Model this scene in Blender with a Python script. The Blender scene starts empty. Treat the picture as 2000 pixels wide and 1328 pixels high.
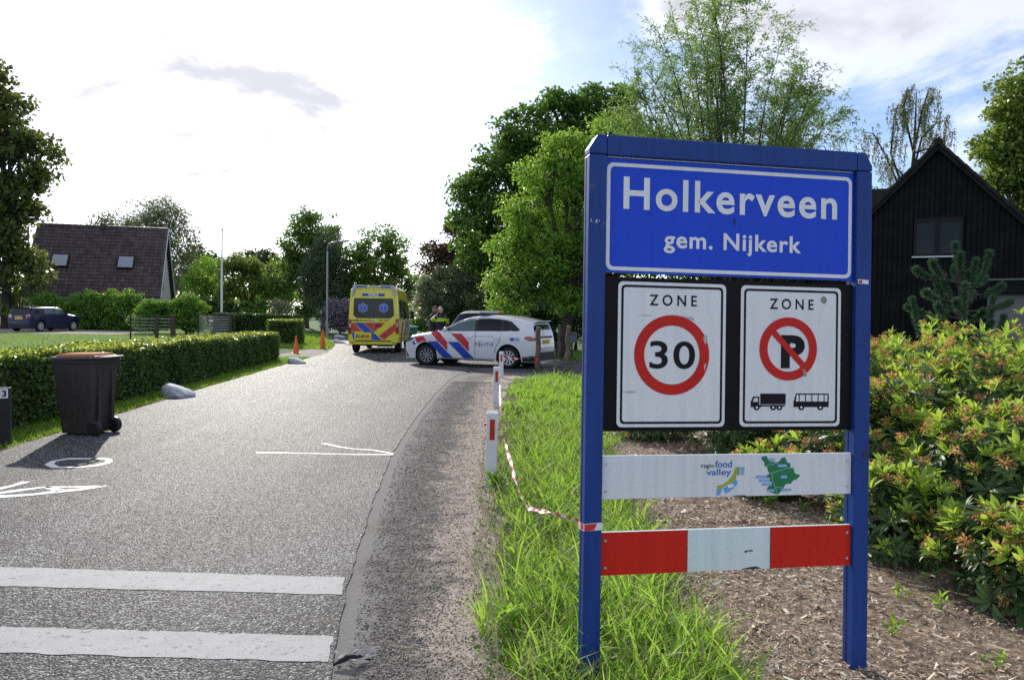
import bpy, bmesh, math, random
import numpy as np
from mathutils import Vector, Matrix

random.seed(11)
RG = np.random.default_rng(11)
R = math.radians
SC = bpy.context.scene
COL = SC.collection

# ------------------------------------------------------------------ camera
FPX, CAMH, PITCH, ROLL = 1525.0, 1.6, 0.0331, 0.013      # focal length in pixels of the 2000 px wide photo
cam = bpy.data.cameras.new('camera')
cam.sensor_width = 36.0
cam.lens = 36.0 * FPX / 2000.0
cam.clip_start, cam.clip_end = 0.05, 6000
cam_o = bpy.data.objects.new('camera', cam)
COL.objects.link(cam_o)
CAMR = Matrix.Rotation(R(90) - PITCH, 3, 'X') @ Matrix.Rotation(ROLL, 3, 'Z')
cam_o.matrix_world = Matrix.Translation((0, 0, CAMH)) @ CAMR.to_4x4()
SC.camera = cam_o

# ------------------------------------------------------------------ sky, sun, exposure
SUN_AZ, SUN_EL = -20.0, 25.0          # degrees right of +Y, degrees above the horizon
world = bpy.data.worlds.new('World')
SC.world = world
world.use_nodes = True
nt = world.node_tree
nt.nodes.clear()


def wn(t, **kw):
    n = nt.nodes.new(t)
    for k, v in kw.items():
        setattr(n, k, v)
    return n


def wl(a, b):
    nt.links.new(a, b)


out = wn('ShaderNodeOutputWorld')
bg = wn('ShaderNodeBackground')
bg.inputs['Strength'].default_value = 0.1
sky = wn('ShaderNodeTexSky', sky_type='NISHITA')
sky.sun_disc = False
sky.sun_elevation = R(SUN_EL)
sky.sun_rotation = R(SUN_AZ)
sky.air_density = 0.6
sky.dust_density = 0.5
sky.ozone_density = 2.0
# thin broken cloud: noise on a flat layer overhead, seen by direction
tc = wn('ShaderNodeTexCoord')
sep = wn('ShaderNodeSeparateXYZ')
wl(tc.outputs['Generated'], sep.inputs[0])
zz = wn('ShaderNodeMath', operation='MAXIMUM'); wl(sep.outputs['Z'], zz.inputs[0]); zz.inputs[1].default_value = 0.0
za = wn('ShaderNodeMath', operation='ADD'); wl(zz.outputs[0], za.inputs[0]); za.inputs[1].default_value = 0.16
dx = wn('ShaderNodeMath', operation='DIVIDE'); wl(sep.outputs['X'], dx.inputs[0]); wl(za.outputs[0], dx.inputs[1])
dy = wn('ShaderNodeMath', operation='DIVIDE'); wl(sep.outputs['Y'], dy.inputs[0]); wl(za.outputs[0], dy.inputs[1])
cmb = wn('ShaderNodeCombineXYZ'); wl(dx.outputs[0], cmb.inputs[0]); wl(dy.outputs[0], cmb.inputs[1])
cn = wn('ShaderNodeTexNoise'); cn.inputs['Scale'].default_value = 1.15; cn.inputs['Detail'].default_value = 9
cn.inputs['Roughness'].default_value = 0.62; cn.inputs['Distortion'].default_value = 0.5
cmo = wn('ShaderNodeVectorMath', operation='ADD'); wl(cmb.outputs[0], cmo.inputs[0]); cmo.inputs[1].default_value = (17.58, 1.95, 1.22)
wl(cmo.outputs[0], cn.inputs['Vector'])
cr = wn('ShaderNodeMapRange', interpolation_type='SMOOTHSTEP'); wl(cn.outputs['Fac'], cr.inputs['Value'])
cr.inputs['From Min'].default_value = 0.39; cr.inputs['From Max'].default_value = 0.66
cr.inputs['To Min'].default_value = 0.0; cr.inputs['To Max'].default_value = 0.95
bw = wn('ShaderNodeRGBToBW'); wl(sky.outputs[0], bw.inputs[0])
# cloud light: the sky's own brightness, whitened, brighter than the blue behind it
cl1 = wn('ShaderNodeMath', operation='MULTIPLY_ADD'); wl(bw.outputs[0], cl1.inputs[0]); cl1.inputs[1].default_value = 0.5; cl1.inputs[2].default_value = 6.4
# thick cores of the clouds are greyer
cth = wn('ShaderNodeMapRange', interpolation_type='SMOOTHSTEP'); wl(cn.outputs['Fac'], cth.inputs['Value'])
cth.inputs['From Min'].default_value = 0.49; cth.inputs['From Max'].default_value = 0.70
cth.inputs['To Min'].default_value = 1.0; cth.inputs['To Max'].default_value = 0.0
# (their light no longer depends on how near the sun they stand)
cl2 = wn('ShaderNodeMix', data_type='FLOAT'); wl(cth.outputs[0], cl2.inputs['Factor']); cl2.inputs['A'].default_value = 4.1; wl(cl1.outputs[0], cl2.inputs['B'])
ccol = wn('ShaderNodeCombineColor')
for i, k in enumerate((0.965, 0.965, 1.07)):
    m = wn('ShaderNodeMath', operation='MULTIPLY'); wl(cl2.outputs[0], m.inputs[0]); m.inputs[1].default_value = k
    wl(m.outputs[0], ccol.inputs[i])
mix = wn('ShaderNodeMix', data_type='RGBA'); wl(cr.outputs[0], mix.inputs['Factor'])
wl(sky.outputs[0], mix.inputs['A']); wl(ccol.outputs[0], mix.inputs['B'])
wl(mix.outputs['Result'], bg.inputs['Color'])
wl(bg.outputs[0], out.inputs['Surface'])

sun = bpy.data.lights.new('sun', 'SUN')
sun.energy = 2.6
sun.angle = R(0.6)
sun.color = (1.0, 0.945, 0.85)
sun_o = bpy.data.objects.new('sun', sun)
COL.objects.link(sun_o)
SUND = Vector((math.sin(R(SUN_AZ)) * math.cos(R(SUN_EL)), math.cos(R(SUN_AZ)) * math.cos(R(SUN_EL)), math.sin(R(SUN_EL))))
sun_o.rotation_euler = (-SUND).to_track_quat('-Z', 'Y').to_euler()
sun_o.location = SUND * 60

SC.view_settings.view_transform = 'Standard'
SC.view_settings.look = 'None'
SC.view_settings.exposure = 0.88
SC.view_settings.gamma = 1.0
SC.view_settings.use_curve_mapping = False
SC.cycles.use_denoising = False
SC.cycles.max_bounces = 8
SC.cycles.transparent_max_bounces = 8
SC.cycles.sample_clamp_indirect = 6.0


# ------------------------------------------------------------------ picture <-> place
def ray(px, py):
    return CAMR @ Vector(((px - 1000) / FPX, -(py - 664) / FPX, -1.0))


def at(px, py, Y):
    """point at distance Y (metres ahead) seen at photo pixel px, py"""
    d = ray(px, py)
    return Vector((0, 0, CAMH)) + d * (Y / d.y)


def gp(px, py, z=0.0):
    """ground point under photo pixel"""
    d = ray(px, py)
    return Vector((0, 0, CAMH)) + d * ((z - CAMH) / d.z)


def ppm(Y):
    return FPX / Y


# ------------------------------------------------------------------ scene graph helpers
def tag(o, label=None, cat=None, group=None, kind=None):
    if label: o['label'] = label
    if cat: o['category'] = cat
    if group: o['group'] = group
    if kind: o['kind'] = kind
    return o


def empty(name, loc=(0, 0, 0), rz=0.0):
    o = bpy.data.objects.new(name, None)
    o.empty_display_size = 0.2
    COL.objects.link(o)
    o.location = loc
    o.rotation_euler = (0, 0, rz)
    return o


def link(name, me, mats, parent=None, smooth=False):
    o = bpy.data.objects.new(name, me)
    COL.objects.link(o)
    if mats is not None:
        for m in (mats if isinstance(mats, (list, tuple)) else [mats]):
            me.materials.append(m)
    if parent is not None:
        o.parent = parent
    if smooth:
        me.polygons.foreach_set('use_smooth', np.ones(len(me.polygons), dtype=bool))
    return o


def np_mesh(name, V, Q, smooth=False):
    V = np.ascontiguousarray(V, dtype=np.float32).reshape(-1, 3)
    Q = np.ascontiguousarray(Q, dtype=np.int32)
    k = Q.shape[1]
    me = bpy.data.meshes.new(name)
    me.vertices.add(len(V)); me.vertices.foreach_set('co', V.ravel())
    me.loops.add(Q.size); me.loops.foreach_set('vertex_index', Q.ravel())
    me.polygons.add(len(Q)); me.polygons.foreach_set('loop_start', np.arange(0, Q.size, k, dtype=np.int32))
    if smooth:
        me.polygons.foreach_set('use_smooth', np.ones(len(Q), dtype=bool))
    me.update(calc_edges=True)
    return me


def copy_tree(o, parent=None):
    c = o.copy(); COL.objects.link(c); c.parent = parent
    for ch in list(o.children):
        copy_tree(ch, c)
    return c


class MB:
    """collects shapes and links them as one mesh object"""

    def __init__(self):
        self.v, self.f, self.m = [], [], []
        self.mi = 0

    def add(self, vs, fs):
        b = len(self.v)
        self.v += [tuple(p) for p in vs]
        for f in fs:
            self.f.append([b + i for i in f]); self.m.append(self.mi)
        return self

    def box(self, c, s, M=None, taper=1.0):
        x, y, z = s[0] / 2, s[1] / 2, s[2] / 2
        vs = []
        for dz in (-1, 1):
            t = taper if dz > 0 else 1.0
            for dx_, dy_ in ((-1, -1), (1, -1), (1, 1), (-1, 1)):
                p = Vector((dx_ * x * t, dy_ * y * t, dz * z))
                if M is not None: p = M @ p
                vs.append(p + Vector(c))
        return self.add(vs, [(3, 2, 1, 0), (4, 5, 6, 7), (0, 1, 5, 4), (1, 2, 6, 5), (2, 3, 7, 6), (3, 0, 4, 7)])

    def tube(self, pts, rad, seg=8, cap=True):
        pts = [Vector(p) for p in pts]
        n = len(pts)
        if not isinstance(rad, (list, tuple)): rad = [rad] * n
        vs, fs = [], []
        up = Vector((0.13, 0.21, 1)).normalized()
        for i, p in enumerate(pts):
            t = (pts[min(i + 1, n - 1)] - pts[max(i - 1, 0)])
            t = t.normalized() if t.length > 1e-9 else Vector((0, 0, 1))
            a = up.cross(t)
            if a.length < 1e-3: a = Vector((1, 0, 0)).cross(t)
            a.normalize(); b = t.cross(a)
            for k in range(seg):
                w = 2 * math.pi * k / seg
                vs.append(p + (a * math.cos(w) + b * math.sin(w)) * rad[i])
        for i in range(n - 1):
            for k in range(seg):
                k2 = (k + 1) % seg
                fs.append((i * seg + k, i * seg + k2, (i + 1) * seg + k2, (i + 1) * seg + k))
        if cap:
            fs.append(tuple(range(seg - 1, -1, -1))); fs.append(tuple((n - 1) * seg + k for k in range(seg)))
        return self.add(vs, fs)

    def lathe(self, prof, seg=20, M=None, cap=True):
        """prof: (r, h) pairs around local Z; M places it"""
        vs, fs = [], []
        n = len(prof)
        for r, h in prof:
            for k in range(seg):
                w = 2 * math.pi * k / seg
                p = Vector((r * math.cos(w), r * math.sin(w), h))
                vs.append(M @ p if M is not None else p)
        for i in range(n - 1):
            for k in range(seg):
                k2 = (k + 1) % seg
                fs.append((i * seg + k, i * seg + k2, (i + 1) * seg + k2, (i + 1) * seg + k))
        if cap and prof[0][0] > 1e-6: fs.append(tuple(range(seg - 1, -1, -1)))
        if cap and prof[-1][0] > 1e-6: fs.append(tuple((n - 1) * seg + k for k in range(seg)))
        return self.add(vs, fs)

    def prism(self, poly, fn, t):
        """2D polygon (a, b) -> fn(a, b, w) with w = 0 and t"""
        n = len(poly)
        vs = [fn(a, b, 0) for a, b in poly] + [fn(a, b, t) for a, b in poly]
        fs = [tuple(range(n - 1, -1, -1)), tuple(range(n, 2 * n))]
        fs += [(i, (i + 1) % n, n + (i + 1) % n, n + i) for i in range(n)]
        return self.add(vs, fs)

    def build(self, name, mats, parent=None, smooth=False, bevel=0, loc=None, fixn=True, autosmooth=None):
        me = bpy.data.meshes.new(name)
        off = Vector(loc) if loc is not None else Vector((0, 0, 0))
        me.from_pydata([tuple(Vector(p) - off) for p in self.v], [], self.f)
        me.polygons.foreach_set('material_index', self.m)
        if fixn:
            bm = bmesh.new(); bm.from_mesh(me)
            bmesh.ops.recalc_face_normals(bm, faces=bm.faces)
            bm.to_mesh(me); bm.free()
        o = link(name, me, mats, parent, smooth)
        if bevel:
            md = o.modifiers.new('bevel', 'BEVEL'); md.width = bevel; md.segments = 2; md.limit_method = 'ANGLE'
            md.angle_limit = R(35)
        if autosmooth:
            me.set_sharp_from_angle(angle=R(autosmooth))
        return o


# ------------------------------------------------------------------ materials
MATS = {}


def mat(name, col, rough=0.6, metal=0.0, spec=0.5, var=0.0, vscale=6.0, bump=0.0, bscale=40.0, dirt=None, coat=0.0, trans=0.0, island=0.0, streak=0.0):
    """procedural surface: base colour with noise mottling, optional dirt blotches and fine relief"""
    if name in MATS: return MATS[name]
    m = bpy.data.materials.new(name); m.use_nodes = True
    t = m.node_tree; N = t.nodes; L = t.links
    b = N['Principled BSDF']
    b.inputs['Roughness'].default_value = rough
    b.inputs['Metallic'].default_value = metal
    b.inputs['Specular IOR Level'].default_value = spec
    b.inputs['Coat Weight'].default_value = coat
    b.inputs['Coat Roughness'].default_value = 0.06
    b.inputs['Transmission Weight'].default_value = trans
    b.inputs['Base Color'].default_value = (*col, 1)
    tcn = N.new('ShaderNodeTexCoord')
    cur = None
    if var:
        n = N.new('ShaderNodeTexNoise'); n.inputs['Scale'].default_value = vscale; n.inputs['Detail'].default_value = 6
        L.new(tcn.outputs['Object'], n.inputs['Vector'])
        mr = N.new('ShaderNodeMapRange'); L.new(n.outputs['Fac'], mr.inputs['Value'])
        mr.inputs['From Min'].default_value = 0.3; mr.inputs['From Max'].default_value = 0.7
        mr.inputs['To Min'].default_value = 1 - var; mr.inputs['To Max'].default_value = 1 + var
        mm = N.new('ShaderNodeVectorMath'); mm.operation = 'SCALE'; mm.inputs[0].default_value = col
        L.new(mr.outputs[0], mm.inputs['Scale'])
        cur = mm.outputs[0]
    if streak:          # grime that has run down
        mp = N.new('ShaderNodeMapping'); mp.inputs['Scale'].default_value = (34, 34, 1.1); L.new(tcn.outputs['Object'], mp.inputs['Vector'])
        n = N.new('ShaderNodeTexNoise'); n.inputs['Scale'].default_value = 1.0; n.inputs['Detail'].default_value = 5; L.new(mp.outputs[0], n.inputs['Vector'])
        mr = N.new('ShaderNodeMapRange'); L.new(n.outputs['Fac'], mr.inputs['Value']); mr.inputs['From Min'].default_value = 0.42; mr.inputs['From Max'].default_value = 0.75
        mr.inputs['To Min'].default_value = 1.0; mr.inputs['To Max'].default_value = 1 - streak
        mm = N.new('ShaderNodeVectorMath'); mm.operation = 'SCALE'
        if cur is not None: L.new(cur, mm.inputs[0])
        else: mm.inputs[0].default_value = col
        L.new(mr.outputs[0], mm.inputs['Scale']); cur = mm.outputs[0]
    if island:
        g = N.new('ShaderNodeNewGeometry')
        mr = N.new('ShaderNodeMapRange'); L.new(g.outputs['Random Per Island'], mr.inputs['Value'])
        mr.inputs['To Min'].default_value = 1 - island; mr.inputs['To Max'].default_value = 1 + island
        mm = N.new('ShaderNodeVectorMath'); mm.operation = 'SCALE'
        if cur is not None: L.new(cur, mm.inputs[0])
        else: mm.inputs[0].default_value = col
        L.new(mr.outputs[0], mm.inputs['Scale'])
        cur = mm.outputs[0]
    if dirt:
        dcol, lo, hi, sc = dirt
        n = N.new('ShaderNodeTexNoise'); n.inputs['Scale'].default_value = sc; n.inputs['Detail'].default_value = 8
        n.inputs['Roughness'].default_value = 0.7
        L.new(tcn.outputs['Object'], n.inputs['Vector'])
        mr = N.new('ShaderNodeMapRange'); L.new(n.outputs['Fac'], mr.inputs['Value'])
        mr.inputs['From Min'].default_value = lo; mr.inputs['From Max'].default_value = hi
        mx = N.new('ShaderNodeMix'); mx.data_type = 'RGBA'; L.new(mr.outputs[0], mx.inputs['Factor'])
        if cur is not None: L.new(cur, mx.inputs['A'])
        else: mx.inputs['A'].default_value = (*col, 1)
        mx.inputs['B'].default_value = (*dcol, 1)
        cur = mx.outputs['Result']
    if cur is not None: L.new(cur, b.inputs['Base Color'])
    if bump:
        n = N.new('ShaderNodeTexNoise'); n.inputs['Scale'].default_value = bscale; n.inputs['Detail'].default_value = 5
        L.new(tcn.outputs['Object'], n.inputs['Vector'])
        bp = N.new('ShaderNodeBump'); bp.inputs['Strength'].default_value = bump; bp.inputs['Distance'].default_value = 0.02
        L.new(n.outputs['Fac'], bp.inputs['Height']); L.new(bp.outputs[0], b.inputs['Normal'])
    MATS[name] = m
    return m


LEAF_GAIN = 1.9


def leaf_mat(name, cols, trans_col, tfac=0.42, rough=0.45, spec=0.4):
    """leaf: colour differs leaf by leaf, light passes through"""
    if name in MATS: return MATS[name]
    m = bpy.data.materials.new(name); m.use_nodes = True
    t = m.node_tree; N = t.nodes; L = t.links
    b = N['Principled BSDF']; o = N['Material Output']
    b.inputs['Roughness'].default_value = rough; b.inputs['Specular IOR Level'].default_value = spec
    g = N.new('ShaderNodeNewGeometry')
    rp = N.new('ShaderNodeValToRGB'); L.new(g.outputs['Random Per Island'], rp.inputs[0])
    els = rp.color_ramp.elements
    while len(els) < len(cols): els.new(0.5)
    for i, c in enumerate(cols):
        els[i].position = i / max(1, len(cols) - 1); els[i].color = (*[min(0.8, q * LEAF_GAIN) for q in c], 1)
    L.new(rp.outputs[0], b.inputs['Base Color'])
    tr = N.new('ShaderNodeBsdfTranslucent')
    mx0 = N.new('ShaderNodeMix'); mx0.data_type = 'RGBA'; mx0.inputs['Factor'].default_value = 0.65
    L.new(rp.outputs[0], mx0.inputs['A']); mx0.inputs['B'].default_value = (*trans_col, 1)
    L.new(mx0.outputs['Result'], tr.inputs['Color'])
    mx = N.new('ShaderNodeMixShader'); mx.inputs[0].default_value = tfac
    L.new(b.outputs[0], mx.inputs[1]); L.new(tr.outputs[0], mx.inputs[2]); L.new(mx.outputs[0], o.inputs['Surface'])
    MATS[name] = m
    return m


def text_mesh(body, bold=0.0, space=1.0):
    cu = bpy.data.curves.new('lettering', 'FONT')
    cu.body = body; cu.size = 1.0; cu.offset = bold; cu.space_character = space; cu.resolution_u = 5; cu.fill_mode = 'FRONT'
    ob = bpy.data.objects.new('lettering', cu); COL.objects.link(ob)
    dg = bpy.context.evaluated_depsgraph_get(); dg.update()
    me = bpy.data.meshes.new_from_object(ob.evaluated_get(dg))
    bpy.data.objects.remove(ob); bpy.data.curves.remove(cu)
    V = np.zeros(len(me.vertices) * 3, dtype=np.float32); me.vertices.foreach_get('co', V); V = V.reshape(-1, 3)
    Fs = [tuple(p.vertices) for p in me.polygons]
    bpy.data.meshes.remove(me)
    return V, Fs


def text_box(mb, body, a0, b0, a1, b1, fn, bold=0.0, spread=1.0):
    """lettering fitted to the box a0..a1 (along), b0..b1 (up), placed by fn(a, b)"""
    V, Fs = text_mesh(body, bold)
    lo, hi = V.min(0), V.max(0)
    vs = []
    for x, y, _ in V:
        a = a0 + (x - lo[0]) / (hi[0] - lo[0]) * (a1 - a0)
        b = b0 + (y - lo[1]) / (hi[1] - lo[1]) * (b1 - b0)
        vs.append(fn(a, b))
    mb.add(vs, Fs)


def letters(body, a0, b0, a1, b1, bold=0.0, space=1.0):
    """like text_box, but one (verts, faces) per letter"""
    V, Fs = text_mesh(body, bold, space)
    lo, hi = V.min(0), V.max(0)
    A = a0 + (V[:, 0] - lo[0]) / (hi[0] - lo[0]) * (a1 - a0); B = b0 + (V[:, 1] - lo[1]) / (hi[1] - lo[1]) * (b1 - b0)
    spans = sorted(((min(A[i] for i in f), max(A[i] for i in f), k) for k, f in enumerate(Fs)), key=lambda q: q[0])
    groups, end = [], -1e9
    for x0, x1, k in spans:
        if x0 > end + 1e-5: groups.append([])
        groups[-1].append(k); end = max(end, x1)
    res = []
    for g in groups:
        ids = sorted({i for k in g for i in Fs[k]}); mp_ = {i: j for j, i in enumerate(ids)}
        res.append(([(float(A[i]), float(B[i])) for i in ids], [[mp_[i] for i in Fs[k]] for k in g]))
    return res

# ================================================================== SETTING: ground, road, verge, bed
def asphalt_mat(name, base, chip, scale, bump, rough, light=0.16, spec=0.14):
    m = bpy.data.materials.new(name); m.use_nodes = True
    t = m.node_tree; N = t.nodes; L = t.links
    b = N['Principled BSDF']; b.inputs['Roughness'].default_value = rough
    b.inputs['Specular IOR Level'].default_value = spec
    tcn = N.new('ShaderNodeTexCoord')
    vo = N.new('ShaderNodeTexVoronoi'); vo.feature = 'F1'; vo.inputs['Scale'].default_value = scale
    L.new(tcn.outputs['Object'], vo.inputs['Vector'])
    big = N.new('ShaderNodeTexNoise'); big.inputs['Scale'].default_value = 0.55; big.inputs['Detail'].default_value = 7
    L.new(tcn.outputs['Object'], big.inputs['Vector'])
    sepc = N.new('ShaderNodeSeparateColor'); L.new(vo.outputs['Color'], sepc.inputs[0])
    rp = N.new('ShaderNodeValToRGB'); L.new(sepc.outputs[0], rp.inputs[0])
    e = rp.color_ramp.elements
    e[0].position = 0.0; e[0].color = (*[c * 0.7 for c in base], 1)
    e[1].position = 1.0; e[1].color = (light, light, light * 1.02, 1)
    e2 = e.new(0.72); e2.color = (*chip, 1)
    mr = N.new('ShaderNodeMapRange'); L.new(big.outputs['Fac'], mr.inputs['Value'])
    mr.inputs['From Min'].default_value = 0.3; mr.inputs['From Max'].default_value = 0.7
    mr.inputs['To Min'].default_value = 0.75; mr.inputs['To Max'].default_value = 1.25
    # long soft bands along the lane: polished tracks, oil and dust
    mp = N.new('ShaderNodeMapping'); mp.inputs['Scale'].default_value = (1.5, 0.10, 1); mp.inputs['Rotation'].default_value = (0, 0, 0.06); L.new(tcn.outputs['Object'], mp.inputs['Vector'])
    tk = N.new('ShaderNodeTexNoise'); tk.inputs['Scale'].default_value = 1.0; tk.inputs['Detail'].default_value = 4; L.new(mp.outputs[0], tk.inputs['Vector'])
    tr_ = N.new('ShaderNodeMapRange'); L.new(tk.outputs['Fac'], tr_.inputs['Value']); tr_.inputs['From Min'].default_value = 0.32; tr_.inputs['From Max'].default_value = 0.68
    tr_.inputs['To Min'].default_value = 0.72; tr_.inputs['To Max'].default_value = 1.25
    pm = N.new('ShaderNodeMath'); pm.operation = 'MULTIPLY'; L.new(mr.outputs[0], pm.inputs[0]); L.new(tr_.outputs[0], pm.inputs[1])
    sc = N.new('ShaderNodeVectorMath'); sc.operation = 'SCALE'
    L.new(rp.outputs[0], sc.inputs[0]); L.new(pm.outputs[0], sc.inputs['Scale'])
    L.new(sc.outputs[0], b.inputs['Base Color'])
    rr = N.new('ShaderNodeMapRange'); L.new(sepc.outputs[1], rr.inputs['Value']); rr.inputs['To Min'].default_value = rough - 0.2; rr.inputs['To Max'].default_value = rough + 0.25
    L.new(rr.outputs[0], b.inputs['Roughness'])
    # each chip has its own tilt: facets glint one by one against the low sun
    tl = N.new('ShaderNodeVectorMath'); tl.operation = 'SUBTRACT'
    L.new(vo.outputs['Color'], tl.inputs[0]); tl.inputs[1].default_value = (0.5, 0.5, 0.5)
    ts = N.new('ShaderNodeVectorMath'); ts.operation = 'MULTIPLY'; L.new(tl.outputs[0], ts.inputs[0]); ts.inputs[1].default_value = (0.5, 0.5, 0.0)
    geo = N.new('ShaderNodeNewGeometry')
    bp = N.new('ShaderNodeBump'); bp.inputs['Strength'].default_value = bump; bp.inputs['Distance'].default_value = 0.006; bp.invert = True
    L.new(vo.outputs['Distance'], bp.inputs['Height'])
    ad = N.new('ShaderNodeVectorMath'); ad.operation = 'ADD'; L.new(bp.outputs[0], ad.inputs[0]); L.new(ts.outputs[0], ad.inputs[1])
    nn = N.new('ShaderNodeVectorMath'); nn.operation = 'NORMALIZE'; L.new(ad.outputs[0], nn.inputs[0])
    L.new(nn.outputs[0], b.inputs['Normal'])
    return m


def soil_mat(name, c1, c2, c3, scale, bump):
    m = bpy.data.materials.new(name); m.use_nodes = True
    t = m.node_tree; N = t.nodes; L = t.links
    b = N['Principled BSDF']; b.inputs['Roughness'].default_value = 0.95; b.inputs['Specular IOR Level'].default_value = 0.2
    tcn = N.new('ShaderNodeTexCoord')
    n1 = N.new('ShaderNodeTexNoise'); n1.inputs['Scale'].default_value = scale; n1.inputs['Detail'].default_value = 10; n1.inputs['Roughness'].default_value = 0.7
    L.new(tcn.outputs['Object'], n1.inputs['Vector'])
    n2 = N.new('ShaderNodeTexNoise'); n2.inputs['Scale'].default_value = scale * 14; n2.inputs['Detail'].default_value = 6
    L.new(tcn.outputs['Object'], n2.inputs['Vector'])
    mx = N.new('ShaderNodeMath'); mx.operation = 'MULTIPLY_ADD'; L.new(n2.outputs['Fac'], mx.inputs[0]); mx.inputs[1].default_value = 0.55
    ms = N.new('ShaderNodeMath'); ms.operation = 'MULTIPLY'; L.new(n1.outputs['Fac'], ms.inputs[0]); ms.inputs[1].default_value = 0.5
    L.new(ms.outputs[0], mx.inputs[2])
    rp = N.new('ShaderNodeValToRGB'); L.new(mx.outputs[0], rp.inputs[0])
    e = rp.color_ramp.elements
    e[0].position = 0.36; e[0].color = (*c1, 1); e[1].position = 0.68; e[1].color = (*c3, 1)
    e2 = e.new(0.52); e2.color = (*c2, 1)
    L.new(rp.outputs[0], b.inputs['Base Color'])
    bp = N.new('ShaderNodeBump'); bp.inputs['Strength'].default_value = bump; bp.inputs['Distance'].default_value = 0.02
    L.new(n2.outputs['Fac'], bp.inputs['Height']); L.new(bp.outputs[0], b.inputs['Normal'])
    return m


M_ROAD = asphalt_mat('asphalt_chips', (0.04, 0.04, 0.042), (0.085, 0.083, 0.082), 80.0, 1.0, 0.6, 0.38, 0.085)
M_EDGE = asphalt_mat('worn_asphalt_edge', (0.11, 0.108, 0.105), (0.16, 0.158, 0.152), 140.0, 0.5, 0.6, 0.22)
M_GRAV = asphalt_mat('loose_asphalt_grit', (0.06, 0.058, 0.056), (0.12, 0.115, 0.108), 60.0, 1.0, 0.6, 0.2)
M_SAND = soil_mat('sandy_shoulder', (0.13, 0.105, 0.085), (0.27, 0.225, 0.185), (0.38, 0.33, 0.28), 2.2, 0.6)
M_BED = soil_mat('mulched_soil', (0.08, 0.058, 0.043), (0.2, 0.147, 0.105), (0.38, 0.29, 0.215), 1.6, 1.0)
M_TURF = soil_mat('turf', (0.028, 0.06, 0.012), (0.055, 0.115, 0.02), (0.10, 0.17, 0.035), 0.7, 0.8)
M_DRIVE = soil_mat('gravel_drive', (0.2, 0.18, 0.16), (0.32, 0.29, 0.26), (0.42, 0.39, 0.35), 1.5, 0.8)
M_VERGE = soil_mat('verge_soil', (0.035, 0.045, 0.018), (0.07, 0.08, 0.03), (0.16, 0.13, 0.08), 1.8, 0.9)


def gh(x, y):
    """ground height: the garden on the far side of the hedge lies a little higher"""
    r = np.clip((-np.asarray(x, float) - 8.6) / 5.0, 0, 1) * np.clip((np.asarray(y, float) - 12) / 14.0, 0, 1)
    far = np.clip((-np.asarray(x, float) - 10.5) / 6, 0, 1)
    return 0.26 * r * r * (3 - 2 * r) * np.where(np.asarray(y) > 40, far, 1.0) - 0.012


def grid_ground():
    xs = np.unique(np.concatenate([[-2500, -900, -300, -120], np.arange(-60, 40.1, 2.0), [80, 200, 600, 2500]]))
    ys = np.unique(np.concatenate([[-60, -20], np.arange(-6, 110.1, 2.0), [150, 260, 600, 1500, 4000]]))
    X, Y = np.meshgrid(xs, ys)
    V = np.stack([X, Y, gh(X, Y)], -1).reshape(-1, 3)
    nx, ny = len(xs), len(ys)
    i = (np.arange(ny - 1)[:, None] * nx + np.arange(nx - 1)[None, :]).ravel()
    Q = np.stack([i, i + 1, i + nx + 1, i + nx], -1)
    return V, Q


o = link('ground', np_mesh('ground', *grid_ground(), smooth=True), M_TURF)
tag(o, kind='structure')


def ragged(pts, step, amp, close=True):
    """polygon with subdivided, slightly crumbled edges"""
    res = []
    n = len(pts)
    for i in range(n if close else n - 1):
        a, b = Vector(pts[i]), Vector(pts[(i + 1) % n])
        d = b - a
        k = max(1, int(d.length / step))
        nn = Vector((-d.y, d.x)).normalized() if d.length > 0 else Vector((0, 0))
        for j in range(k):
            w = amp * (random.random() - 0.5) * 2 if j else 0.0
            w += amp * 0.8 * math.sin(j * 0.9 + i * 2.1) * (1 if 0 < j else 0)
            p = a + d * (j / k) + nn * w
            res.append((p.x, p.y))
    if not close: res.append(tuple(pts[-1]))
    return res


def sheet(name, poly, z, m, parent=None, thick=0.0):
    bm = bmesh.new()
    vs = [bm.verts.new((x, y, z)) for x, y in poly]
    f = bm.faces.new(vs)
    bmesh.ops.recalc_face_normals(bm, faces=[f])
    if f.normal.z < 0: f.normal_flip()
    r = bmesh.ops.triangulate(bm, faces=[f])
    if thick:
        g = bmesh.ops.extrude_edge_only(bm, edges=[e for e in bm.edges if e.is_boundary])
        for v in [x for x in g['geom'] if isinstance(x, bmesh.types.BMVert)]: v.co.z -= thick
    me = bpy.data.meshes.new(name); bm.to_mesh(me); bm.free()
    return link(name, me, m, parent)


RIGHT = [(0.25, -4), (-0.28, 0), (-0.62, 2.4), (-0.79, 3.48), (-0.94, 4.46), (-1.12, 6.2), (-1.33, 8.69), (-1.45, 12), (-1.5, 15.4), (-1.47, 18.5)]
CORNER = [(-1.38, 20.2), (-1.0, 20.9), (-0.2, 21.3), (1.5, 21.3), (40, 18.0)]
FARSIDE = [(40, 25.0), (3.0, 27.4), (0.5, 27.8), (-1.0, 29.0), (-1.9, 31.5), (-3.2, 36), (-6.4, 46), (-11, 56), (-20, 66), (-45, 80)]
LEFT = [(-49, 85), (-24, 70), (-16.5, 59), (-11.5, 48), (-8.4, 37), (-7.1, 30), (-6.75, 23.4), (-6.21, 15.26), (-5.95, 12.1), (-5.61, 8.5), (-5.2, 4.5), (-4.6, 0), (-4.2, -4)]
edge_r = ragged(RIGHT + CORNER, 0.12, 0.008, close=False)
edge_l = ragged(LEFT, 0.35, 0.02, close=False)
road = sheet('road', edge_r + FARSIDE + edge_l, 0.016, M_ROAD, thick=0.03)
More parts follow.
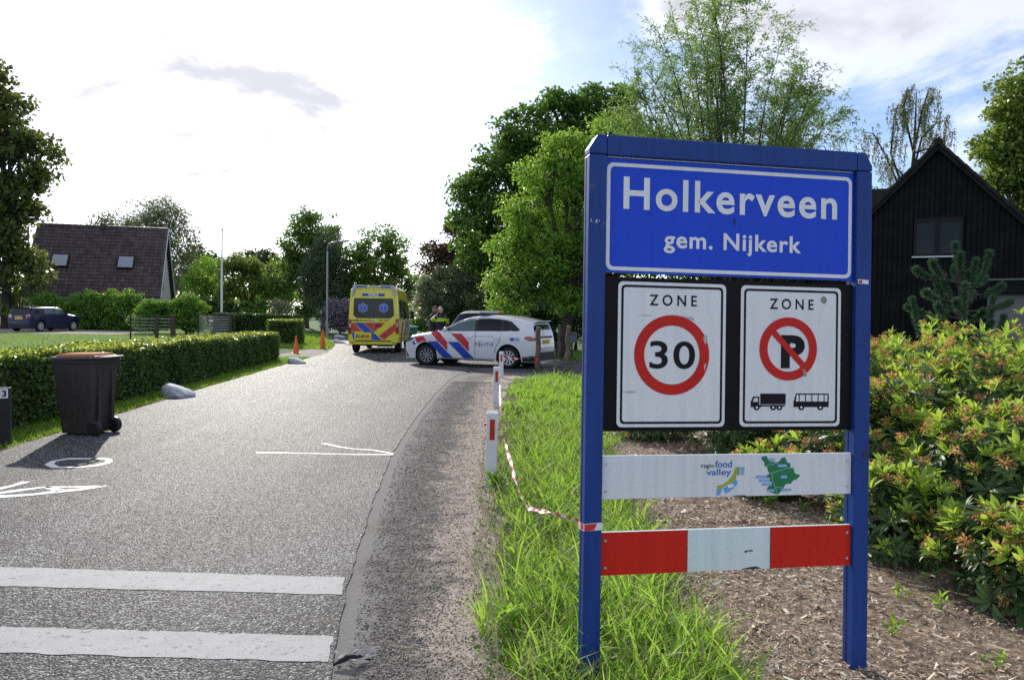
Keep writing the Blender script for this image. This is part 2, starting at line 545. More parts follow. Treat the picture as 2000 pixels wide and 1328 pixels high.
tag(road, kind='structure')


def off(line, d):
    res = []
    for i, p in enumerate(line):
        a = Vector(line[max(0, i - 1)]); b = Vector(line[min(len(line) - 1, i + 1)])
        t = (b - a).normalized()
        res.append((p[0] + t.y * d, p[1] - t.x * d))
    return res


base_r = RIGHT + CORNER[:4]
sand_out = [(1.2, -4), (0.45, 0), (0.08, 2.4), (-0.08, 3.6), (-0.16, 5), (-0.22, 7.5), (-0.24, 10), (-0.24, 14), (-0.22, 17), (0.0, 19.2), (0.9, 20.0), (3, 20.4)]


def resample(line, n):
    P = np.array(line, float); d = np.r_[0, np.cumsum(np.linalg.norm(np.diff(P, axis=0), axis=1))]
    t = np.linspace(0, d[-1], n)
    return np.stack([np.interp(t, d, P[:, 0]), np.interp(t, d, P[:, 1])], -1)


def shoulder():
    n, k = 150, 9
    A = resample(off(base_r, -0.06), n); B = resample([(x + 0.1, y) for x, y in sand_out], n)
    B[:, 0] += 0.05 * np.sin(np.arange(n) * 0.7) + RG.normal(0, 0.025, n)
    u = np.linspace(0, 1, k)
    P = A[:, None] * (1 - u)[None, :, None] + B[:, None] * u[None, :, None]
    V = np.concatenate([P, np.full((n, k, 1), 0.006)], -1)
    V[:, 0, 2] = 0.010; V[:, -1, 2] = 0.0
    i = (np.arange(n - 1)[:, None] * k + np.arange(k - 1)[None, :]).ravel()
    me = np_mesh('shoulder', V.reshape(-1, 3), np.stack([i, i + 1, i + k + 1, i + k], -1))
    at_ = me.attributes.new('across', 'FLOAT', 'POINT'); at_.data.foreach_set('value', np.tile(u, n).astype(np.float32))
    return me


def shoulder_mat():
    m = bpy.data.materials.new('crumbling_shoulder'); m.use_nodes = True
    t = m.node_tree; N = t.nodes; L = t.links
    b = N['Principled BSDF']; b.inputs['Roughness'].default_value = 0.85; b.inputs['Specular IOR Level'].default_value = 0.12
    tcn = N.new('ShaderNodeTexCoord'); at_ = N.new('ShaderNodeAttribute'); at_.attribute_name = 'across'

    def noise(sc, det, ro=0.6):
        n = N.new('ShaderNodeTexNoise'); n.inputs['Scale'].default_value = sc; n.inputs['Detail'].default_value = det; n.inputs['Roughness'].default_value = ro
        L.new(tcn.outputs['Object'], n.inputs['Vector']); return n.outputs['Fac']

    def math_(op, a, b_, c=None):
        n = N.new('ShaderNodeMath'); n.operation = op
        for i, v in enumerate((a, b_, c)):
            if v is None: continue
            if isinstance(v, (int, float)): n.inputs[i].default_value = v
            else: L.new(v, n.inputs[i])
        return n.outputs[0]

    def rng_(v, a, b_):
        n = N.new('ShaderNodeMapRange'); n.interpolation_type = 'SMOOTHSTEP'; L.new(v, n.inputs['Value']); n.inputs['From Min'].default_value = a; n.inputs['From Max'].default_value = b_; return n.outputs[0]

    def mixc(f, a, b_):
        n = N.new('ShaderNodeMix'); n.data_type = 'RGBA'; L.new(f, n.inputs['Factor'])
        for k_, v in (('A', a), ('B', b_)):
            if isinstance(v, tuple): n.inputs[k_].default_value = (*v, 1)
            else: L.new(v, n.inputs[k_])
        return n.outputs['Result']
    big, mid_, fine = noise(1.7, 8, 0.7), noise(9, 8, 0.7), noise(70, 5)
    vo = N.new('ShaderNodeTexVoronoi'); vo.inputs['Scale'].default_value = 105; L.new(tcn.outputs['Object'], vo.inputs['Vector'])
    sc_ = N.new('ShaderNodeSeparateColor'); L.new(vo.outputs['Color'], sc_.inputs[0])
    u = math_('ADD', math_('MULTIPLY_ADD', big, 0.9, at_.outputs['Fac']), math_('MULTIPLY_ADD', mid_, 0.55, -0.725))
    rp = N.new('ShaderNodeValToRGB'); L.new(sc_.outputs[0], rp.inputs[0])
    e = rp.color_ramp.elements; e[0].color = (0.035, 0.033, 0.032, 1); e[1].color = (0.3, 0.28, 0.26, 1); e[0].position = 0.1; q = e.new(0.6); q.color = (0.085, 0.08, 0.076, 1)
    worn = mixc(fine, (0.15, 0.145, 0.138), (0.27, 0.26, 0.245))
    sand = mixc(rng_(math_('ADD', fine, math_('MULTIPLY', mid_, 0.6)), 0.55, 1.05), (0.26, 0.21, 0.17), (0.55, 0.47, 0.4))
    gritc = mixc(rng_(math_('MULTIPLY_ADD', mid_, 0.7, math_('MULTIPLY', fine, 0.5)), 0.5, 0.8), rp.outputs[0], (0.24, 0.22, 0.195))
    c = mixc(rng_(u, 0.12, 0.30), worn, gritc)
    c = mixc(rng_(u, 0.46, 0.72), c, sand)
    L.new(c, b.inputs['Base Color'])
    hgt = math_('ADD', math_('MULTIPLY', math_('SUBTRACT', 1.0, vo.outputs['Distance']), rng_(u, 0.15, 0.4)), math_('MULTIPLY', fine, 1.2))
    bp = N.new('ShaderNodeBump'); bp.inputs['Strength'].default_value = 0.8; bp.inputs['Distance'].default_value = 0.008
    L.new(hgt, bp.inputs['Height']); L.new(bp.outputs[0], b.inputs['Normal'])
    return m


st1 = link('shoulder', shoulder(), shoulder_mat())
tag(st1, kind='structure')
st4 = sheet('verge', ragged([(0.6, -4), (0.0, 2), (-0.3, 7), (-0.3, 19), (3.5, 20.2), (3.5, 14), (1.3, 9.5), (1.1, 6), (1.2, 3), (1.4, -4)], 0.3, 0.05), -0.003, M_VERGE)
tag(st4, kind='structure')
st5 = sheet('planting_bed', ragged([(1.25, -4), (1.0, 3), (0.95, 6), (1.15, 9.5), (2.2, 14), (9, 15.5), (12, 12), (9, 4), (6, -4)], 0.3, 0.07), -0.0005, M_BED)
tag(st5, kind='structure')
lf = [p for p in LEFT if p[1] < 26]
st6 = sheet('dusty_road_edge', ragged(lf + [(x - 0.13, y) for x, y in lf[::-1]], 0.3, 0.03), 0.008, M_SAND)
tag(st6, kind='structure')
st7 = sheet('garden_entrance', ragged([(-6.7, 25.6), (-7.0, 29), (-7.4, 33.5), (-10.5, 33.5), (-14, 32), (-14, 27), (-9.5, 25.6)], 0.4, 0.06), 0.003, M_DRIVE)
tag(st7, kind='structure')
st8 = sheet('driveway', ragged([(-20.5, 41.5), (-22, 46.5), (-27, 49.5), (-40, 49), (-40, 43), (-28, 41)], 0.5, 0.12), float(gh(-30, 45)) + 0.006, M_DRIVE)
tag(st8, kind='structure')

# painted markings and police spray marks on the asphalt (parts of the road)
M_LINE = mat('worn_road_paint', (0.4, 0.4, 0.395), spec=0.2, rough=0.7, var=0.08, vscale=9, bump=0.35, bscale=160, dirt=((0.13, 0.13, 0.13), 0.57, 0.66, 30))
M_SPRAY = mat('fresh_spray_paint', (0.78, 0.78, 0.76), rough=0.6, dirt=((0.3, 0.3, 0.3), 0.6, 0.68, 60))


def quad_mark(c, ext):
    a, b, d, e = [gp(*p) for p in c]          # near-road corners: left top, right top, right bottom, left bottom
    a2 = a + (a - b) * ext; e2 = e + (e - d) * ext
    return ragged([(p.x, p.y) for p in (a2, b, d, e2)], 0.05, 0.005)


for c in ([(0, 1112), (674, 1133), (668, 1167), (0, 1150)], [(0, 1230), (651, 1249), (641, 1300), (0, 1281)]):
    sheet('road_marking', quad_mark(c, 0.75), 0.0185, M_LINE, road)


def spray(pts, w):
    P = [gp(x, y) for x, y in pts]
    l, r_ = [], []
    for i, p in enumerate(P):
        t = P[min(i + 1, len(P) - 1)] - P[max(i - 1, 0)]
        n = Vector((-t.y, t.x, 0)).normalized() * w * (0.5 + 0.12 * math.sin(i * 2.3))
        l.append((p.x + n.x, p.y + n.y)); r_.append((p.x - n.x, p.y - n.y))
    bm = bmesh.new()
    vs = [(bm.verts.new((a[0], a[1], 0.019)), bm.verts.new((b[0], b[1], 0.019))) for a, b in zip(l, r_)]
    for i in range(len(vs) - 1):
        bm.faces.new((vs[i][0], vs[i][1], vs[i + 1][1], vs[i + 1][0]))
    bmesh.ops.recalc_face_normals(bm, faces=bm.faces)
    for f in bm.faces:
        if f.normal.z < 0: f.normal_flip()
    me = bpy.data.meshes.new('spray_mark'); bm.to_mesh(me); bm.free()
    return link('spray_mark', me, M_SPRAY, road)


spray([(500, 887), (560, 887.5), (620, 889), (690, 890.5), (768, 891)], 0.045)
spray([(630, 868), (660, 875), (690, 879.5), (730, 882), (768, 889)], 0.045)
spray([(178, 899), (135, 899), (104, 904), (96, 910), (108, 916), (150, 916), (190, 912), (213, 906), (212, 900), (190, 898.5)], 0.075)
spray([(-60, 963), (0, 958), (30, 951), (52, 944)], 0.08)
spray([(-60, 968), (0, 974), (60, 970), (110, 964), (160, 959), (206, 952)], 0.09)
spray([(-10, 968), (40, 961), (88, 955), (120, 962)], 0.08)
spray([(88, 955), (140, 955), (206, 952)], 0.05)


# ------------------------------------------------------------------ scatter: grass, gravel, mulch
def blades(pos, h, w, lean, bend, segs=3, ang=None):
    """grass blades as tapered, bent ribbons. pos (n,3)"""
    n = len(pos)
    a = RG.uniform(0, 2 * np.pi, n) if ang is None else ang
    ld = np.stack([np.cos(a), np.sin(a), np.zeros(n)], -1)
    fa = RG.uniform(0, 2 * np.pi, n)
    sd = np.stack([np.cos(fa), np.sin(fa), np.zeros(n)], -1)
    V = np.zeros((n, segs + 1, 2, 3))
    for k in range(segs + 1):
        t = k / segs
        c = pos + ld * (lean * h * t + bend * h * t ** 2.2)[:, None]
        c[:, 2] += h * (t - 0.35 * bend * t ** 2.4)
        ww = w * (1.0 - t ** 1.6) + 0.0006
        V[:, k, 0] = c - sd * (ww / 2)[:, None]
        V[:, k, 1] = c + sd * (ww / 2)[:, None]
    b = np.arange(n)[:, None] * (segs + 1) * 2 + np.arange(segs)[None, :] * 2
    Q = np.stack([b, b + 1, b + 3, b + 2], -1).reshape(-1, 4)
    return V.reshape(-1, 3), Q


def join_np(parts):
    Vs, Qs, o_ = [], [], 0
    for V, Q in parts:
        Vs.append(V); Qs.append(Q + o_); o_ += len(V)
    return np.concatenate(Vs), np.concatenate(Qs)


def interp(line, y):
    ys = np.array([p[1] for p in line]); xs = np.array([p[0] for p in line])
    return np.interp(y, ys, xs)


def patchy(x, y, s=1.0):
    return (np.sin(x * 2.1 * s + 1.3) * np.sin(y * 1.7 * s + 0.4) + np.sin(x * 5.3 * s - y * 3.1 * s) * 0.6 + np.sin(y * 7.7 * s + x * 1.9 * s) * 0.4) / 2.0


BED_EDGE = [(0.9, 0), (0.86, 3.6), (0.9, 5), (1.0, 6.4), (1.15, 9), (1.6, 12), (2.6, 15), (4, 19)]
M_GRASS = leaf_mat('verge_grass', [(0.034, 0.078, 0.014), (0.072, 0.15, 0.02), (0.11, 0.205, 0.028), (0.2, 0.22, 0.065)], (0.5, 0.78, 0.085), 0.54, 0.5, 0.18)


def verge_grass():
    parts = []
    for y0, y1, dens, hh, ww, sg in ((2.2, 4.6, 4600, 0.145, 0.0105, 4), (4.6, 7.5, 3200, 0.13, 0.0115, 3), (7.5, 12, 1900, 0.125, 0.014, 3), (12, 20.6, 1100, 0.13, 0.019, 2)):
        n = int((y1 - y0) * 2.2 * dens)
        y = RG.uniform(y0, y1, n); x = RG.uniform(-0.45, 3.2, n) if y0 > 9 else RG.uniform(-0.45, 1.75, n)
        lo = interp(sand_out, y) + 0.06 + 0.10 * patchy(x, y, 1.6); hi = interp(BED_EDGE, y) + 0.16 * patchy(x * 0.7, y * 1.3, 1.4)
        d = np.minimum(x - lo, hi - x)
        keep = d + RG.normal(0, 0.06, n) > 0
        # thinner, shorter towards the sandy side
        keep &= RG.random(n) < np.clip(0.2 + (x - lo) * 1.5 + 0.6 * patchy(x, y, 2.2), 0.04, 1)
        x, y, d = x[keep], y[keep], np.clip(d[keep], 0, 1)
        n = len(x)
        tall = np.clip(0.4 + d * 2.2, 0.4, 1.0) * (0.75 + 0.35 * patchy(x, y, 1.2))
        tall = np.clip(tall, 0.25, 1.2)
        tall = tall * np.where((y < 3.45) & (x > 0.0), 1.6, 1.0)
        h = hh * tall * RG.lognormal(0, 0.32, n)
        h = np.minimum(h, 0.46)
        w = ww * RG.uniform(0.35, 1.5, n)
        # most blades grow in tufts and lean outwards from their tuft
        nt_ = max(1, n // 22); tid = RG.integers(0, n, nt_); own = RG.integers(0, nt_, n); tuft = RG.random(n) < 0.72
        ox, oy = RG.normal(0, 0.028, n), RG.normal(0, 0.028, n)
        x = np.where(tuft, x[tid][own] + ox, x); y = np.where(tuft, y[tid][own] + oy, y)
        th_ = RG.lognormal(0, 0.35, nt_)[own]; h = np.where(tuft, np.minimum(h * th_, 0.46), h * 0.7)
        angl = np.where(tuft, np.arctan2(oy, ox) + RG.normal(0, 0.5, n), RG.uniform(0, 6.28, n))
        pos = np.stack([x, y, np.full(n, -0.004)], -1)
        parts.append(blades(pos, h, w, np.abs(RG.normal(0.16, 0.2, n)), RG.uniform(0.1, 0.85, n), sg, angl))
    # a few wide-leaved blades standing up
    n = 3800
    y = 2.5 + 7 * RG.random(n) ** 1.4; x = RG.uniform(0.05, 1.02, n)
    k = (x > interp(sand_out, y) + 0.12) & (patchy(x, y, 1.9) > -0.25); x, y = x[k], y[k]; n = len(x)
    pos = np.stack([x, y, np.full(n, -0.004)], -1)
    parts.append(blades(pos, RG.uniform(0.12, 0.32, n), RG.uniform(0.012, 0.022, n), RG.uniform(0.05, 0.4, n), RG.uniform(0.2, 0.9, n), 4))
    return join_np(parts)


o = link('verge_grass', np_mesh('verge_grass', *verge_grass()), M_GRASS)
tag(o, 'tall bright green grass along the right verge', 'grass', kind='stuff')


def in_verge(n, y0, y1, p=1.4):
    y = y0 + (y1 - y0) * RG.random(n) ** p; x = RG.uniform(-0.4, 1.2, n)
    k = (x > interp(sand_out, y) - 0.08) & (x < interp(BED_EDGE, y) + 0.12)
    return x[k], y[k]


x, y = in_verge(4200, 2.4, 11)
n = len(x)
o = link('dry_grass', np_mesh('dry_grass', *blades(np.stack([x, y, np.full(n, -0.004)], -1), RG.uniform(0.08, 0.34, n), RG.uniform(0.003, 0.007, n), RG.uniform(0.1, 0.9, n), RG.uniform(0.1, 0.9, n), 3)), mat('dry_grass_stem', (0.4, 0.34, 0.19), rough=0.8, island=0.4))
tag(o, 'dry straw-coloured stems among the verge grass', 'grass', kind='stuff')
x, y = in_verge(16000, 2.4, 14)
k = patchy(x, y, 2.6) > 0.0
x, y = x[k], y[k]; n = len(x)
ang = RG.uniform(0, 6.28, n); pos = np.stack([x, y, RG.uniform(0.01, 0.11, n)], -1); sz = RG.uniform(0.018, 0.042, n)[:, None]
ax_ = np.stack([np.cos(ang), np.sin(ang), RG.uniform(-0.3, 0.5, n)], -1); sd_ = np.stack([-np.sin(ang), np.cos(ang), RG.normal(0, 0.3, n)], -1)
V = np.stack([pos - ax_ * sz * 0.5, pos + sd_ * sz * 0.4, pos + ax_ * sz * 0.5, pos - sd_ * sz * 0.4], 1).reshape(-1, 3)
o = link('verge_herbs', np_mesh('verge_herbs', V, np.arange(n * 4).reshape(-1, 4)), leaf_mat('clover_leaf', [(0.03, 0.075, 0.015), (0.05, 0.11, 0.02), (0.09, 0.15, 0.03)], (0.25, 0.42, 0.05), 0.4, 0.6, 0.1))
tag(o, 'low clover and herbs between the verge grass', 'weeds', kind='stuff')

M_GRASS2 = leaf_mat('short_grass', [(0.06, 0.12, 0.015), (0.11, 0.2, 0.025), (0.18, 0.25, 0.05)], (0.36, 0.55, 0.06), 0.5, 0.5, 0.15)


def edge_grass():
    parts = []
    n = 52000
    y = RG.uniform(5, 27, n) ** 1.0
    x = interp(sorted(LEFT, key=lambda p: p[1]), y) - 0.06 - RG.random(n) ** 1.3 * 0.85 + 0.05 * patchy(y, y * 0.3, 2)
    k = RG.random(n) < np.clip(0.55 + 0.5 * patchy(x, y, 1.1), 0.1, 1); x, y = x[k], y[k]; n = len(x)
    parts.append(blades(np.stack([x, y, np.full(n, -0.01)], -1), RG.uniform(0.03, 0.11, n), RG.uniform(0.008, 0.016, n), RG.uniform(0, 0.5, n), RG.uniform(0.1, 0.8, n), 2))
    n = 5000      # island of grass at the bend with the boulders
    y = RG.uniform(33, 50, n); x = interp(sorted(LEFT, key=lambda p: p[1]), y) - RG.uniform(0.0, 2.6, n)
    parts.append(blades(np.stack([x, y, gh(x, y)], -1), RG.uniform(0.06, 0.25, n), RG.uniform(0.03, 0.06, n), RG.uniform(0, 0.5, n), RG.uniform(0.1, 0.8, n), 2))
    n = 4000      # beyond the side road
    y = RG.uniform(27.9, 31, n); x = RG.uniform(0.5, 8, n)
    parts.append(blades(np.stack([x, y, gh(x, y)], -1), RG.uniform(0.06, 0.22, n), RG.uniform(0.02, 0.04, n), RG.uniform(0, 0.5, n), RG.uniform(0.1, 0.8, n), 2))
    return join_np(parts)


o = link('roadside_grass', np_mesh('roadside_grass', *edge_grass()), M_GRASS2)
tag(o, 'low patchy grass along the hedge foot and road bends', 'grass', kind='stuff')


def lawn_grass():
    n = 42000
    y = 14 + 40 * RG.random(n) ** 1.2; x = RG.uniform(-38, -8.4, n)
    k = (x > -0.72 * y) & (x < interp([(-7.6, 8), (-8.6, 25), (-10.5, 33), (-12.5, 45), (-18, 60)], y) - 0.6)
    k &= ~((y > 40.8) & (y < 49.5) & (x < -20.4)) & ~((y > 25.4) & (y < 33.6) & (x > -14))
    x, y = x[k], y[k]; n = len(x)
    return blades(np.stack([x, y, gh(x, y)], -1), RG.uniform(0.03, 0.09, n), RG.uniform(0.03, 0.07, n), RG.uniform(0.0, 0.5, n), RG.uniform(0.1, 0.7, n), 1)


o = link('lawn_grass', np_mesh('lawn_grass', *lawn_grass()), M_GRASS2)
tag(o, 'mown lawn behind the clipped hedge', 'grass', kind='stuff')


def pebbles(x, y, z, s):
    """small faceted stones: squashed octahedra"""
    n = len(x)
    base = np.array([[1, 0, 0], [-1, 0, 0], [0, 1, 0], [0, -1, 0], [0, 0, 1], [0, 0, -1]], float)
    tri = np.array([[0, 2, 4], [2, 1, 4], [1, 3, 4], [3, 0, 4], [2, 0, 5], [1, 2, 5], [3, 1, 5], [0, 3, 5]])
    a = RG.uniform(0, 6.28, n); ca, sa = np.cos(a), np.sin(a)
    sx = s * RG.uniform(0.6, 1.3, n); sy = s * RG.uniform(0.5, 1.0, n); sz = s * RG.uniform(0.3, 0.7, n)
    V = base[None] * np.stack([sx, sy, sz], -1)[:, None, :] * RG.uniform(0.7, 1.2, (n, 6, 1))
    X = V[..., 0] * ca[:, None] - V[..., 1] * sa[:, None]; Yy = V[..., 0] * sa[:, None] + V[..., 1] * ca[:, None]
    V = np.stack([X + x[:, None], Yy + y[:, None], V[..., 2] + (z + sz * 0.35)[:, None]], -1)
    T = (tri[None] + np.arange(n)[:, None, None] * 6).reshape(-1, 3)
    return V.reshape(-1, 3), T


def grit():
    n = 36000
    y = 2.3 + 16 * RG.random(n) ** 1.9
    lo = interp(RIGHT, y) + 0.08; hi = interp(sand_out, y) + 0.1
    u = RG.beta(1.3, 1.9, n)
    x = lo + (hi - lo) * u
    s = 0.0025 + 0.006 * RG.random(n) ** 3 + 0.0003 * y
    return pebbles(x, y, np.full(n, 0.006), s)


o = link('roadside_gravel', np_mesh('roadside_gravel', *grit()), mat('grit', (0.16, 0.15, 0.14), rough=0.7, island=0.6))
tag(o, 'loose dark grit and pebbles along the broken asphalt edge', 'gravel', kind='stuff')


def chips(n, xr, yr, size, zf):
    y = yr[0] + (yr[1] - yr[0]) * RG.random(n) ** 1.5
    x = RG.uniform(*xr, n)
    hi = interp(BED_EDGE, y) - 0.1 + 0.15 * patchy(x, y, 1.4)
    k = (x > hi - 0.12 * RG.random(n)) & (RG.random(n) < np.clip(1.15 - (x - 1.35) * 0.75 + 0.35 * patchy(x, y, 1.1), 0.16, 1)); x, y = x[k], y[k]; n = len(x)
    a = RG.uniform(0, 6.28, n); tl = RG.normal(0, 0.28, n); ln = size * RG.lognormal(0, 0.5, n); wd = ln * RG.uniform(0.12, 0.35, n)
    d = np.stack([np.cos(a) * np.cos(tl), np.sin(a) * np.cos(tl), np.sin(tl)], -1)
    s = np.stack([-np.sin(a), np.cos(a), RG.normal(0, 0.35, n)], -1)
    up = np.array([0, 0, 1.0])
    c = np.stack([x, y, zf + RG.uniform(0.0, 0.018, n)], -1)
    q = RG.uniform(-0.15, 0.15, (n, 1))
    V = np.stack([c - d * ln[:, None] / 2 - s * wd[:, None] / 2, c - d * ln[:, None] * (0.4 + q) + s * wd[:, None] / 2,
                  c + d * ln[:, None] / 2 + s * wd[:, None] * 0.3, c + d * ln[:, None] * (0.45 - q) - s * wd[:, None] / 2 + up * wd[:, None] * 0.2], 1)
    Q = np.arange(n * 4).reshape(-1, 4)
    return V.reshape(-1, 3), Q


M_CHIP = leaf_mat('bark_chips', [(0.09, 0.065, 0.05), (0.24, 0.175, 0.125), (0.38, 0.3, 0.225), (0.5, 0.43, 0.34)], (0.45, 0.34, 0.24), 0.12, 0.8, 0.2)
parts = [chips(60000, (0.8, 3.8), (2.6, 6.5), 0.017, 0.001), chips(22000, (0.8, 5.5), (6.0, 12.5), 0.032, 0.001), chips(2500, (0.9, 3.4), (2.9, 7.5), 0.03, 0.004)]
o = link('bark_mulch', np_mesh('bark_mulch', *join_np(parts)), M_CHIP)
tag(o, 'dry bark chips and straw covering the planting bed', 'mulch', kind='stuff')
n = 2600
px_ = RG.uniform(-0.5, 0.35, n); py_ = RG.uniform(2.4, 13, n)
px_ += interp(sand_out, py_) * 0.9
V, Q = chips(10, (0.9, 2), (3, 4), 0.05, 0.0)
o = link('straw_litter', np_mesh('straw_litter', *blades(np.stack([px_, py_, np.full(n, 0.004)], -1), RG.uniform(0.004, 0.02, n), RG.uniform(0.003, 0.006, n), RG.uniform(1.5, 6, n), RG.uniform(0, 1.5, n), 2)), mat('straw', (0.42, 0.31, 0.2), rough=0.85, island=0.5))
tag(o, 'dry straw and twigs on the sandy shoulder', 'straw', kind='stuff')

# ================================================================== TOWN SIGN
SM = Matrix.Rotation(0.1945, 3, 'Z') @ Matrix.Rotation(-0.0411, 3, 'X') @ Matrix.Rotation(0.0104, 3, 'Y')
SP0 = Vector((0.3917, 3.37, 1.6))
SBASE = SP0 + SM @ Vector((0.6, 0, -1.58))
SBASE.z = 0.0


def SG(u, v, w=0.0):
    return SP0 + SM @ Vector((u, -w, v))


def rrect(u0, v0, u1, v1, r, k=5):
    P = []
    for cx, cy, a0 in ((u1 - r, v1 - r, 0), (u0 + r, v1 - r, 90), (u0 + r, v0 + r, 180), (u1 - r, v0 + r, 270)):
        for i in range(k + 1):
            a = R(a0 + 90 * i / k)
            P.append((cx + r * math.cos(a), cy + r * math.sin(a)))
    return P


def flat(mb, poly, w, fn=None):
    fn = fn or SG
    bm = bmesh.new()
    f = bm.faces.new([bm.verts.new((a, b, 0)) for a, b in poly])
    bmesh.ops.triangulate(bm, faces=[f])
    bm.verts.index_update()
    vs = [fn(v.co.x, v.co.y, w) for v in bm.verts]
    fs = [[v.index for v in f.verts] for f in bm.faces]
    bm.free()
    mb.add(vs, fs)


def ringmesh(mb, pa, pb, w, fn=None):
    fn = fn or SG
    n = len(pa)
    mb.add([fn(a, b, w) for a, b in pa] + [fn(a, b, w) for a, b in pb], [(i, (i + 1) % n, n + (i + 1) % n, n + i) for i in range(n)])


def disc(cx, cy, r, k=40, ry=None):
    return [(cx + r * math.cos(2 * math.pi * i / k), cy + (ry or r) * math.sin(2 * math.pi * i / k)) for i in range(k)]


sign = empty('town_sign', SBASE)
tag(sign, 'large blue framed town name sign with zone plates standing in the verge', 'town sign')
M_FRAME = mat('blue_frame_paint', (0.011, 0.05, 0.25), streak=0.25, spec=0.3, rough=0.45, var=0.12, vscale=3, dirt=((0.06, 0.08, 0.16), 0.64, 0.8, 9), bump=0.04, bscale=300)
M_BLUE = mat('reflective_blue_film', (0.012, 0.068, 0.66), streak=0.1, spec=0.25, rough=0.4, var=0.06, vscale=2.5, dirt=((0.05, 0.08, 0.4), 0.66, 0.82, 14))
M_SWHITE = mat('reflective_white_film', (0.84, 0.84, 0.85), streak=0.1, rough=0.45, var=0.03, vscale=4, dirt=((0.42, 0.42, 0.42), 0.66, 0.85, 18))
M_SBLACK = mat('black_panel', (0.009, 0.009, 0.01), spec=0.12, rough=0.5, var=0.2, vscale=5, dirt=((0.06, 0.06, 0.06), 0.66, 0.8, 22))
M_INK = mat('black_print', (0.012, 0.012, 0.014), spec=0.15, rough=0.5)
M_SRED = mat('red_print', (0.6, 0.02, 0.014), spec=0.2, rough=0.4, var=0.07, vscale=5, dirt=((0.6, 0.35, 0.32), 0.70, 0.76, 24))
M_BRED = mat('red_reflective_film', (0.66, 0.024, 0.012), streak=0.15, spec=0.2, rough=0.38, var=0.05, vscale=3)
M_BWHITE = mat('pale_reflective_film', (0.74, 0.84, 0.84), streak=0.12, rough=0.38, var=0.03, vscale=3)
M_ALU = mat('bare_aluminium_edge', (0.6, 0.62, 0.65), rough=0.35, metal=0.8)


def sbox(mb, u0, v0, u1, v1, w0, w1):
    mb.prism([(u0, v0), (u1, v0), (u1, v1), (u0, v1)], SG, 0)
    mb.v = mb.v[:-8]; mb.f = mb.f[:-6]; mb.m = mb.m[:-6]
    mb.prism([(u0, v0), (u1, v0), (u1, v1), (u0, v1)], lambda a, b, t: SG(a, b, w0 + t), w1 - w0)


def spart(mb, name, m, parent=None, **kw):
    o = mb.build(name, m, parent or sign, loc=SBASE, **kw)
    if name in ('scuff', 'scratch', 'dirt_spot', 'paint_chip', 'joint', 'truck_window_print', 'bus_window_print', 'truck_print', 'bus_print', 'logo_print', 'map_tag_print', 'map_border_print'): o['kind'] = 'stuff'
    return o


for u0, u1, vb in ((-0.078, 0.0, -1.68), (1.2, 1.277, -1.66)):
    mb = MB(); sbox(mb, u0, vb, u1, 0.688, -0.052, 0.024)
    p = spart(mb, 'post', M_FRAME, bevel=0.004)
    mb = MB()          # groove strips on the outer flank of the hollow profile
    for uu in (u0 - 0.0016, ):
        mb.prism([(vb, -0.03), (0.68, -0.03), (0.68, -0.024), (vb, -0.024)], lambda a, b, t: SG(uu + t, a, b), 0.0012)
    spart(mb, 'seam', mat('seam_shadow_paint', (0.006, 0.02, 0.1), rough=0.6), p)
mb = MB()
mb.prism([(-0.078, 0.6905), (0.0, 0.6905), (0.0, 0.775), (-0.04, 0.775), (-0.078, 0.715)], lambda a, b, t: SG(a, b, -0.052 + t), 0.077)
spart(mb, 'corner_cap', M_FRAME, bevel=0.004)
mb = MB()
mb.prism([(1.2, 0.6905), (1.277, 0.6905), (1.277, 0.715), (1.24, 0.775), (1.2, 0.775)], lambda a, b, t: SG(a, b, -0.052 + t), 0.077)
spart(mb, 'corner_cap', M_FRAME, bevel=0.004)
mb = MB(); sbox(mb, 0.002, 0.688, 1.198, 0.775, -0.052, 0.025)
spart(mb, 'top_beam', M_FRAME, bevel=0.004)

def sletters(body, a0, b0, a1, b1, w, bold, m, parent, space=1.0):
    for P, Fs in letters(body, a0, b0, a1, b1, bold, space):
        mb = MB(); mb.add([SG(a, b, w) for a, b in P], Fs); spart(mb, 'letter', m, parent)


def sbolts(parent, pts, w, r=0.007):
    for u, v in pts:
        mb = MB(); mb.prism(disc(u, v, r, 10), lambda a, b, t: SG(a, b, w + t), 0.003); spart(mb, 'bolt', M_ALU, parent)


# name panel
mb = MB(); sbox(mb, 0.002, 0.186, 1.198, 0.682, -0.02, 0.0)
npan = spart(mb, 'name_panel', M_BLUE)
mb = MB(); ringmesh(mb, rrect(0.008, 0.196, 1.188, 0.662, 0.03), rrect(0.024, 0.212, 1.172, 0.646, 0.02), 0.0015)
spart(mb, 'border', M_SWHITE, npan)
sletters('Holkerveen', 0.084, 0.462, 1.113, 0.604, 0.0018, 0.02, M_SWHITE, npan, 1.14)
sletters('gem. Nijkerk', 0.272, 0.278, 0.934, 0.378, 0.0018, 0.022, M_SWHITE, npan, 1.1)
mb = MB(); sbox(mb, 0.01, 0.683, 1.19, 0.6865, -0.004, 0.004)
spart(mb, 'edge_strip', M_ALU, npan)
mb = MB()
flat(mb, [(0.602, 0.446), (0.608, 0.45), (0.611, 0.43), (0.606, 0.412), (0.600, 0.425)], 0.0018)
flat(mb, [(0.192, 0.447), (0.21, 0.451), (0.209, 0.446), (0.196, 0.444)], 0.0018)
spart(mb, 'scuff', mat('dark_scuff', (0.02, 0.03, 0.12), rough=0.8), npan)

# zone plates on a black backing
mb = MB(); sbox(mb, 0.002, -0.5, 1.198, 0.168, -0.022, -0.002)
back = spart(mb, 'backing_panel', M_SBLACK)


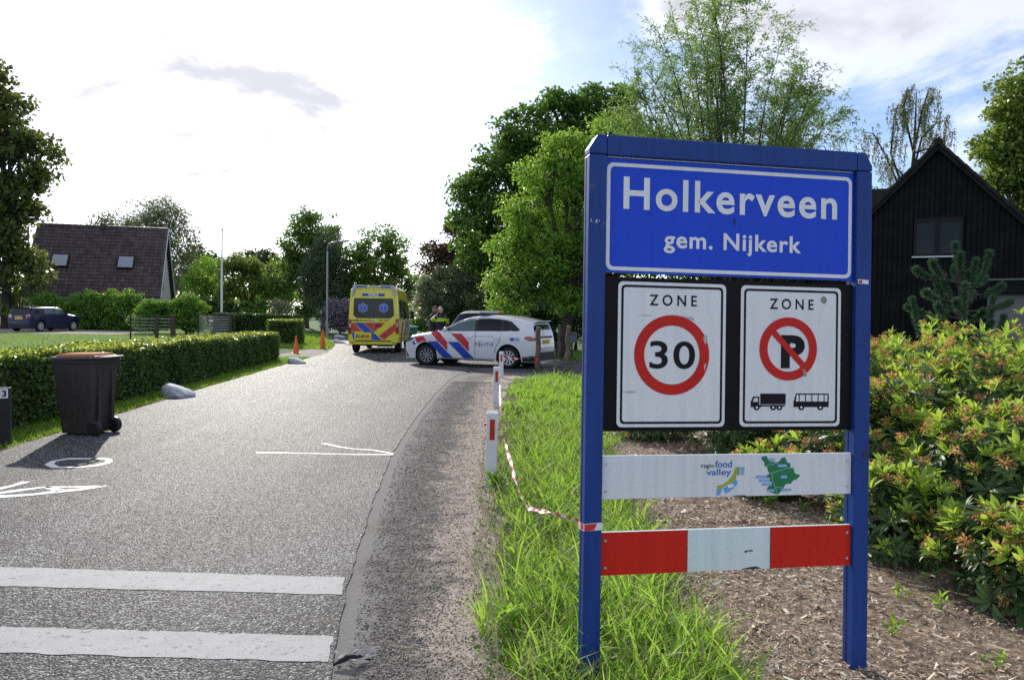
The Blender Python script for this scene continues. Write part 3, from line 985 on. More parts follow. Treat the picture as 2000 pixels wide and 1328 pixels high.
def zone_plate(u0, u1, name, label):
    v0, v1 = -0.482, 0.149
    mb = MB(); mb.prism(rrect(u0, v0, u1, v1, 0.022), lambda a, b, t: SG(a, b, t), 0.004)
    pl = spart(mb, name, M_SWHITE); pl['label'] = label
    mb = MB(); ringmesh(mb, rrect(u0 + 0.014, v0 + 0.014, u1 - 0.014, v1 - 0.014, 0.018), rrect(u0 + 0.024, v0 + 0.024, u1 - 0.024, v1 - 0.024, 0.012), 0.0052)
    spart(mb, 'border', M_INK, pl)
    return pl


z1 = zone_plate(0.066, 0.568, 'speed_limit_plate', 'white plate with red ring and the number 30')
sletters('Z O N E', 0.209, 0.048, 0.429, 0.096, 0.0054, 0.014, M_INK, z1)
mb = MB(); ringmesh(mb, disc(0.316, -0.167, 0.175, 48), disc(0.316, -0.167, 0.129, 48), 0.0054); spart(mb, 'ring', M_SRED, z1)
sletters('30', 0.212, -0.228, 0.424, -0.106, 0.0054, 0.014, M_INK, z1, 1.08)
mb = MB()
for pts in ([(0.14, 0.004), (0.2, 0.006), (0.226, 0.001), (0.2, 0.003)], [(0.09, -0.328), (0.13, -0.324), (0.16, -0.33), (0.12, -0.334)], [(0.46, -0.09), (0.475, -0.07), (0.482, -0.1), (0.470, -0.12)], [(0.36, 0.004), (0.41, 0.001), (0.42, -0.014), (0.38, -0.006)], [(0.465, -0.21), (0.478, -0.20), (0.47, -0.24)]):
    flat(mb, pts, 0.0060)
spart(mb, 'scratch', mat('grey_scratch', (0.5, 0.49, 0.48), rough=0.8), z1)
z2 = zone_plate(0.641, 1.136, 'parking_ban_plate', 'white plate with crossed out P above truck and bus symbols')
sletters('Z O N E', 0.780, 0.046, 0.998, 0.094, 0.0054, 0.014, M_INK, z2)
mb = MB(); text_box(mb, 'P', 0.838, -0.22, 0.956, -0.07, lambda a, b: SG(a, b, 0.0054), 0.05); spart(mb, 'lettering', M_INK, z2)
mb = MB(); ringmesh(mb, disc(0.874, -0.132, 0.1425, 48), disc(0.874, -0.132, 0.103, 48), 0.0064)
c45 = 0.7071
flat(mb, [(0.874 + a * c45 + b * c45, -0.132 - a * c45 + b * c45) for a, b in ((-0.108, -0.014), (0.108, -0.014), (0.108, 0.014), (-0.108, 0.014))], 0.0062)
spart(mb, 'ring', M_SRED, z2)
mb = MB()          # truck
tx = lambda a, b: (0.693 + a * 0.171, -0.408 + b * 0.074)
flat(mb, [tx(*p) for p in ((0.0, 0.18), (0.0, 0.5), (0.07, 0.82), (0.24, 0.82), (0.24, 0.32), (0.30, 0.32), (0.30, 0.18))], 0.0054)
flat(mb, [tx(*p) for p in ((0.27, 0.35), (1.0, 0.35), (1.0, 1.0), (0.27, 1.0))], 0.0054)
flat(mb, [tx(*p) for p in ((0.30, 0.22), (0.98, 0.22), (0.98, 0.31), (0.30, 0.31))], 0.0056)
for cx in (0.17, 0.64, 0.82):
    flat(mb, [tx(cx + 0.085 * math.cos(t), 0.16 + 0.17 * math.sin(t)) for t in np.linspace(0, 6.1, 16)], 0.0060)
spart(mb, 'truck_print', M_INK, z2)
mb = MB()
flat(mb, [tx(*p) for p in ((0.055, 0.5), (0.1, 0.73), (0.2, 0.73), (0.2, 0.5))], 0.0058)
for cx in (0.17, 0.64, 0.82):
    flat(mb, [tx(cx + 0.034 * math.cos(t), 0.16 + 0.07 * math.sin(t)) for t in np.linspace(0, 6.1, 12)], 0.0064)
spart(mb, 'truck_window_print', M_SWHITE, z2)
mb = MB()          # bus
bx_ = lambda a, b: (0.903 + a * 0.176, -0.408 + b * 0.075)
flat(mb, [bx_(*p) for p in ((0.0, 0.18), (0.0, 0.5), (0.07, 1.0), (1.0, 1.0), (1.0, 0.18))], 0.0054)
for cx in (0.22, 0.76):
    flat(mb, [bx_(cx + 0.085 * math.cos(t), 0.16 + 0.17 * math.sin(t)) for t in np.linspace(0, 6.1, 16)], 0.0060)
spart(mb, 'bus_print', M_INK, z2)
mb = MB()
for k, (a0, a1) in enumerate(((0.06, 0.14), (0.17, 0.32), (0.35, 0.5), (0.53, 0.68), (0.71, 0.85), (0.88, 0.96))):
    flat(mb, [bx_(*p) for p in ((a0, 0.52), (a1, 0.52), (a1, 0.92), (a0 + (0.03 if k == 0 else 0), 0.92))], 0.0058)
for cx in (0.22, 0.76):
    flat(mb, [bx_(cx + 0.034 * math.cos(t), 0.16 + 0.07 * math.sin(t)) for t in np.linspace(0, 6.1, 12)], 0.0064)
spart(mb, 'bus_window_print', M_SWHITE, z2)
mb = MB()
for cx, cy, s in ((1.049, 0.095, 0.017), (0.958, -0.245, 0.012), (0.951, -0.232, 0.008)):
    flat(mb, [(cx + s * random.uniform(0.6, 1) * math.cos(t), cy + s * 1.2 * random.uniform(0.6, 1) * math.sin(t)) for t in np.linspace(0, 6, 14)], 0.0068)
spart(mb, 'dirt_spot', mat('bird_dirt', (0.3, 0.29, 0.28), rough=0.9, var=0.6, vscale=120), z2)

# region board with logos
mb = MB(); sbox(mb, 0.002, -0.792, 1.198, -0.605, -0.014, 0.004)
rb = spart(mb, 'region_board', mat('white_board', (0.8, 0.81, 0.83), streak=0.12, rough=0.4, var=0.03, vscale=3, dirt=((0.4, 0.4, 0.4), 0.68, 0.84, 20)), bevel=0.0015)
M_PBLUE = mat('print_blue', (0.03, 0.16, 0.5), rough=0.5); M_PGREEN = mat('print_green', (0.01, 0.2, 0.07), rough=0.5)
M_PDGR = mat('print_dark_green', (0.02, 0.1, 0.06), rough=0.5); M_PLIME = mat('print_lime', (0.36, 0.46, 0.02), rough=0.5)
M_PSKY = mat('print_sky_blue', (0.14, 0.38, 0.75), rough=0.5); M_PPALE = mat('print_pale_green', (0.5, 0.66, 0.5), rough=0.5)
mb = MB(); text_box(mb, 'regio', 0.459, -0.668, 0.522, -0.645, lambda a, b: SG(a, b, 0.0055), 0.012); spart(mb, 'lettering', M_PDGR, rb)
mb = MB(); text_box(mb, 'food', 0.526, -0.663, 0.606, -0.631, lambda a, b: SG(a, b, 0.0055), 0.014); spart(mb, 'lettering', M_PBLUE, rb)
mb = MB(); text_box(mb, 'valley', 0.485, -0.705, 0.603, -0.668, lambda a, b: SG(a, b, 0.0055), 0.014); spart(mb, 'lettering', M_PBLUE, rb)
lg = lambda x, y: (0.534 + (x - 395) / 350 * 0.132, -0.66 - (y - 210) / 360 * 0.125)
mb = MB(); flat(mb, [lg(*p) for p in ((630, 212), (660, 212), (652, 300), (634, 372), (565, 425), (480, 465), (400, 502), (400, 450), (480, 430), (555, 375), (608, 300))], 0.0055); spart(mb, 'logo_print', M_PLIME, rb)
mb = MB()
flat(mb, [lg(*p) for p in ((640, 370), (666, 420), (600, 492), (508, 552), (478, 480), (570, 432))], 0.0055)
flat(mb, [lg(*p) for p in ((400, 506), (470, 474), (435, 566), (395, 570))], 0.0055)
for x in (690, 708, 724, 738): flat(mb, [lg(x, 212), lg(x + 9, 212), lg(x + 3, 318), lg(x - 4, 318)], 0.0055)
spart(mb, 'logo_print', M_PSKY, rb)
mb = MB()
for x in (662, 674): flat(mb, [lg(x, 212), lg(x + 6, 212), lg(x + 2, 318), lg(x - 4, 318)], 0.0056)
spart(mb, 'logo_print', M_PDGR, rb)
mb = MB(); flat(mb, [lg(*p) for p in ((530, 435), (615, 430), (605, 475), (540, 480))], 0.006); flat(mb, [lg(*p) for p in ((468, 480), (485, 560), (450, 560))], 0.006)
spart(mb, 'logo_print', M_SWHITE, rb)
mpf = lambda x, y: (0.747 + (x - 970) / 505 * 0.193, -0.613 - (y - 65) / 510 * 0.174)
mb = MB()
flat(mb, [mpf(*p) for p in ((970, 90), (985, 75), (1040, 65), (1055, 110), (1080, 140), (1150, 150), (1190, 150), (1240, 92), (1280, 88), (1290, 120), (1310, 160), (1345, 165), (1350, 225), (1390, 232), (1400, 290), (1430, 315), (1475, 318), (1460, 350), (1425, 385), (1390, 390), (1355, 435), (1290, 440), (1260, 490), (1235, 535), (1180, 578), (1100, 545), (1045, 505), (1070, 465), (1112, 455), (1105, 410), (1075, 385), (1090, 352), (1040, 355), (1055, 310), (1085, 300), (1060, 265), (1045, 205), (1015, 200), (1012, 150), (985, 120))], 0.0055)
spart(mb, 'map_print', M_PGREEN, rb)
mb = MB()


def pline(mb, pts, hw, w, f):
    for a, b in zip(pts[:-1], pts[1:]):
        a, b = Vector(f(*a)), Vector(f(*b)); d = (b - a); n = Vector((-d.y, d.x)).normalized() * hw
        flat(mb, [tuple(a - n), tuple(b - n), tuple(b + n), tuple(a + n)], w)


for L_ in ([(1045, 205), (1060, 175), (1095, 170), (1110, 195), (1135, 165), (1190, 155)], [(1085, 300), (1110, 290), (1200, 265), (1265, 250), (1300, 232), (1390, 228)], [(1110, 290), (1118, 400), (1140, 440), (1145, 480), (1250, 488)], [(1145, 480), (1170, 520), (1165, 570)]):
    pline(mb, L_, 0.0009, 0.0062, mpf)
spart(mb, 'map_border_print', M_PPALE, rb)
mb = MB(); mb2 = MB()
for x0, y0, x1, y1 in ((1055, 102, 1140, 132), (1178, 178, 1300, 218), (1218, 325, 1305, 365), (905, 322, 1045, 355), (947, 373, 1080, 405), (985, 424, 1112, 455), (1055, 505, 1145, 538), (1225, 503, 1362, 533)):
    flat(mb, [mpf(x0, y0), mpf(x1, y0), mpf(x1, y1), mpf(x0, y1)], 0.0066)
    flat(mb2, [mpf(x0 + 8, y0 + 10), mpf(x1 - 8, y0 + 10), mpf(x1 - 8, y1 - 10), mpf(x0 + 8, y1 - 10)], 0.0072)
spart(mb, 'map_tag_print', M_PSKY, rb); spart(mb2, 'map_tag_print', mat('print_faint', (0.4, 0.55, 0.75), rough=0.5), rb)
mb = MB(); flat(mb, [(0.614, -0.788), (0.648, -0.7865), (0.676, -0.788), (0.676, -0.7915), (0.612, -0.7915)], 0.0056)
spart(mb, 'chipped_paint', mat('chip_dark', (0.08, 0.07, 0.06), rough=0.9, var=0.5, vscale=150), rb)

sbolts(rb, [(0.022, -0.64), (0.022, -0.757), (1.178, -0.64), (1.178, -0.757)], 0.0052, 0.006)
# red and white barrier board
mb = MB(); sbox(mb, 0.002, -1.119, 1.198, -0.933, -0.014, 0.004)
bb = spart(mb, 'barrier_board', M_BWHITE, bevel=0.0015)
for a, b in ((0.003, 0.398), (0.798, 1.197)):
    mb = MB(); flat(mb, [(a, -1.118), (b, -1.118), (b, -0.934), (a, -0.934)], 0.0055); spart(mb, 'red_block', M_BRED, bb)
mb = MB()
for a in (0.398, 0.796): flat(mb, [(a, -1.118), (a + 0.0022, -1.118), (a + 0.0022, -0.934), (a, -0.934)], 0.0058)
spart(mb, 'joint', M_INK, bb)
mb = MB(); flat(mb, [(0.672, -1.034), (0.712, -1.032), (0.713, -1.038), (0.684, -1.038), (0.68, -1.044), (0.672, -1.042)], 0.0056)
flat(mb, [(0.66, -1.115), (0.70, -1.108), (0.73, -1.106), (0.755, -1.117), (0.66, -1.118)], 0.0056)
spart(mb, 'scuff', mat('black_scuff', (0.05, 0.05, 0.04), rough=0.9, var=0.5, vscale=90), bb)
sbolts(bb, [(0.022, -0.968), (0.022, -1.085), (1.178, -0.968), (1.178, -1.085)], 0.0062, 0.006)
mb = MB(); flat(mb, [(1.208, 0.173), (1.262, 0.170), (1.262, 0.189), (1.208, 0.192)], 0.0256); st = spart(mb, 'sticker', M_SWHITE)
mb = MB(); flat(mb, [(1.212, 0.1755), (1.229, 0.1745), (1.229, 0.187), (1.212, 0.188)], 0.0264); spart(mb, 'sticker_print', M_SRED, st)
mb = MB()
for a, b, c, d in ((-0.07, 0.395, -0.066, 0.412), (-0.062, 0.392, -0.058, 0.398), (-0.048, 0.392, -0.04, 0.41), (-0.034, 0.398, -0.030, 0.409), (-0.02, 0.39, -0.006, 0.394)):
    flat(mb, [(a, b), (c, b + 0.002), (c, d), (a + 0.001, d - 0.004)], 0.0254)
spart(mb, 'paint_chip', mat('paint_chip', (0.55, 0.57, 0.62), rough=0.8))
mb = MB()
flat(mb, [(1.243, -0.60), (1.262, -0.592), (1.266, -0.612), (1.25, -0.625), (1.24, -0.615)], 0.0254)
spart(mb, 'rust_spot', mat('rust_spot', (0.05, 0.035, 0.05), rough=0.9))

# ================================================================== SMALL THINGS ALONG THE ROAD
M_PWHITE = mat('white_plastic', (0.72, 0.72, 0.72), rough=0.45, var=0.05, vscale=4, dirt=((0.4, 0.38, 0.35), 0.6, 0.8, 12))
M_REFL = mat('red_reflector', (0.5, 0.02, 0.015), rough=0.25)
M_DARKM = mat('dark_metal', (0.02, 0.02, 0.022), rough=0.45, metal=0.3)
M_BLACKP = mat('black_plastic', (0.018, 0.018, 0.02), rough=0.5, var=0.2)


def delineator(px, pyb, h, w, label, lean):
    b = gp(px, pyb)
    root = empty('marker_post', b, R(6))
    root.rotation_euler = (0, lean, R(6))
    tag(root, label, 'marker post', 'marker posts along the shoulder')
    mb = MB()
    prof = [(-w / 2, -0.02), (w / 2, -0.02), (w / 2, 0.025), (w / 4, 0.045), (-w / 4, 0.045), (-w / 2, 0.025)]
    n = len(prof)
    vs = [(x, y, -0.02) for x, y in prof] + [(x, y, h - 0.02 + (0.02 if y > 0 else 0)) for x, y in prof]
    mb.add(vs, [tuple(range(n))[::-1], tuple(range(n, 2 * n))] + [(i, (i + 1) % n, n + (i + 1) % n, n + i) for i in range(n)])
    mb.build('body', M_PWHITE, root, bevel=0.004)
    mb = MB(); mb.box((0, -0.023, h * 0.76), (w * 0.44, 0.006, h * 0.27)); mb.build('reflector', M_REFL, root, bevel=0.002)
    return root


d1 = delineator(958, 950, 0.70, 0.105, 'white marker post with red reflector, nearest of three along the shoulder', 0.015)
d2 = delineator(969, 796, 0.70, 0.105, 'middle of three white marker posts on the shoulder, red striped tape at its top', 0.0)
d3 = delineator(979, 738, 0.66, 0.105, 'farthest white marker post, in front of the police car rear wheel', -0.01)

M_TRED = mat('tape_red', (0.62, 0.03, 0.035), rough=0.4); M_TWHITE = mat('tape_white', (0.8, 0.8, 0.8), rough=0.4)


def ribbon(pts, w, name, label, twist=0.0, flatten=0.3, stripe=0.11):
    """striped plastic tape: a twisting thin strip through points"""
    P = [Vector(p) for p in pts]
    fine = []
    for i in range(len(P) - 1):
        p0, p1, p2, p3 = P[max(i - 1, 0)], P[i], P[i + 1], P[min(i + 2, len(P) - 1)]
        k = max(2, int((p2 - p1).length / 0.028))
        for j in range(k):
            t = j / k
            fine.append(0.5 * ((2 * p1) + (p2 - p0) * t + (2 * p0 - 5 * p1 + 4 * p2 - p3) * t * t + (-p0 + 3 * p1 - 3 * p2 + p3) * t ** 3))
    fine.append(P[-1])
    mb = MB()
    s = 0.0
    vs = []
    for i, p in enumerate(fine):
        t = (fine[min(i + 1, len(fine) - 1)] - fine[max(i - 1, 0)]).normalized()
        a = Vector((0, 0, 1)).cross(t).normalized(); b = t.cross(a)
        ang = twist * i + flatten * math.sin(i * 0.21)
        d = (b * math.cos(ang) + a * math.sin(ang)) * w * (0.5 + 0.12 * math.sin(i * 0.37))
        n_ = d.cross(t).normalized() * w * 0.22
        vs += [p + d, p + n_, p - d]
        if i:
            s += (p - fine[i - 1]).length
    acc = 0.0
    for i in range(len(fine) - 1):
        acc += (fine[i + 1] - fine[i]).length
        mb.mi = int(acc / stripe) % 2
        mb.add([vs[3 * i], vs[3 * i + 1], vs[3 * i + 4], vs[3 * i + 3]], [(0, 1, 2, 3)])
        mb.add([vs[3 * i + 1], vs[3 * i + 2], vs[3 * i + 5], vs[3 * i + 4]], [(0, 1, 2, 3)])
    bm_o = mb
    me = bpy.data.meshes.new(name)
    me.from_pydata([tuple(v - P[0]) for v in map(Vector, mb.v)], [], mb.f)
    me.polygons.foreach_set('material_index', mb.m)
    bm = bmesh.new(); bm.from_mesh(me); bmesh.ops.remove_doubles(bm, verts=bm.verts, dist=1e-5); bm.to_mesh(me); bm.free()
    o = link(name, me, [M_TWHITE, M_TRED])
    o.location = P[0]
    tag(o, label, 'barrier tape', 'barrier tape along the verge')
    return o


t1 = ribbon([at(1140, 1020, 3.34), at(1120, 1014, 3.62), at(1085, 1004, 4.0), at(1055, 997, 4.5), at(1030, 989, 5.0), at(1012, 955, 5.6), at(996, 897, 6.3), at(984, 858, 6.85), at(974, 828, 7.28)],
            0.026, 'barrier_tape', 'red and white tape sagging from the blue sign post to the nearest marker post', 0.05, 0.5)
mb = MB()
for mi, (a, b) in enumerate((((-0.0795, -0.0365), (0.0012, 0.0)), )):
    pass
mb = MB()
wrap = [(-0.0815, -0.054), (-0.0815, 0.0262), (0.0028, 0.0262), (0.0028, -0.054)]
for i, v0 in enumerate((-0.925, )):
    n = len(wrap)
    mb.mi = 0
    vs = []
    for j, (u, w) in enumerate(wrap):
        vs.append(SG(u, v0 + 0.004 * j, w)); vs.append(SG(u, v0 + 0.032 + 0.004 * j, w))
    for j in range(3): mb.add([vs[2 * j], vs[2 * j + 2], vs[2 * j + 3], vs[2 * j + 1]], [(0, 1, 2, 3)])
    mb.mi = 1
    mb.add([SG(-0.0822, v0 + 0.006, -0.02), SG(-0.0822, v0 + 0.006, 0.02), SG(-0.0822, v0 + 0.034, 0.02), SG(-0.0822, v0 + 0.034, -0.02)], [(0, 1, 2, 3)])
    mb.add([SG(-0.078, v0 + 0.004, 0.0268), SG(-0.035, v0 + 0.008, 0.0268), SG(-0.022, v0 + 0.036, 0.0268), SG(-0.078, v0 + 0.034, 0.0268)], [(0, 1, 2, 3)])
mb.build('wrap', [M_TWHITE, M_TRED], t1, loc=t1.location)
t2 = ribbon([at(974, 826, 7.25), at(976, 800, 8.3), at(976, 772, 10.3), at(976, 742, 12), at(975, 724, 13.3)],
            0.03, 'barrier_tape', 'thin stretch of tape between the nearest and middle marker posts', 0.02, 0.2)
t3 = ribbon([at(980, 699, 19.7), at(1000, 700.5, 20.1), at(1025, 699.5, 20.7), at(1050, 696.5, 21.3)],
            0.06, 'barrier_tape', 'red and white tape from the farthest marker post to the wooden post', 0.04, 0.3, 0.16)
mb = MB(); mb.box(at(959, 828, 7.255), (0.125, 0.1, 0.02)); mb.build('wrap', M_TRED, t2, loc=t2.location)
mb = MB()
mb.mi = 0
pp = at(1049, 699, 21.2)
mb.add([pp + Vector(q) for q in ((-0.03, 0, 0), (0.02, 0, 0.0), (-0.01, -0.01, -0.16), (-0.05, -0.01, -0.14))], [(0, 1, 2, 3)])
mb.build('loose_end', M_TRED, t3, loc=t3.location)

# wheelie bin
bp0 = gp(172, 848); bp0.z = 0.016
binr = empty('wheelie_bin', bp0, R(-9)); binr.scale = (0.93, 0.93, 0.97)
tag(binr, 'dark brown wheelie bin with orange lid standing at the hedge', 'wheelie bin')
M_BIN = mat('dark_bin_plastic', (0.045, 0.036, 0.034), rough=0.5, var=0.12, vscale=5, bump=0.08, bscale=220, dirt=((0.11, 0.09, 0.08), 0.6, 0.8, 8))
M_LID = mat('orange_lid', (0.4, 0.13, 0.035), spec=0.12, rough=0.75, var=0.12, vscale=6, dirt=((0.2, 0.08, 0.03), 0.6, 0.8, 9))


def loft(mb, secs):
    n = len(secs[0]); b = []
    for s in secs: b += [tuple(p) for p in s]
    fs = []
    for i in range(len(secs) - 1):
        for j in range(n):
            j2 = (j + 1) % n
            fs.append((i * n + j, i * n + j2, (i + 1) * n + j2, (i + 1) * n + j))
    fs.append(tuple(range(n - 1, -1, -1))); fs.append(tuple((len(secs) - 1) * n + j for j in range(n)))
    mb.add(b, fs)


mb = MB()        # local +X is the back with the wheels
secs = []
for z, x0, x1, hw in ((0.02, -0.26, 0.20, 0.20), (0.1, -0.265, 0.205, 0.205), (0.20, -0.275, 0.235, 0.215), (0.6, -0.31, 0.265, 0.245), (0.93, -0.335, 0.29, 0.265), (0.935, -0.355, 0.31, 0.285), (0.975, -0.36, 0.315, 0.29)):
    secs.append([(a, b, z) for a, b in rrect(x0, -hw, x1, hw, 0.045, 4)])
loft(mb, secs)
mb.build('body', M_BIN, binr, smooth=True, autosmooth=40)
for yy in (-0.13, 0.13):
    mb = MB(); mb.box((0.275, yy, 0.54), (0.03, 0.05, 0.75)); mb.build('rib', M_BIN, binr, bevel=0.008)
for yy in (-0.21, 0.0):
    mb = MB(); mb.box((-0.02, yy - 0.03 if yy < 0 else -0.242, 0.5), (0.05, 0.012, 0.7), Matrix.Rotation(R(3.6), 3, 'X')); mb.build('rib', M_BIN, binr, bevel=0.006)
mb = MB()
secs = []
for z, x0, x1, hw, r in ((0.978, -0.38, 0.29, 0.29, 0.04), (1.004, -0.375, 0.285, 0.285, 0.05), (1.016, -0.33, 0.275, 0.25, 0.07)):
    secs.append([(a, b, z + 0.02 * (a + 0.3)) for a, b in rrect(x0, -hw, x1, hw, r, 4)])
loft(mb, secs)
ld = mb.build('lid', M_BIN, binr, smooth=True, autosmooth=50)
mb = MB(); secs = []
for z, x0, x1, hw, r in ((1.008, -0.34, 0.265, 0.262, 0.06), (1.034, -0.31, 0.25, 0.235, 0.07), (1.05, -0.22, 0.22, 0.16, 0.07)):
    secs.append([(a, b, z + 0.02 * (a + 0.3)) for a, b in rrect(x0, -hw, x1, hw, r, 4)])
loft(mb, secs)
mb.build('lid_top', M_LID, ld, smooth=True, autosmooth=50)
mb = MB(); mb.tube([(0.27, -0.24, 0.985), (0.36, -0.24, 1.0), (0.385, -0.2, 1.005), (0.385, 0.2, 1.005), (0.36, 0.24, 1.0), (0.27, 0.24, 0.985)], 0.017, 8)
for yy in (-0.09, 0.09): mb.box((0.33, yy, 0.995), (0.1, 0.035, 0.03))
mb.build('handle', M_BIN, binr, smooth=True)
for yy in (-0.2, 0.2):
    mb = MB(); mb.lathe([(0.0, -0.03), (0.085, -0.03), (0.1, -0.02), (0.1, 0.02), (0.085, 0.03), (0.055, 0.032), (0.05, 0.02), (0.0, 0.02)], 20, Matrix.Translation((0.255, yy, 0.1)) @ Matrix.Rotation(R(90), 4, 'X'))
    mb.build('wheel', M_BLACKP, binr, smooth=True, autosmooth=40)
mb = MB(); mb.tube([(0.255, -0.19, 0.1), (0.255, 0.19, 0.1)], 0.012, 8); mb.build('axle', M_DARKM, binr)

# house number post
hp = gp(-2, 872); hp.z = 0
num = empty('number_post', hp, R(20))
tag(num, 'dark post with white house number plate before the hedge', 'number post')
mb = MB(); mb.box((0, 0, 0.33), (0.24, 0.08, 0.7)); mb.build('post', mat('black_stained_wood', (0.02, 0.018, 0.017), rough=0.7, bump=0.3, bscale=60), num, bevel=0.006)
mb = MB(); mb.box((0.04, -0.046, 0.615), (0.13, 0.008, 0.11)); pl = mb.build('number_plate', M_SWHITE, num, bevel=0.002)
mb = MB(); text_box(mb, '3', 0.046, 0.578, 0.09, 0.652, lambda a, b: Vector((a, -0.0515, b)), 0.03); mb.build('lettering', M_INK, pl)

# boulders
M_STONE = mat('granite', (0.5, 0.52, 0.57), rough=0.8, var=0.25, vscale=7, bump=0.5, bscale=30, dirt=((0.3, 0.31, 0.3), 0.6, 0.78, 5))


def boulder(px, pyb, w, h, d, seed, label, rot=0.0, z=0.0):
    rg = np.random.default_rng(seed)
    bm = bmesh.new(); bmesh.ops.create_icosphere(bm, subdivisions=3, radius=1.0)
    for v in bm.verts:
        c = v.co.copy()
        for k in range(4):
            pass
        x = c.x; prof = 1.0 - 0.42 * max(0, x + 0.55)       # high blunt end on the left, sloping to the right
        q = abs(c.x) ** 0.75 * (1 if c.x > 0 else -1), abs(c.y) ** 0.7 * (1 if c.y > 0 else -1), abs(c.z) ** 0.7 * (1 if c.z > 0 else -1)
        nz = 1 + 0.07 * rg.normal() * 0.5 + 0.06 * math.sin(3.1 * c.x + seed) * math.cos(2.7 * c.y + seed * 2) + 0.03 * math.sin(7 * c.z + 5 * c.x + seed)
        v.co = Vector((q[0] * w / 2 * nz, q[1] * d / 2 * nz, (q[2] * 0.6 + 0.25) * h * prof * nz))
    me = bpy.data.meshes.new('boulder'); bm.to_mesh(me); bm.free()
    o = link('boulder', me, M_STONE, None, True); me.set_sharp_from_angle(angle=R(22))
    o.location = gp(px, pyb, z); o.rotation_euler = (0, 0, rot)
    tag(o, label, 'boulder', 'boulders along the road edge')
    return o


boulder(347, 776, 0.62, 0.32, 0.4, 1, 'pale grey wedge-shaped boulder at the hedge foot beyond the wheelie bin', R(-14))
boulder(580, 711, 0.55, 0.26, 0.35, 2, 'small pale boulder at the far end of the clipped hedge', R(-14))
boulder(662, 671, 0.62, 0.26, 0.4, 3, 'grey boulder on the grass left of the ambulance, the nearer one', R(-6))
boulder(664, 660, 0.66, 0.27, 0.4, 4, 'grey boulder on the grass left of the ambulance, the farther one', R(-6))

# traffic cones
M_CONE = mat('orange_cone', (0.75, 0.14, 0.02), rough=0.5, var=0.08)


def cone(px, pyb, h, label):
    root = empty('traffic_cone', gp(px, pyb))
    tag(root, label, 'traffic cone', 'traffic cones at the garden entrance')
    k = h / 0.75
    mb = MB(); mb.lathe([(0.135 * k, 0.03 * k), (0.03 * k, 0.73 * k), (0.022 * k, 0.75 * k)], 18); mb.build('body', M_CONE, root, smooth=True, autosmooth=40)
    mb = MB(); mb.box((0, 0, 0.016 * k), (0.38 * k, 0.38 * k, 0.032 * k)); mb.build('foot', M_CONE, root, bevel=0.01)
    return root


cone(578, 690, 0.66, 'orange traffic cone at the far end of the long hedge')
cone(630, 681, 0.82, 'orange traffic cone beside the square hedge block')

# rough wooden posts and a letter box by the side road
M_WOOD = mat('weathered_wood', (0.13, 0.1, 0.075), rough=0.85, var=0.35, vscale=9, bump=0.8, bscale=35)


def wood_post(x, y, h, r, lean, seed, label):
    rg = random.Random(seed)
    root = empty('wooden_post', (x, y, -0.012)); root.rotation_euler = (lean[0], lean[1], 0)
    tag(root, label, 'wooden post', 'rough wooden posts by the side road')
    mb = MB()
    n = 9
    pts = [(0.012 * math.sin(i * 1.3 + seed), 0.01 * math.cos(i * 1.7 + seed), h * i / n - 0.05) for i in range(n + 1)]
    mb.tube(pts, [r * (1.12 - 0.2 * i / n + 0.05 * rg.uniform(-1, 1)) for i in range(n + 1)], 9)
    mb.build('shaft', M_WOOD, root, smooth=True, autosmooth=50)
    mb = MB()
    mb.tube([(0.0, 0.0, h - 0.06), (0.004, 0.002, h - 0.02)], [r * 0.93, r * 0.8], 9)
    mb.build('top_end', mat('cut_wood', (0.3, 0.24, 0.17), rough=0.85, bump=0.4), root)
    return root


wood_post(0.71, 21.4, 1.3, 0.07, (0, 0.01), 1, 'rough wooden post at the police car tail, tape tied to it')
wood_post(1.46, 20.7, 1.35, 0.065, (0.0, 0.03), 2, 'rough wooden post nearest the blue sign, leaning slightly')
wood_post(1.70, 27.8, 1.28, 0.062, (0.02, -0.01), 3, 'rough wooden post across the side road under the tree')
lbx = empty('letter_box', (2.18, 28.3, -0.012)); tag(lbx, 'grey letter box on a thin post under the trees', 'letter box')
mb = MB(); mb.tube([(0, 0, 0), (0, 0, 0.62)], 0.028, 8); mb.build('pole', M_DARKM, lbx)
mb = MB(); mb.box((0, 0, 0.8), (0.34, 0.24, 0.38)); bx0 = mb.build('box', mat('grey_box_paint', (0.12, 0.14, 0.16), rough=0.5, var=0.15), lbx, bevel=0.02)
mb = MB(); mb.box((0, -0.123, 0.9), (0.26, 0.008, 0.035)); mb.build('slot', M_BLACKP, bx0)

# clump of torn feathers on the grit
fc = gp(690, 1300); fc.z = 0.012
fr = empty('feather_clump', fc, 0.3)
tag(fr, 'grey tangle of torn feathers on the asphalt edge', 'feathers')
M_FEA = leaf_mat('grey_feather', [(0.05, 0.045, 0.04), (0.22, 0.2, 0.18), (0.5, 0.47, 0.43)], (0.4, 0.38, 0.35), 0.2, 0.7)
for i in range(26):
    a = random.gauss(0.2, 0.9); l = random.uniform(0.05, 0.12); d = Vector((math.cos(a), math.sin(a), random.uniform(0.0, 0.35)))
    s = Vector((-d.y, d.x, random.uniform(-0.4, 0.4))).normalized() * random.uniform(0.006, 0.014)
    b0 = Vector((random.uniform(-0.07, 0.03), random.uniform(-0.03, 0.03), random.uniform(0.004, 0.03)))
    mb = MB()
    mb.add([b0 - s * 0.2, b0 + s * 0.2, b0 + d * l * 0.5 + s + Vector((0, 0, 0.01)), b0 + d * l, b0 + d * l * 0.55 - s], [(0, 1, 2, 4), (4, 2, 3)])
    mb.build('feather', M_FEA, fr, fixn=False)
mb = MB(); mb.tube([(-0.09, -0.02, 0.012), (-0.03, 0.0, 0.03), (0.03, 0.01, 0.022), (0.08, 0.0, 0.008)], [0.006, 0.013, 0.011, 0.003], 8)
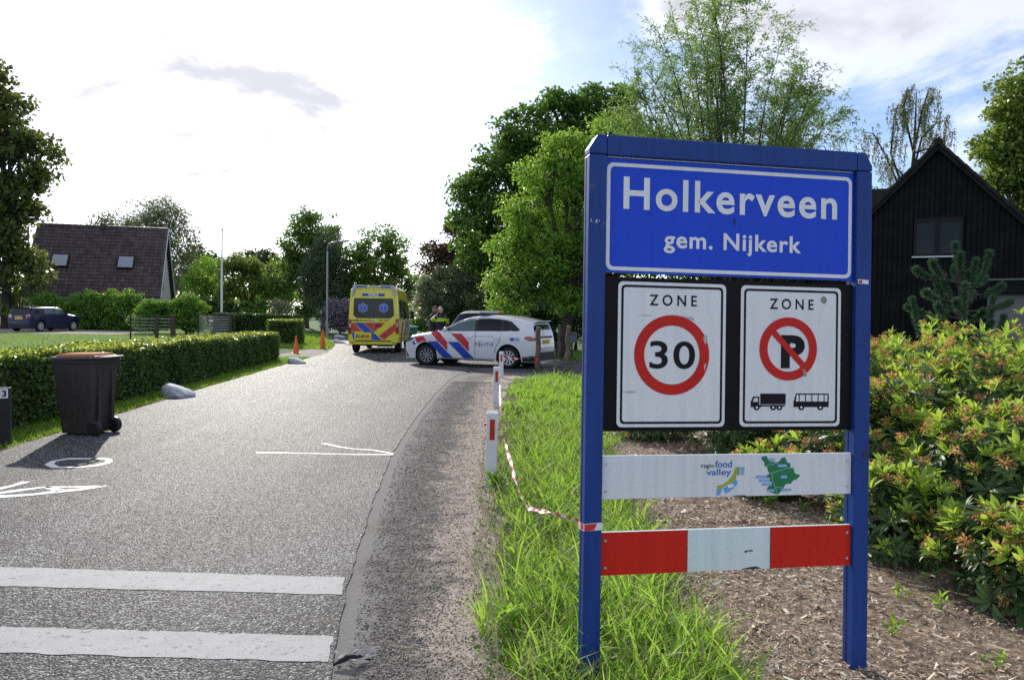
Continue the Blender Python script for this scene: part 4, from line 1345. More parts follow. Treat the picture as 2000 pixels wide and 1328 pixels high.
mb.build('body', mat('dark_feather_mass', (0.03, 0.027, 0.025), rough=0.9, bump=1.0, bscale=90), fr, smooth=True)

# street lamps, flagpole
M_GALV = mat('galvanised_steel', (0.33, 0.35, 0.37), rough=0.45, metal=0.6, var=0.1)


def street_lamp(px, py_top, Y, reach, label):
    top = at(px, py_top, Y)
    g0 = float(gh(top.x, top.y))
    root = empty('street_lamp', (top.x, top.y, g0)); tag(root, label, 'street lamp', 'street lamps along the road')
    h = top.z - g0
    mb = MB(); mb.tube([(0, 0, 0), (0, 0, 1.0), (0, 0, 1.02), (0, 0, h - 0.5)], [0.085, 0.085, 0.06, 0.052], 12); mb.build('pole', M_GALV, root, smooth=True, autosmooth=40)
    mb = MB(); mb.tube([(0, 0, h - 0.5), (0.0, 0, h - 0.3), (0.08, 0, h - 0.1), (0.25, 0, h), (reach * 0.65, 0, h + 0.08)], 0.045, 10); mb.build('arm', M_GALV, root, smooth=True)
    mb = MB(); loft(mb, [[(reach * 0.6 + x, a, h + 0.08 + b + x * 0.06) for a, b in disc(0, 0, w, 12, t)] for x, w, t in ((0, 0.06, 0.04), (0.1, 0.1, 0.06), (0.45, 0.13, 0.06), (0.62, 0.08, 0.035))])
    hd = mb.build('lamp_head', mat('lamp_shell', (0.42, 0.45, 0.48), rough=0.4), root, smooth=True)
    mb = MB(); mb.box((reach * 0.6 + 0.3, 0, h + 0.045), (0.4, 0.18, 0.03), Matrix.Rotation(-0.06, 3, 'Y')); mb.build('lens', mat('lamp_glass', (0.5, 0.52, 0.5), rough=0.2), hd, bevel=0.01)
    return root


street_lamp(639.5, 474, 46, 1.15, 'tall grey street lamp left of the ambulance')
street_lamp(548, 528, 76, 1.2, 'distant street lamp in front of the dark conifer')
ft = at(433, 449, 44); g0 = float(gh(ft.x, ft.y))
fp = empty('flagpole', (ft.x, ft.y, g0)); tag(fp, 'white flagpole without a flag in the garden', 'flagpole')
mb = MB(); mb.tube([(0, 0, 0), (0, 0, 3), (0.03, 0, ft.z - g0)], [0.065, 0.06, 0.038], 12); mb.build('pole', mat('white_pole_paint', (0.75, 0.75, 0.76), rough=0.4), fp, smooth=True, autosmooth=50)
mb = MB(); mb.lathe([(0.0, 0), (0.075, 0.0), (0.08, 0.04), (0.04, 0.07), (0, 0.075)], 12, Matrix.Translation((0.03, 0, ft.z - g0))); mb.build('finial', M_BLACKP, fp, smooth=True)
mb = MB(); mb.box((0, 0, 0.1), (0.22, 0.22, 0.2)); mb.build('base', M_GALV, fp, bevel=0.01)

# garden fence panels
M_FPOST = mat('brown_fence_post', (0.06, 0.035, 0.028), rough=0.7, var=0.2, bump=0.3)
M_SLAT = mat('grey_fence_slat', (0.22, 0.21, 0.2), rough=0.35, var=0.25, vscale=4)


def fence(Y, posts, top, bot, rails, name, label, slat_h, mesh=False):
    P = [at(p[0], 640, Y) for p in posts]
    g = float(gh(P[0].x, Y))
    root = empty(name, (P[0].x, Y, g)); tag(root, label, 'fence', 'slatted garden fence panels')
    zt = at(posts[0][0], top, Y).z - g
    zb = at(posts[0][0], bot, Y).z - g
    for (px, wpx), p in zip(posts, P):
        w = wpx / ppm(Y)
        mb = MB(); mb.box((p.x - P[0].x, 0, (zt + 0.04) / 2), (w, max(w * 0.7, 0.05), zt + 0.04)); mb.build('post', M_FPOST if wpx > 3 else M_DARKM, root, bevel=0.006)
    x1 = P[-1].x - P[0].x
    for i in range(rails):
        z = zb + (zt - zb) * i / (rails - 1)
        mb = MB(); mb.box((x1 / 2, 0.03 + 0.002 * (i % 2), z), (x1, 0.022, slat_h), Matrix.Rotation(R(-18), 3, 'X')); mb.build('slat', M_SLAT if i < rails - 1 else M_DARKM, root)
    if mesh:
        for i in range(14):
            mb = MB(); mb.tube([(x1 * (i + 0.5) / 14, 0.05, 0.02), (x1 * (i + 0.5) / 14, 0.05, zb)], 0.004, 4); mb.build('wire', M_GALV, root)
    return root


fence(34, [(255, 2.4), (306, 6), (338, 8)], 616, 641, 5, 'slat_fence', 'low fence with thin rails and brown posts on the lawn', 0.035, True)
fence(35, [(387, 2.4), (450, 5)], 614, 648, 8, 'slat_fence', 'low slatted fence panel beside the flagpole', 0.055)

# ================================================================== VEGETATION
def unit(a):
    return a / np.maximum(np.linalg.norm(a, axis=-1, keepdims=True), 1e-9)


def leaf_quads(c, ax, nr, l, w, fold=0.25):
    """one diamond-shaped, slightly folded face pair per leaf: 4 verts, 1 quad"""
    ax = unit(ax); sd = unit(np.cross(nr, ax)); nn = np.cross(ax, sd)
    l = np.broadcast_to(l, (len(c),))[:, None]; w = np.broadcast_to(w, (len(c),))[:, None]
    V = np.stack([c - ax * l * 0.5, c + sd * w * 0.5 + nn * w * fold - ax * l * 0.05, c + ax * l * 0.5, c - sd * w * 0.5 + nn * w * fold - ax * l * 0.05], 1)
    return V.reshape(-1, 3), np.arange(len(c) * 4).reshape(-1, 4)


def leaf_long(c, ax, nr, l, w, fold=0.25, bend=0.1):
    """longer leaf from its base c: two faces either side of the midrib, tip bent down"""
    ax = unit(ax); sd = unit(np.cross(nr, ax)); nn = np.cross(ax, sd)
    l = np.broadcast_to(l, (len(c),))[:, None]; w = np.broadcast_to(w, (len(c),))[:, None]
    m1 = c + ax * l * 0.38; m2 = c + ax * l * 0.72 - nn * l * bend * 0.4
    tip = c + ax * l - nn * l * bend
    V = np.stack([c, m1, m2, tip,
                  m1 + sd * w * 0.44 + nn * w * fold, m2 + sd * w * 0.42 + nn * w * fold,
                  m1 - sd * w * 0.44 + nn * w * fold, m2 - sd * w * 0.42 + nn * w * fold], 1)
    b = np.arange(len(c))[:, None] * 8
    F = np.concatenate([b + np.array([[0, 4, 1, 1]]), b + np.array([[1, 4, 5, 2]]), b + np.array([[2, 5, 3, 3]]),
                        b + np.array([[0, 1, 6, 6]]), b + np.array([[1, 2, 7, 6]]), b + np.array([[2, 3, 7, 7]])])
    tri = F[F[:, 2] == F[:, 3]][:, :3]
    quad = F[F[:, 2] != F[:, 3]]
    T = np.concatenate([tri, quad[:, :3], quad[:, [0, 2, 3]]])
    return V.reshape(-1, 3), T


def rdir(rg, n):
    return unit(rg.normal(size=(n, 3)))


M_BARK = mat('grey_brown_bark', (0.10, 0.08, 0.06), rough=0.9, var=0.35, vscale=6, bump=0.8, bscale=18)
M_BARKD = mat('dark_bark', (0.05, 0.04, 0.033), rough=0.9, var=0.3, vscale=6, bump=0.8, bscale=18)
M_BIRCH = mat('birch_bark', (0.3, 0.28, 0.25), rough=0.8, var=0.5, vscale=5)
L_MAPLE = leaf_mat('maple_leaf', [(0.026, 0.045, 0.016), (0.042, 0.07, 0.022), (0.066, 0.10, 0.028), (0.10, 0.095, 0.028)], (0.3, 0.32, 0.06), 0.42)  # leaf tones lightened in place of haze
L_OAK = leaf_mat('oak_leaf', [(0.022, 0.052, 0.012), (0.04, 0.088, 0.016), (0.07, 0.13, 0.024)], (0.22, 0.4, 0.04), 0.42)
L_LIGHT = leaf_mat('light_tree_leaf', [(0.05, 0.11, 0.016), (0.085, 0.18, 0.025), (0.14, 0.25, 0.04)], (0.42, 0.62, 0.07), 0.52)
L_WILLOW = leaf_mat('willow_leaf', [(0.05, 0.095, 0.03), (0.085, 0.15, 0.042), (0.14, 0.21, 0.06)], (0.34, 0.5, 0.1), 0.5)
L_MID = leaf_mat('mid_tree_leaf', [(0.035, 0.07, 0.016), (0.065, 0.115, 0.024), (0.11, 0.16, 0.035)], (0.3, 0.44, 0.06), 0.45)
L_YEL = leaf_mat('yellow_green_leaf', [(0.05, 0.09, 0.016), (0.09, 0.14, 0.024), (0.14, 0.18, 0.035)], (0.32, 0.42, 0.06), 0.45)
L_GREY = leaf_mat('grey_green_leaf', [(0.04, 0.055, 0.03), (0.065, 0.085, 0.042), (0.11, 0.125, 0.065)], (0.28, 0.32, 0.14), 0.45)
L_DARK = leaf_mat('dark_conifer_spray', [(0.024, 0.04, 0.02), (0.04, 0.062, 0.03), (0.065, 0.085, 0.045)], (0.14, 0.2, 0.07), 0.32)  # sprays kept lighter, haze put into their colour
L_COPPER = leaf_mat('copper_beech_leaf', [(0.028, 0.016, 0.014), (0.055, 0.03, 0.022), (0.09, 0.05, 0.03), (0.05, 0.06, 0.02)], (0.2, 0.1, 0.06), 0.35)
L_BIRCH = leaf_mat('birch_leaf', [(0.05, 0.07, 0.025), (0.09, 0.11, 0.035), (0.14, 0.15, 0.06)], (0.24, 0.28, 0.08), 0.4)
L_LAUREL = leaf_mat('laurel_leaf', [(0.03, 0.075, 0.012), (0.065, 0.14, 0.02), (0.12, 0.22, 0.03)], (0.3, 0.5, 0.06), 0.4, 0.35, 0.5)
L_HEDGE = leaf_mat('beech_hedge_leaf', [(0.014, 0.034, 0.012), (0.026, 0.056, 0.016), (0.045, 0.085, 0.022), (0.075, 0.12, 0.03)], (0.3, 0.42, 0.05), 0.32, 0.4, 0.35)
L_THUJA = leaf_mat('thuja_spray', [(0.016, 0.034, 0.012), (0.028, 0.055, 0.016), (0.05, 0.085, 0.022)], (0.12, 0.2, 0.03), 0.25)  # lightened as well, standing in for haze
L_PURPLE = leaf_mat('purple_blossom', [(0.09, 0.075, 0.095), (0.15, 0.12, 0.155), (0.23, 0.19, 0.23), (0.03, 0.045, 0.022)], (0.4, 0.33, 0.4), 0.3)
L_CREAM = leaf_mat('cream_blossom', [(0.08, 0.11, 0.04), (0.25, 0.27, 0.14), (0.5, 0.48, 0.36)], (0.5, 0.5, 0.3), 0.35)
L_RHODO = leaf_mat('rhododendron_leaf', [(0.016, 0.036, 0.012), (0.03, 0.06, 0.018), (0.05, 0.085, 0.024)], (0.14, 0.25, 0.03), 0.22, 0.45, 0.35)
L_RYOUNG = leaf_mat('sunlit_young_rhodo_leaf', [(0.08, 0.15, 0.022), (0.15, 0.24, 0.035), (0.23, 0.31, 0.06)], (0.6, 0.75, 0.08), 0.5, 0.5, 0.2)
L_WITHER = leaf_mat('withered_flower', [(0.2, 0.09, 0.04), (0.36, 0.18, 0.08), (0.47, 0.29, 0.15)], (0.8, 0.4, 0.14), 0.45, 0.7, 0.2)
L_PINE = leaf_mat('pine_needle', [(0.025, 0.055, 0.032), (0.042, 0.085, 0.048), (0.07, 0.12, 0.07)], (0.12, 0.22, 0.09), 0.2, 0.5, 0.3)


def clump_leaves(rg, lobes, n_leaf, ll, lw, rc, flat_=0.6, droop=0.25, core=0.5, upn=0.9, per=70):
    """lobes: (center, (a, b, c)). leaves gathered in clumps near the lobes' shells"""
    area = np.array([a * c + a * b + b * c for _, (a, b, c) in lobes])
    ncl = np.maximum(4, (area / area.sum() * n_leaf / per)).astype(int)
    C, LC = [], []
    for (ctr, rad), k in zip(lobes, ncl):
        d = rdir(rg, k)
        u = core + (1 - core) * rg.random(k) ** 0.6
        u *= 1 + 0.13 * rg.normal(size=k)
        C.append(np.array(ctr)[None] + d * np.array(rad)[None] * u[:, None]); LC.append(np.repeat(np.array(ctr)[None], k, 0))
    C = np.concatenate(C); LC = np.concatenate(LC)
    w = rg.lognormal(0, 0.5, len(C)); cnt = np.maximum(8, (w / w.sum() * n_leaf)).astype(int)
    idx = np.repeat(np.arange(len(C)), cnt)
    n = len(idx)
    r = rc * np.sqrt(w / w.mean())[idx]
    p = rdir(rg, n) * (rg.random(n) ** 0.5)[:, None] * np.array([1, 1, flat_]) * r[:, None] * 1.05
    pos = C[idx] + p
    outw = unit(pos - LC[idx])
    ax = unit(outw * 0.7 + rg.normal(size=(n, 3)) * 0.8 + np.array([0, 0, -droop]))
    nr = unit(np.array([0, 0, upn]) + outw * 0.35 + rg.normal(size=(n, 3)) * 0.75)
    s = rg.uniform(0.65, 1.25, n)
    return leaf_quads(pos, ax, nr, ll * s, lw * s), C


def lobes_px(L, Y, squash=0.85):
    res = []
    for q in L:
        px, py, rx, ry = q[:4]; dY = q[4] if len(q) > 4 else 0.0
        Yk = Y + dY
        c = at(px, py, Yk)
        a, cc = rx / ppm(Yk), ry / ppm(Yk)
        res.append((np.array(c), (a, min(a, cc * 1.4) * squash, cc)))
    return res


def tree(name, label, px, Y, L, n_leaf, ll, lw, leafm, tr=0.18, rc=0.6, bark=None, seed=1, cat='tree', group=None, crown='crown', trunk='trunk', **kw):
    rg = np.random.default_rng(seed)
    lobes = lobes_px(L, Y)
    b = at(px, 640, Y); g = float(gh(b.x, b.y))
    base = Vector((b.x, b.y, g - 0.02))
    root = empty(name, base); tag(root, label, cat, group)
    (V, Q), C = clump_leaves(rg, lobes, n_leaf, ll, lw, rc, **kw)
    V = V - np.array(base)
    # nothing under the ground
    V[:, 2] = np.maximum(V[:, 2], 0.03 + 0.02 * rg.random(len(V)))
    link(crown, np_mesh(crown, V, Q), leafm, root)
    if tr:
        mb = MB()
        ctrs = np.array([l[0] for l in lobes]); top = ctrs[:, 2].max() - base.z
        mean = ctrs.mean(0)
        fork = Vector((mean[0] - base.x, mean[1] - base.y, 0)) * 0.35 + Vector((0, 0, max(0.3 * top, 0.5)))
        mb.tube([(0, 0, -0.05), (0.0, 0, 0.3), tuple(fork * 0.5 + Vector((0, 0, fork.z * 0.0))), tuple(fork)], [tr * 1.35, tr * 1.05, tr * 0.95, tr * 0.8], 10)
        for ctr, rad in lobes:
            c = Vector(ctr) - base
            mid = fork.lerp(c, 0.5) + Vector((rg.normal() * 0.2, rg.normal() * 0.2, 0.15 * (c - fork).length))
            mb.tube([tuple(fork), tuple(fork.lerp(mid, 0.5)), tuple(mid), tuple(c)], [tr * 0.6, tr * 0.5, tr * 0.36, tr * 0.18], 7)
            near = C[np.argsort(((C - ctr) ** 2).sum(1))[:60]]
            for q in near[rg.permutation(len(near))[:16]]:
                e = Vector(q) - base
                s0 = mid.lerp(c, rg.uniform(0.1, 1.0))
                m2 = s0.lerp(e, 0.55) + Vector((0, 0, 0.1 * (e - s0).length))
                mb.tube([tuple(s0), tuple(m2), tuple(e)], [tr * 0.2, tr * 0.12, tr * 0.04], 5, cap=False)
        mb.build(trunk, bark or M_BARK, root, smooth=True, fixn=False)
    return root


G_BG = 'trees behind the gardens'
tree('maple_tree', 'dark maple at the frame edge beside the blue parked car', 12, 50,
     [(8, 200, 40, 50), (40, 262, 50, 40), (85, 295, 34, 22), (20, 320, 70, 60), (80, 352, 36, 24), (15, 395, 64, 50), (42, 412, 32, 26), (2, 455, 46, 40), (30, 505, 38, 28), (10, 520, 56, 44), (66, 540, 26, 24), (12, 585, 52, 30), (-70, 300, 90, 170), (-70, 480, 90, 130), (-15, 160, 40, 40)],
     21000, 0.33, 0.22, L_MAPLE, tr=0.3, rc=0.85, bark=M_BARKD, seed=3)
tree('birch_tree', 'drooping grey-green birch behind the tiled house', 318, 76,
     [(285, 432, 62, 36), (330, 440, 44, 44), (230, 440, 38, 26), (358, 475, 30, 40), (335, 510, 40, 60), (350, 560, 32, 50), (290, 480, 50, 40)],
     15000, 0.3, 0.12, L_GREY, tr=0.2, rc=0.9, bark=M_BIRCH, seed=4, group=G_BG, flat_=1.0, droop=1.2)
tree('round_tree', 'small dark round tree behind the flagpole', 396, 95, [(395, 500, 28, 26), (392, 530, 36, 34)], 3200, 0.35, 0.24, L_DARK, tr=0.15, rc=0.8, seed=5, group=G_BG)
tree('young_tree', 'light green leafy tree between the birch and the flagpole', 405, 72, [(405, 535, 34, 36), (390, 575, 36, 34), (425, 570, 30, 38)], 7000, 0.24, 0.14, L_LIGHT, tr=0.12, rc=0.7, seed=6, group=G_BG)
tree('spreading_tree', 'open spreading yellow-green tree with a visible trunk right of the flagpole', 477, 66,
     [(480, 515, 46, 22), (515, 530, 34, 30), (450, 535, 32, 32), (530, 560, 26, 26), (495, 555, 36, 26), (445, 572, 26, 24)], 11500, 0.22, 0.14, L_YEL, tr=0.17, rc=0.6, bark=M_BARKD, seed=7, group=G_BG)
tree('far_tree', 'dark distant tree crown above the spreading tree', 512, 105, [(512, 505, 30, 18), (490, 515, 30, 22), (540, 525, 26, 26)], 4200, 0.36, 0.24, L_DARK, tr=0.15, rc=0.9, seed=8, group=G_BG)
tree('tall_tree', 'tall rounded tree behind the dark conifer', 598, 64,
     [(610, 446, 46, 34), (580, 480, 36, 36), (640, 474, 34, 36), (572, 520, 34, 34), (556, 555, 28, 36), (610, 500, 50, 44), (660, 500, 14, 24)], 16000, 0.22, 0.15, L_MID, tr=0.22, rc=0.65, seed=9, group=G_BG)
tree('conifer_tree', 'dark drooping conifer behind the tall street lamp', 632, 58,
     [(640, 480, 28, 34), (625, 520, 34, 40), (650, 530, 30, 44), (612, 556, 26, 34), (640, 575, 36, 36), (660, 590, 22, 24)], 15000, 0.24, 0.07, L_DARK, tr=0.18, rc=0.6, bark=M_BARKD, seed=10, group=G_BG, flat_=1.2, droop=1.6, core=0.3)
tree('broad_tree', 'broad airy tree directly behind the ambulance', 728, 60,
     [(738, 478, 46, 32), (775, 505, 28, 36), (700, 510, 36, 32), (668, 530, 26, 32), (745, 530, 50, 36), (785, 550, 22, 32), (700, 565, 50, 34), (760, 575, 46, 30), (662, 575, 24, 30)], 17000, 0.22, 0.15, L_MID, tr=0.2, rc=0.65, seed=11, group=G_BG)
tree('copper_beech', 'reddish brown copper beech above the persons', 925, 46,
     [(905, 440, 36, 32), (860, 490, 34, 18), (925, 490, 40, 40), (890, 525, 46, 30), (845, 525, 26, 22), (940, 540, 40, 40)], 12000, 0.2, 0.13, L_COPPER, tr=0.2, rc=0.55, bark=M_BARKD, seed=12)
tree('oak_tree', 'large dark green oak rising behind the lighter tree', 1075, 38,
     [(1185, 200, 50, 36), (1110, 215, 60, 44), (1030, 262, 60, 44), (985, 325, 62, 46), (925, 375, 42, 40), (930, 440, 48, 44), (1000, 420, 60, 60), (1090, 320, 80, 80), (1180, 290, 70, 70), (1010, 520, 60, 50), (950, 510, 44, 40), (1120, 440, 90, 80)],
     42000, 0.21, 0.15, L_OAK, tr=0.34, rc=0.58, bark=M_BARKD, seed=13)
tree('feathery_tree', 'bright light green tree with layered boughs behind the police car', 1098, 28.5,
     [(1100, 300, 46, 40), (1060, 350, 48, 40), (1120, 380, 50, 50), (1035, 420, 48, 34), (1000, 475, 46, 30), (1075, 470, 60, 46), (985, 535, 46, 28), (1050, 550, 60, 40), (1000, 590, 44, 24), (1100, 560, 56, 56), (1160, 330, 60, 60), (1150, 480, 50, 70), (1210, 270, 60, 50), (1270, 300, 60, 50), (1330, 320, 70, 50), (1250, 480, 100, 90), (1400, 500, 100, 90), (1540, 520, 90, 80)],
     58000, 0.15, 0.075, L_LIGHT, tr=0.2, rc=0.5, bark=M_BARKD, seed=14, flat_=0.6, droop=0.45, per=75)
tree('garden_tree', 'leafy yellow-green tree beside the dark gabled house', 2050, 25,
     [(1990, 180, 40, 44), (1965, 240, 44, 40), (1940, 300, 36, 30), (1985, 310, 50, 46), (2010, 370, 56, 44), (2060, 240, 90, 120), (1950, 350, 30, 26), (2080, 380, 80, 80)], 22000, 0.15, 0.11, L_YEL, tr=0.2, rc=0.42, seed=15)
tree('viburnum_bush', 'big dark rounded bush behind the two officers', 876, 37,
     [(880, 548, 46, 34), (850, 580, 34, 38), (905, 580, 40, 42), (870, 605, 44, 30), (918, 610, 36, 30), (880, 645, 50, 30)], 15000, 0.13, 0.07, L_DARK, tr=0.09, rc=0.32, seed=16, cat='bush', crown='foliage', trunk='stem')
for i, (px, L, lab) in enumerate((
        (960, [(950, 600, 36, 30), (980, 605, 36, 34), (965, 640, 44, 26)], 'dark shrub under the light green tree, above the police car roof'),
        (1050, [(1035, 605, 40, 36), (1070, 600, 40, 40), (1050, 645, 56, 26)], 'dark shrub beneath the trees behind the police car tail'),
        (1125, [(1110, 610, 36, 40), (1145, 600, 40, 40), (1125, 650, 50, 26)], 'dark shrub beside the letter box next to the blue sign'))):
    tree('evergreen_shrub', lab, px, 34 + i, L, 6500, 0.14, 0.07, L_THUJA, tr=0.07, rc=0.32, seed=140 + i, cat='bush', group='dark shrubs under the trees', crown='foliage', trunk='stem', core=0.6)
tree('blossoming_bush', 'pale blossoming bush edge beside the officers', 828, 38.5,
     [(830, 560, 16, 26), (822, 590, 14, 26), (836, 605, 16, 20)], 3600, 0.12, 0.08, L_CREAM, tr=0.05, rc=0.28, seed=17, cat='bush', crown='foliage', trunk='stem')
tree('purple_rhododendron', 'purple flowering rhododendron left of the ambulance', 664, 54,
     [(655, 605, 20, 16), (675, 605, 22, 18), (668, 618, 30, 14), (655, 632, 26, 16), (680, 634, 24, 16)], 8000, 0.16, 0.11, L_PURPLE, tr=0.06, rc=0.4, seed=18, cat='bush', crown='foliage', trunk='stem')
tree('box_shrub', 'low round clipped shrub between the ambulance and the officers', 824, 46, [(824, 632, 16, 13), (815, 635, 12, 11)], 3000, 0.1, 0.06, L_LAUREL, tr=0.04, rc=0.22, seed=19, cat='bush', crown='foliage', trunk='stem', core=0.8)
for i, (px, L, lab) in enumerate((
        (105, [(92, 592, 26, 20), (122, 596, 26, 18), (105, 612, 36, 20)], 'laurel bush just behind the blue parked car roof'),
        (172, [(165, 592, 30, 22), (195, 588, 24, 20), (178, 615, 38, 24)], 'laurel bush beyond the bonnet of the blue car'),
        (240, [(225, 588, 28, 20), (262, 592, 28, 20), (245, 615, 40, 26)], 'laurel bush under the roof window nearer the gable'),
        (302, [(298, 602, 24, 16), (312, 600, 18, 14), (300, 618, 26, 20)], 'bright laurel bush below the house gable'),
        (364, [(352, 600, 18, 16), (376, 602, 20, 18), (364, 620, 28, 22)], 'bright laurel bush between the two fence panels'))):
    L = L + [(L[2][0] - 12, 630, 26, 14), (L[2][0] + 14, 632, 26, 14)]
    tree('laurel_bush', lab, px, 50 - (i > 2) * 6, L, 8500, 0.19, 0.085, L_LAUREL, tr=0.06, rc=0.36, seed=20 + i, cat='bush', group='laurel bushes in the garden', crown='foliage', trunk='stem', droop=-0.9, core=0.7)
for i, (px, Y, L, m_, lab) in enumerate((
        (405, 60, [(398, 598, 14, 13), (414, 598, 14, 13)], L_THUJA, 'dark clipped evergreen left of the flagpole foot'),
        (440, 58, [(440, 602, 14, 11), (455, 604, 12, 9)], L_THUJA, 'low dark shrub right of the flagpole foot'),
        (496, 60, [(487, 600, 14, 11), (507, 600, 14, 11)], L_LAUREL, 'clipped round shrub under the spreading tree'),
        (548, 62, [(538, 600, 15, 12), (558, 602, 13, 11)], L_CREAM, 'pale blossoming shrub beyond the dark hedge'),
        (592, 60, [(592, 604, 14, 14), (606, 608, 12, 12)], L_MID, 'loose green shrub beneath the conifer'))):
    tree('garden_shrub', lab, px, Y, L, 2600, 0.15, 0.09, m_, tr=0.05, rc=0.3, seed=30 + i, cat='bush', group='garden shrubs beyond the hedge', crown='foliage', trunk='stem', core=0.75)


# far wood closing the view
def wood():
    rg = np.random.default_rng(40)
    lobes = []
    for px in np.arange(-300, 1500, 26):
        Yw = rg.uniform(125, 160); py = 560 + rg.normal() * 14
        c = at(px, py, Yw); s = rg.uniform(2.6, 4.4)
        lobes.append((np.array(c), (s, s * 0.7, s * rg.uniform(0.9, 1.3)))); lobes.append((np.array((c.x, c.y, 2.0)), (s, s * 0.7, 3.0)))
    (V, Q), _ = clump_leaves(rg, lobes, 30000, 0.9, 0.6, 1.5)
    return V, Q


o = link('distant_wood', np_mesh('distant_wood', *wood()), L_MID)
tag(o, 'distant wood closing the view behind the gardens', 'wood', kind='stuff')


# ------------------------------------------------------------------ willow, weeping birch, young pine
def along(P, t):
    P = np.asarray(P); s = t * (len(P) - 1); i = np.minimum(s.astype(int), len(P) - 2); f = (s - i)[:, None]
    return P[i] * (1 - f) + P[i + 1] * f, unit(P[i + 1] - P[i])


def willow():
    rg = np.random.default_rng(50)
    Y0 = 24.0
    base = at(1430, 640, Y0); base.z = -0.03
    root = empty('willow_tree', base); tag(root, 'airy upright willow towering behind the town sign', 'tree')
    prof_x = [1185, 1220, 1260, 1310, 1380, 1440, 1500, 1545, 1585, 1630, 1662]
    prof_y = [250, 105, 50, 15, -30, -40, -30, 60, 120, 170, 270]
    mb = MB(); lc, la = [], []
    B = np.array(base)
    for i in range(56):
        tx = rg.uniform(1185, 1662); ty = np.interp(tx, prof_x, prof_y)
        ty = ty + 22 + abs(rg.normal()) * 60 + (rg.random() < 0.4) * rg.uniform(30, 180)
        tip = np.array(at(tx, ty, Y0 + rg.uniform(-2.2, 2.2)))
        st = B + np.array([rg.normal() * 0.25, rg.normal() * 0.25, rg.uniform(0.6, 1.6)])
        hgt = tip[2] - st[2]
        k1 = st + (tip - st) * np.array([0.3, 0.3, 0.36]) + rg.normal(size=3) * 0.35; k2 = st + (tip - st) * np.array([0.62, 0.62, 0.78]) + rg.normal(size=3) * np.array([0.5, 0.5, 0.2])
        P = np.array([st, k1, k2, tip]); tt = np.linspace(0, 1, 12)
        P = np.array([(1 - t) ** 3 * P[0] + 3 * (1 - t) ** 2 * t * P[1] + 3 * (1 - t) * t * t * P[2] + t ** 3 * P[3] for t in tt])
        mb.tube([tuple(p - B) for p in P], list(np.linspace(0.055, 0.006, 12)), 5, cap=False)
        for j in range(22):
            t = rg.uniform(0.3, 1.0) ** 0.8
            p, d = along(P, np.array([t])); p, d = p[0], d[0]
            sd = unit(rg.normal(size=3)); sd[2] = abs(sd[2]) * 0.6
            tw = unit(d * 0.5 + sd * 1.0); ln = rg.uniform(0.5, 1.6) * (1.25 - 0.6 * t)
            e = p + tw * ln + np.array([0, 0, -0.22 * ln])
            T = np.array([p, p + tw * ln * 0.5 + np.array([0, 0, 0.03]), e])
            mb.tube([tuple(q - B) for q in T], [0.009, 0.006, 0.002], 3, cap=False)
            m = int(rg.uniform(28, 50))
            q, dd = along(T, rg.uniform(0.08, 1.0, m))
            lc.append(q); la.append(unit(dd * 0.75 + rdir(rg, m) * 0.8 + np.array([0, 0, -0.15])))
    lob = lobes_px([(1330, 130, 95, 85), (1465, 95, 95, 95), (1570, 210, 72, 78), (1250, 205, 58, 62), (1400, 235, 150, 60), (1520, 250, 110, 60), (1400, 40, 70, 50), (1610, 270, 40, 40)], Y0)
    d_, ctr_ = [], []
    for ctr, rad in lob:                     # loose sprays filling the crown
        k = int(34 * rad[0] * rad[2]) + 10
        u = rdir(rg, k) * (rg.random(k) ** 0.4)[:, None]
        ctr_.append(ctr + u * np.array(rad)); d_.append(unit(u + np.array([0, 0, 0.5]) + rg.normal(size=(k, 3)) * 0.6))
    ctr_ = np.concatenate(ctr_); d_ = np.concatenate(d_)
    for p, tw in zip(ctr_, d_):
        ln = rg.uniform(0.3, 0.8); T = np.array([p, p + tw * ln * 0.5 + np.array([0, 0, 0.03]), p + tw * ln + np.array([0, 0, -0.2 * ln])])
        mb.tube([tuple(q - B) for q in T], [0.006, 0.005, 0.002], 3, cap=False)
        m = int(rg.uniform(18, 34)); q, dd = along(T, rg.uniform(0.0, 1.0, m)); lc.append(q + rg.normal(size=(m, 3)) * 0.04); la.append(unit(dd * 0.7 + rdir(rg, m) * 0.8 + np.array([0, 0, -0.15])))
    c = np.concatenate(lc) - B; a = np.concatenate(la); n = len(c)
    l = rg.uniform(0.1, 0.17, n)
    c = c + rg.normal(size=(n, 3)) * 0.055
    V, Q = leaf_quads(c + a * l[:, None] * 0.5, a, rdir(rg, n) + np.array([0, 0, 0.4]), l, l * 0.24)
    link('crown', np_mesh('crown', V, Q), L_WILLOW, root)
    mb.tube([(0, 0, -0.05), (0, 0, 0.8), (0.03, 0, 1.7)], [0.34, 0.28, 0.24], 10)
    mb.build('trunk', M_BARKD, root, smooth=True, fixn=False)


willow()


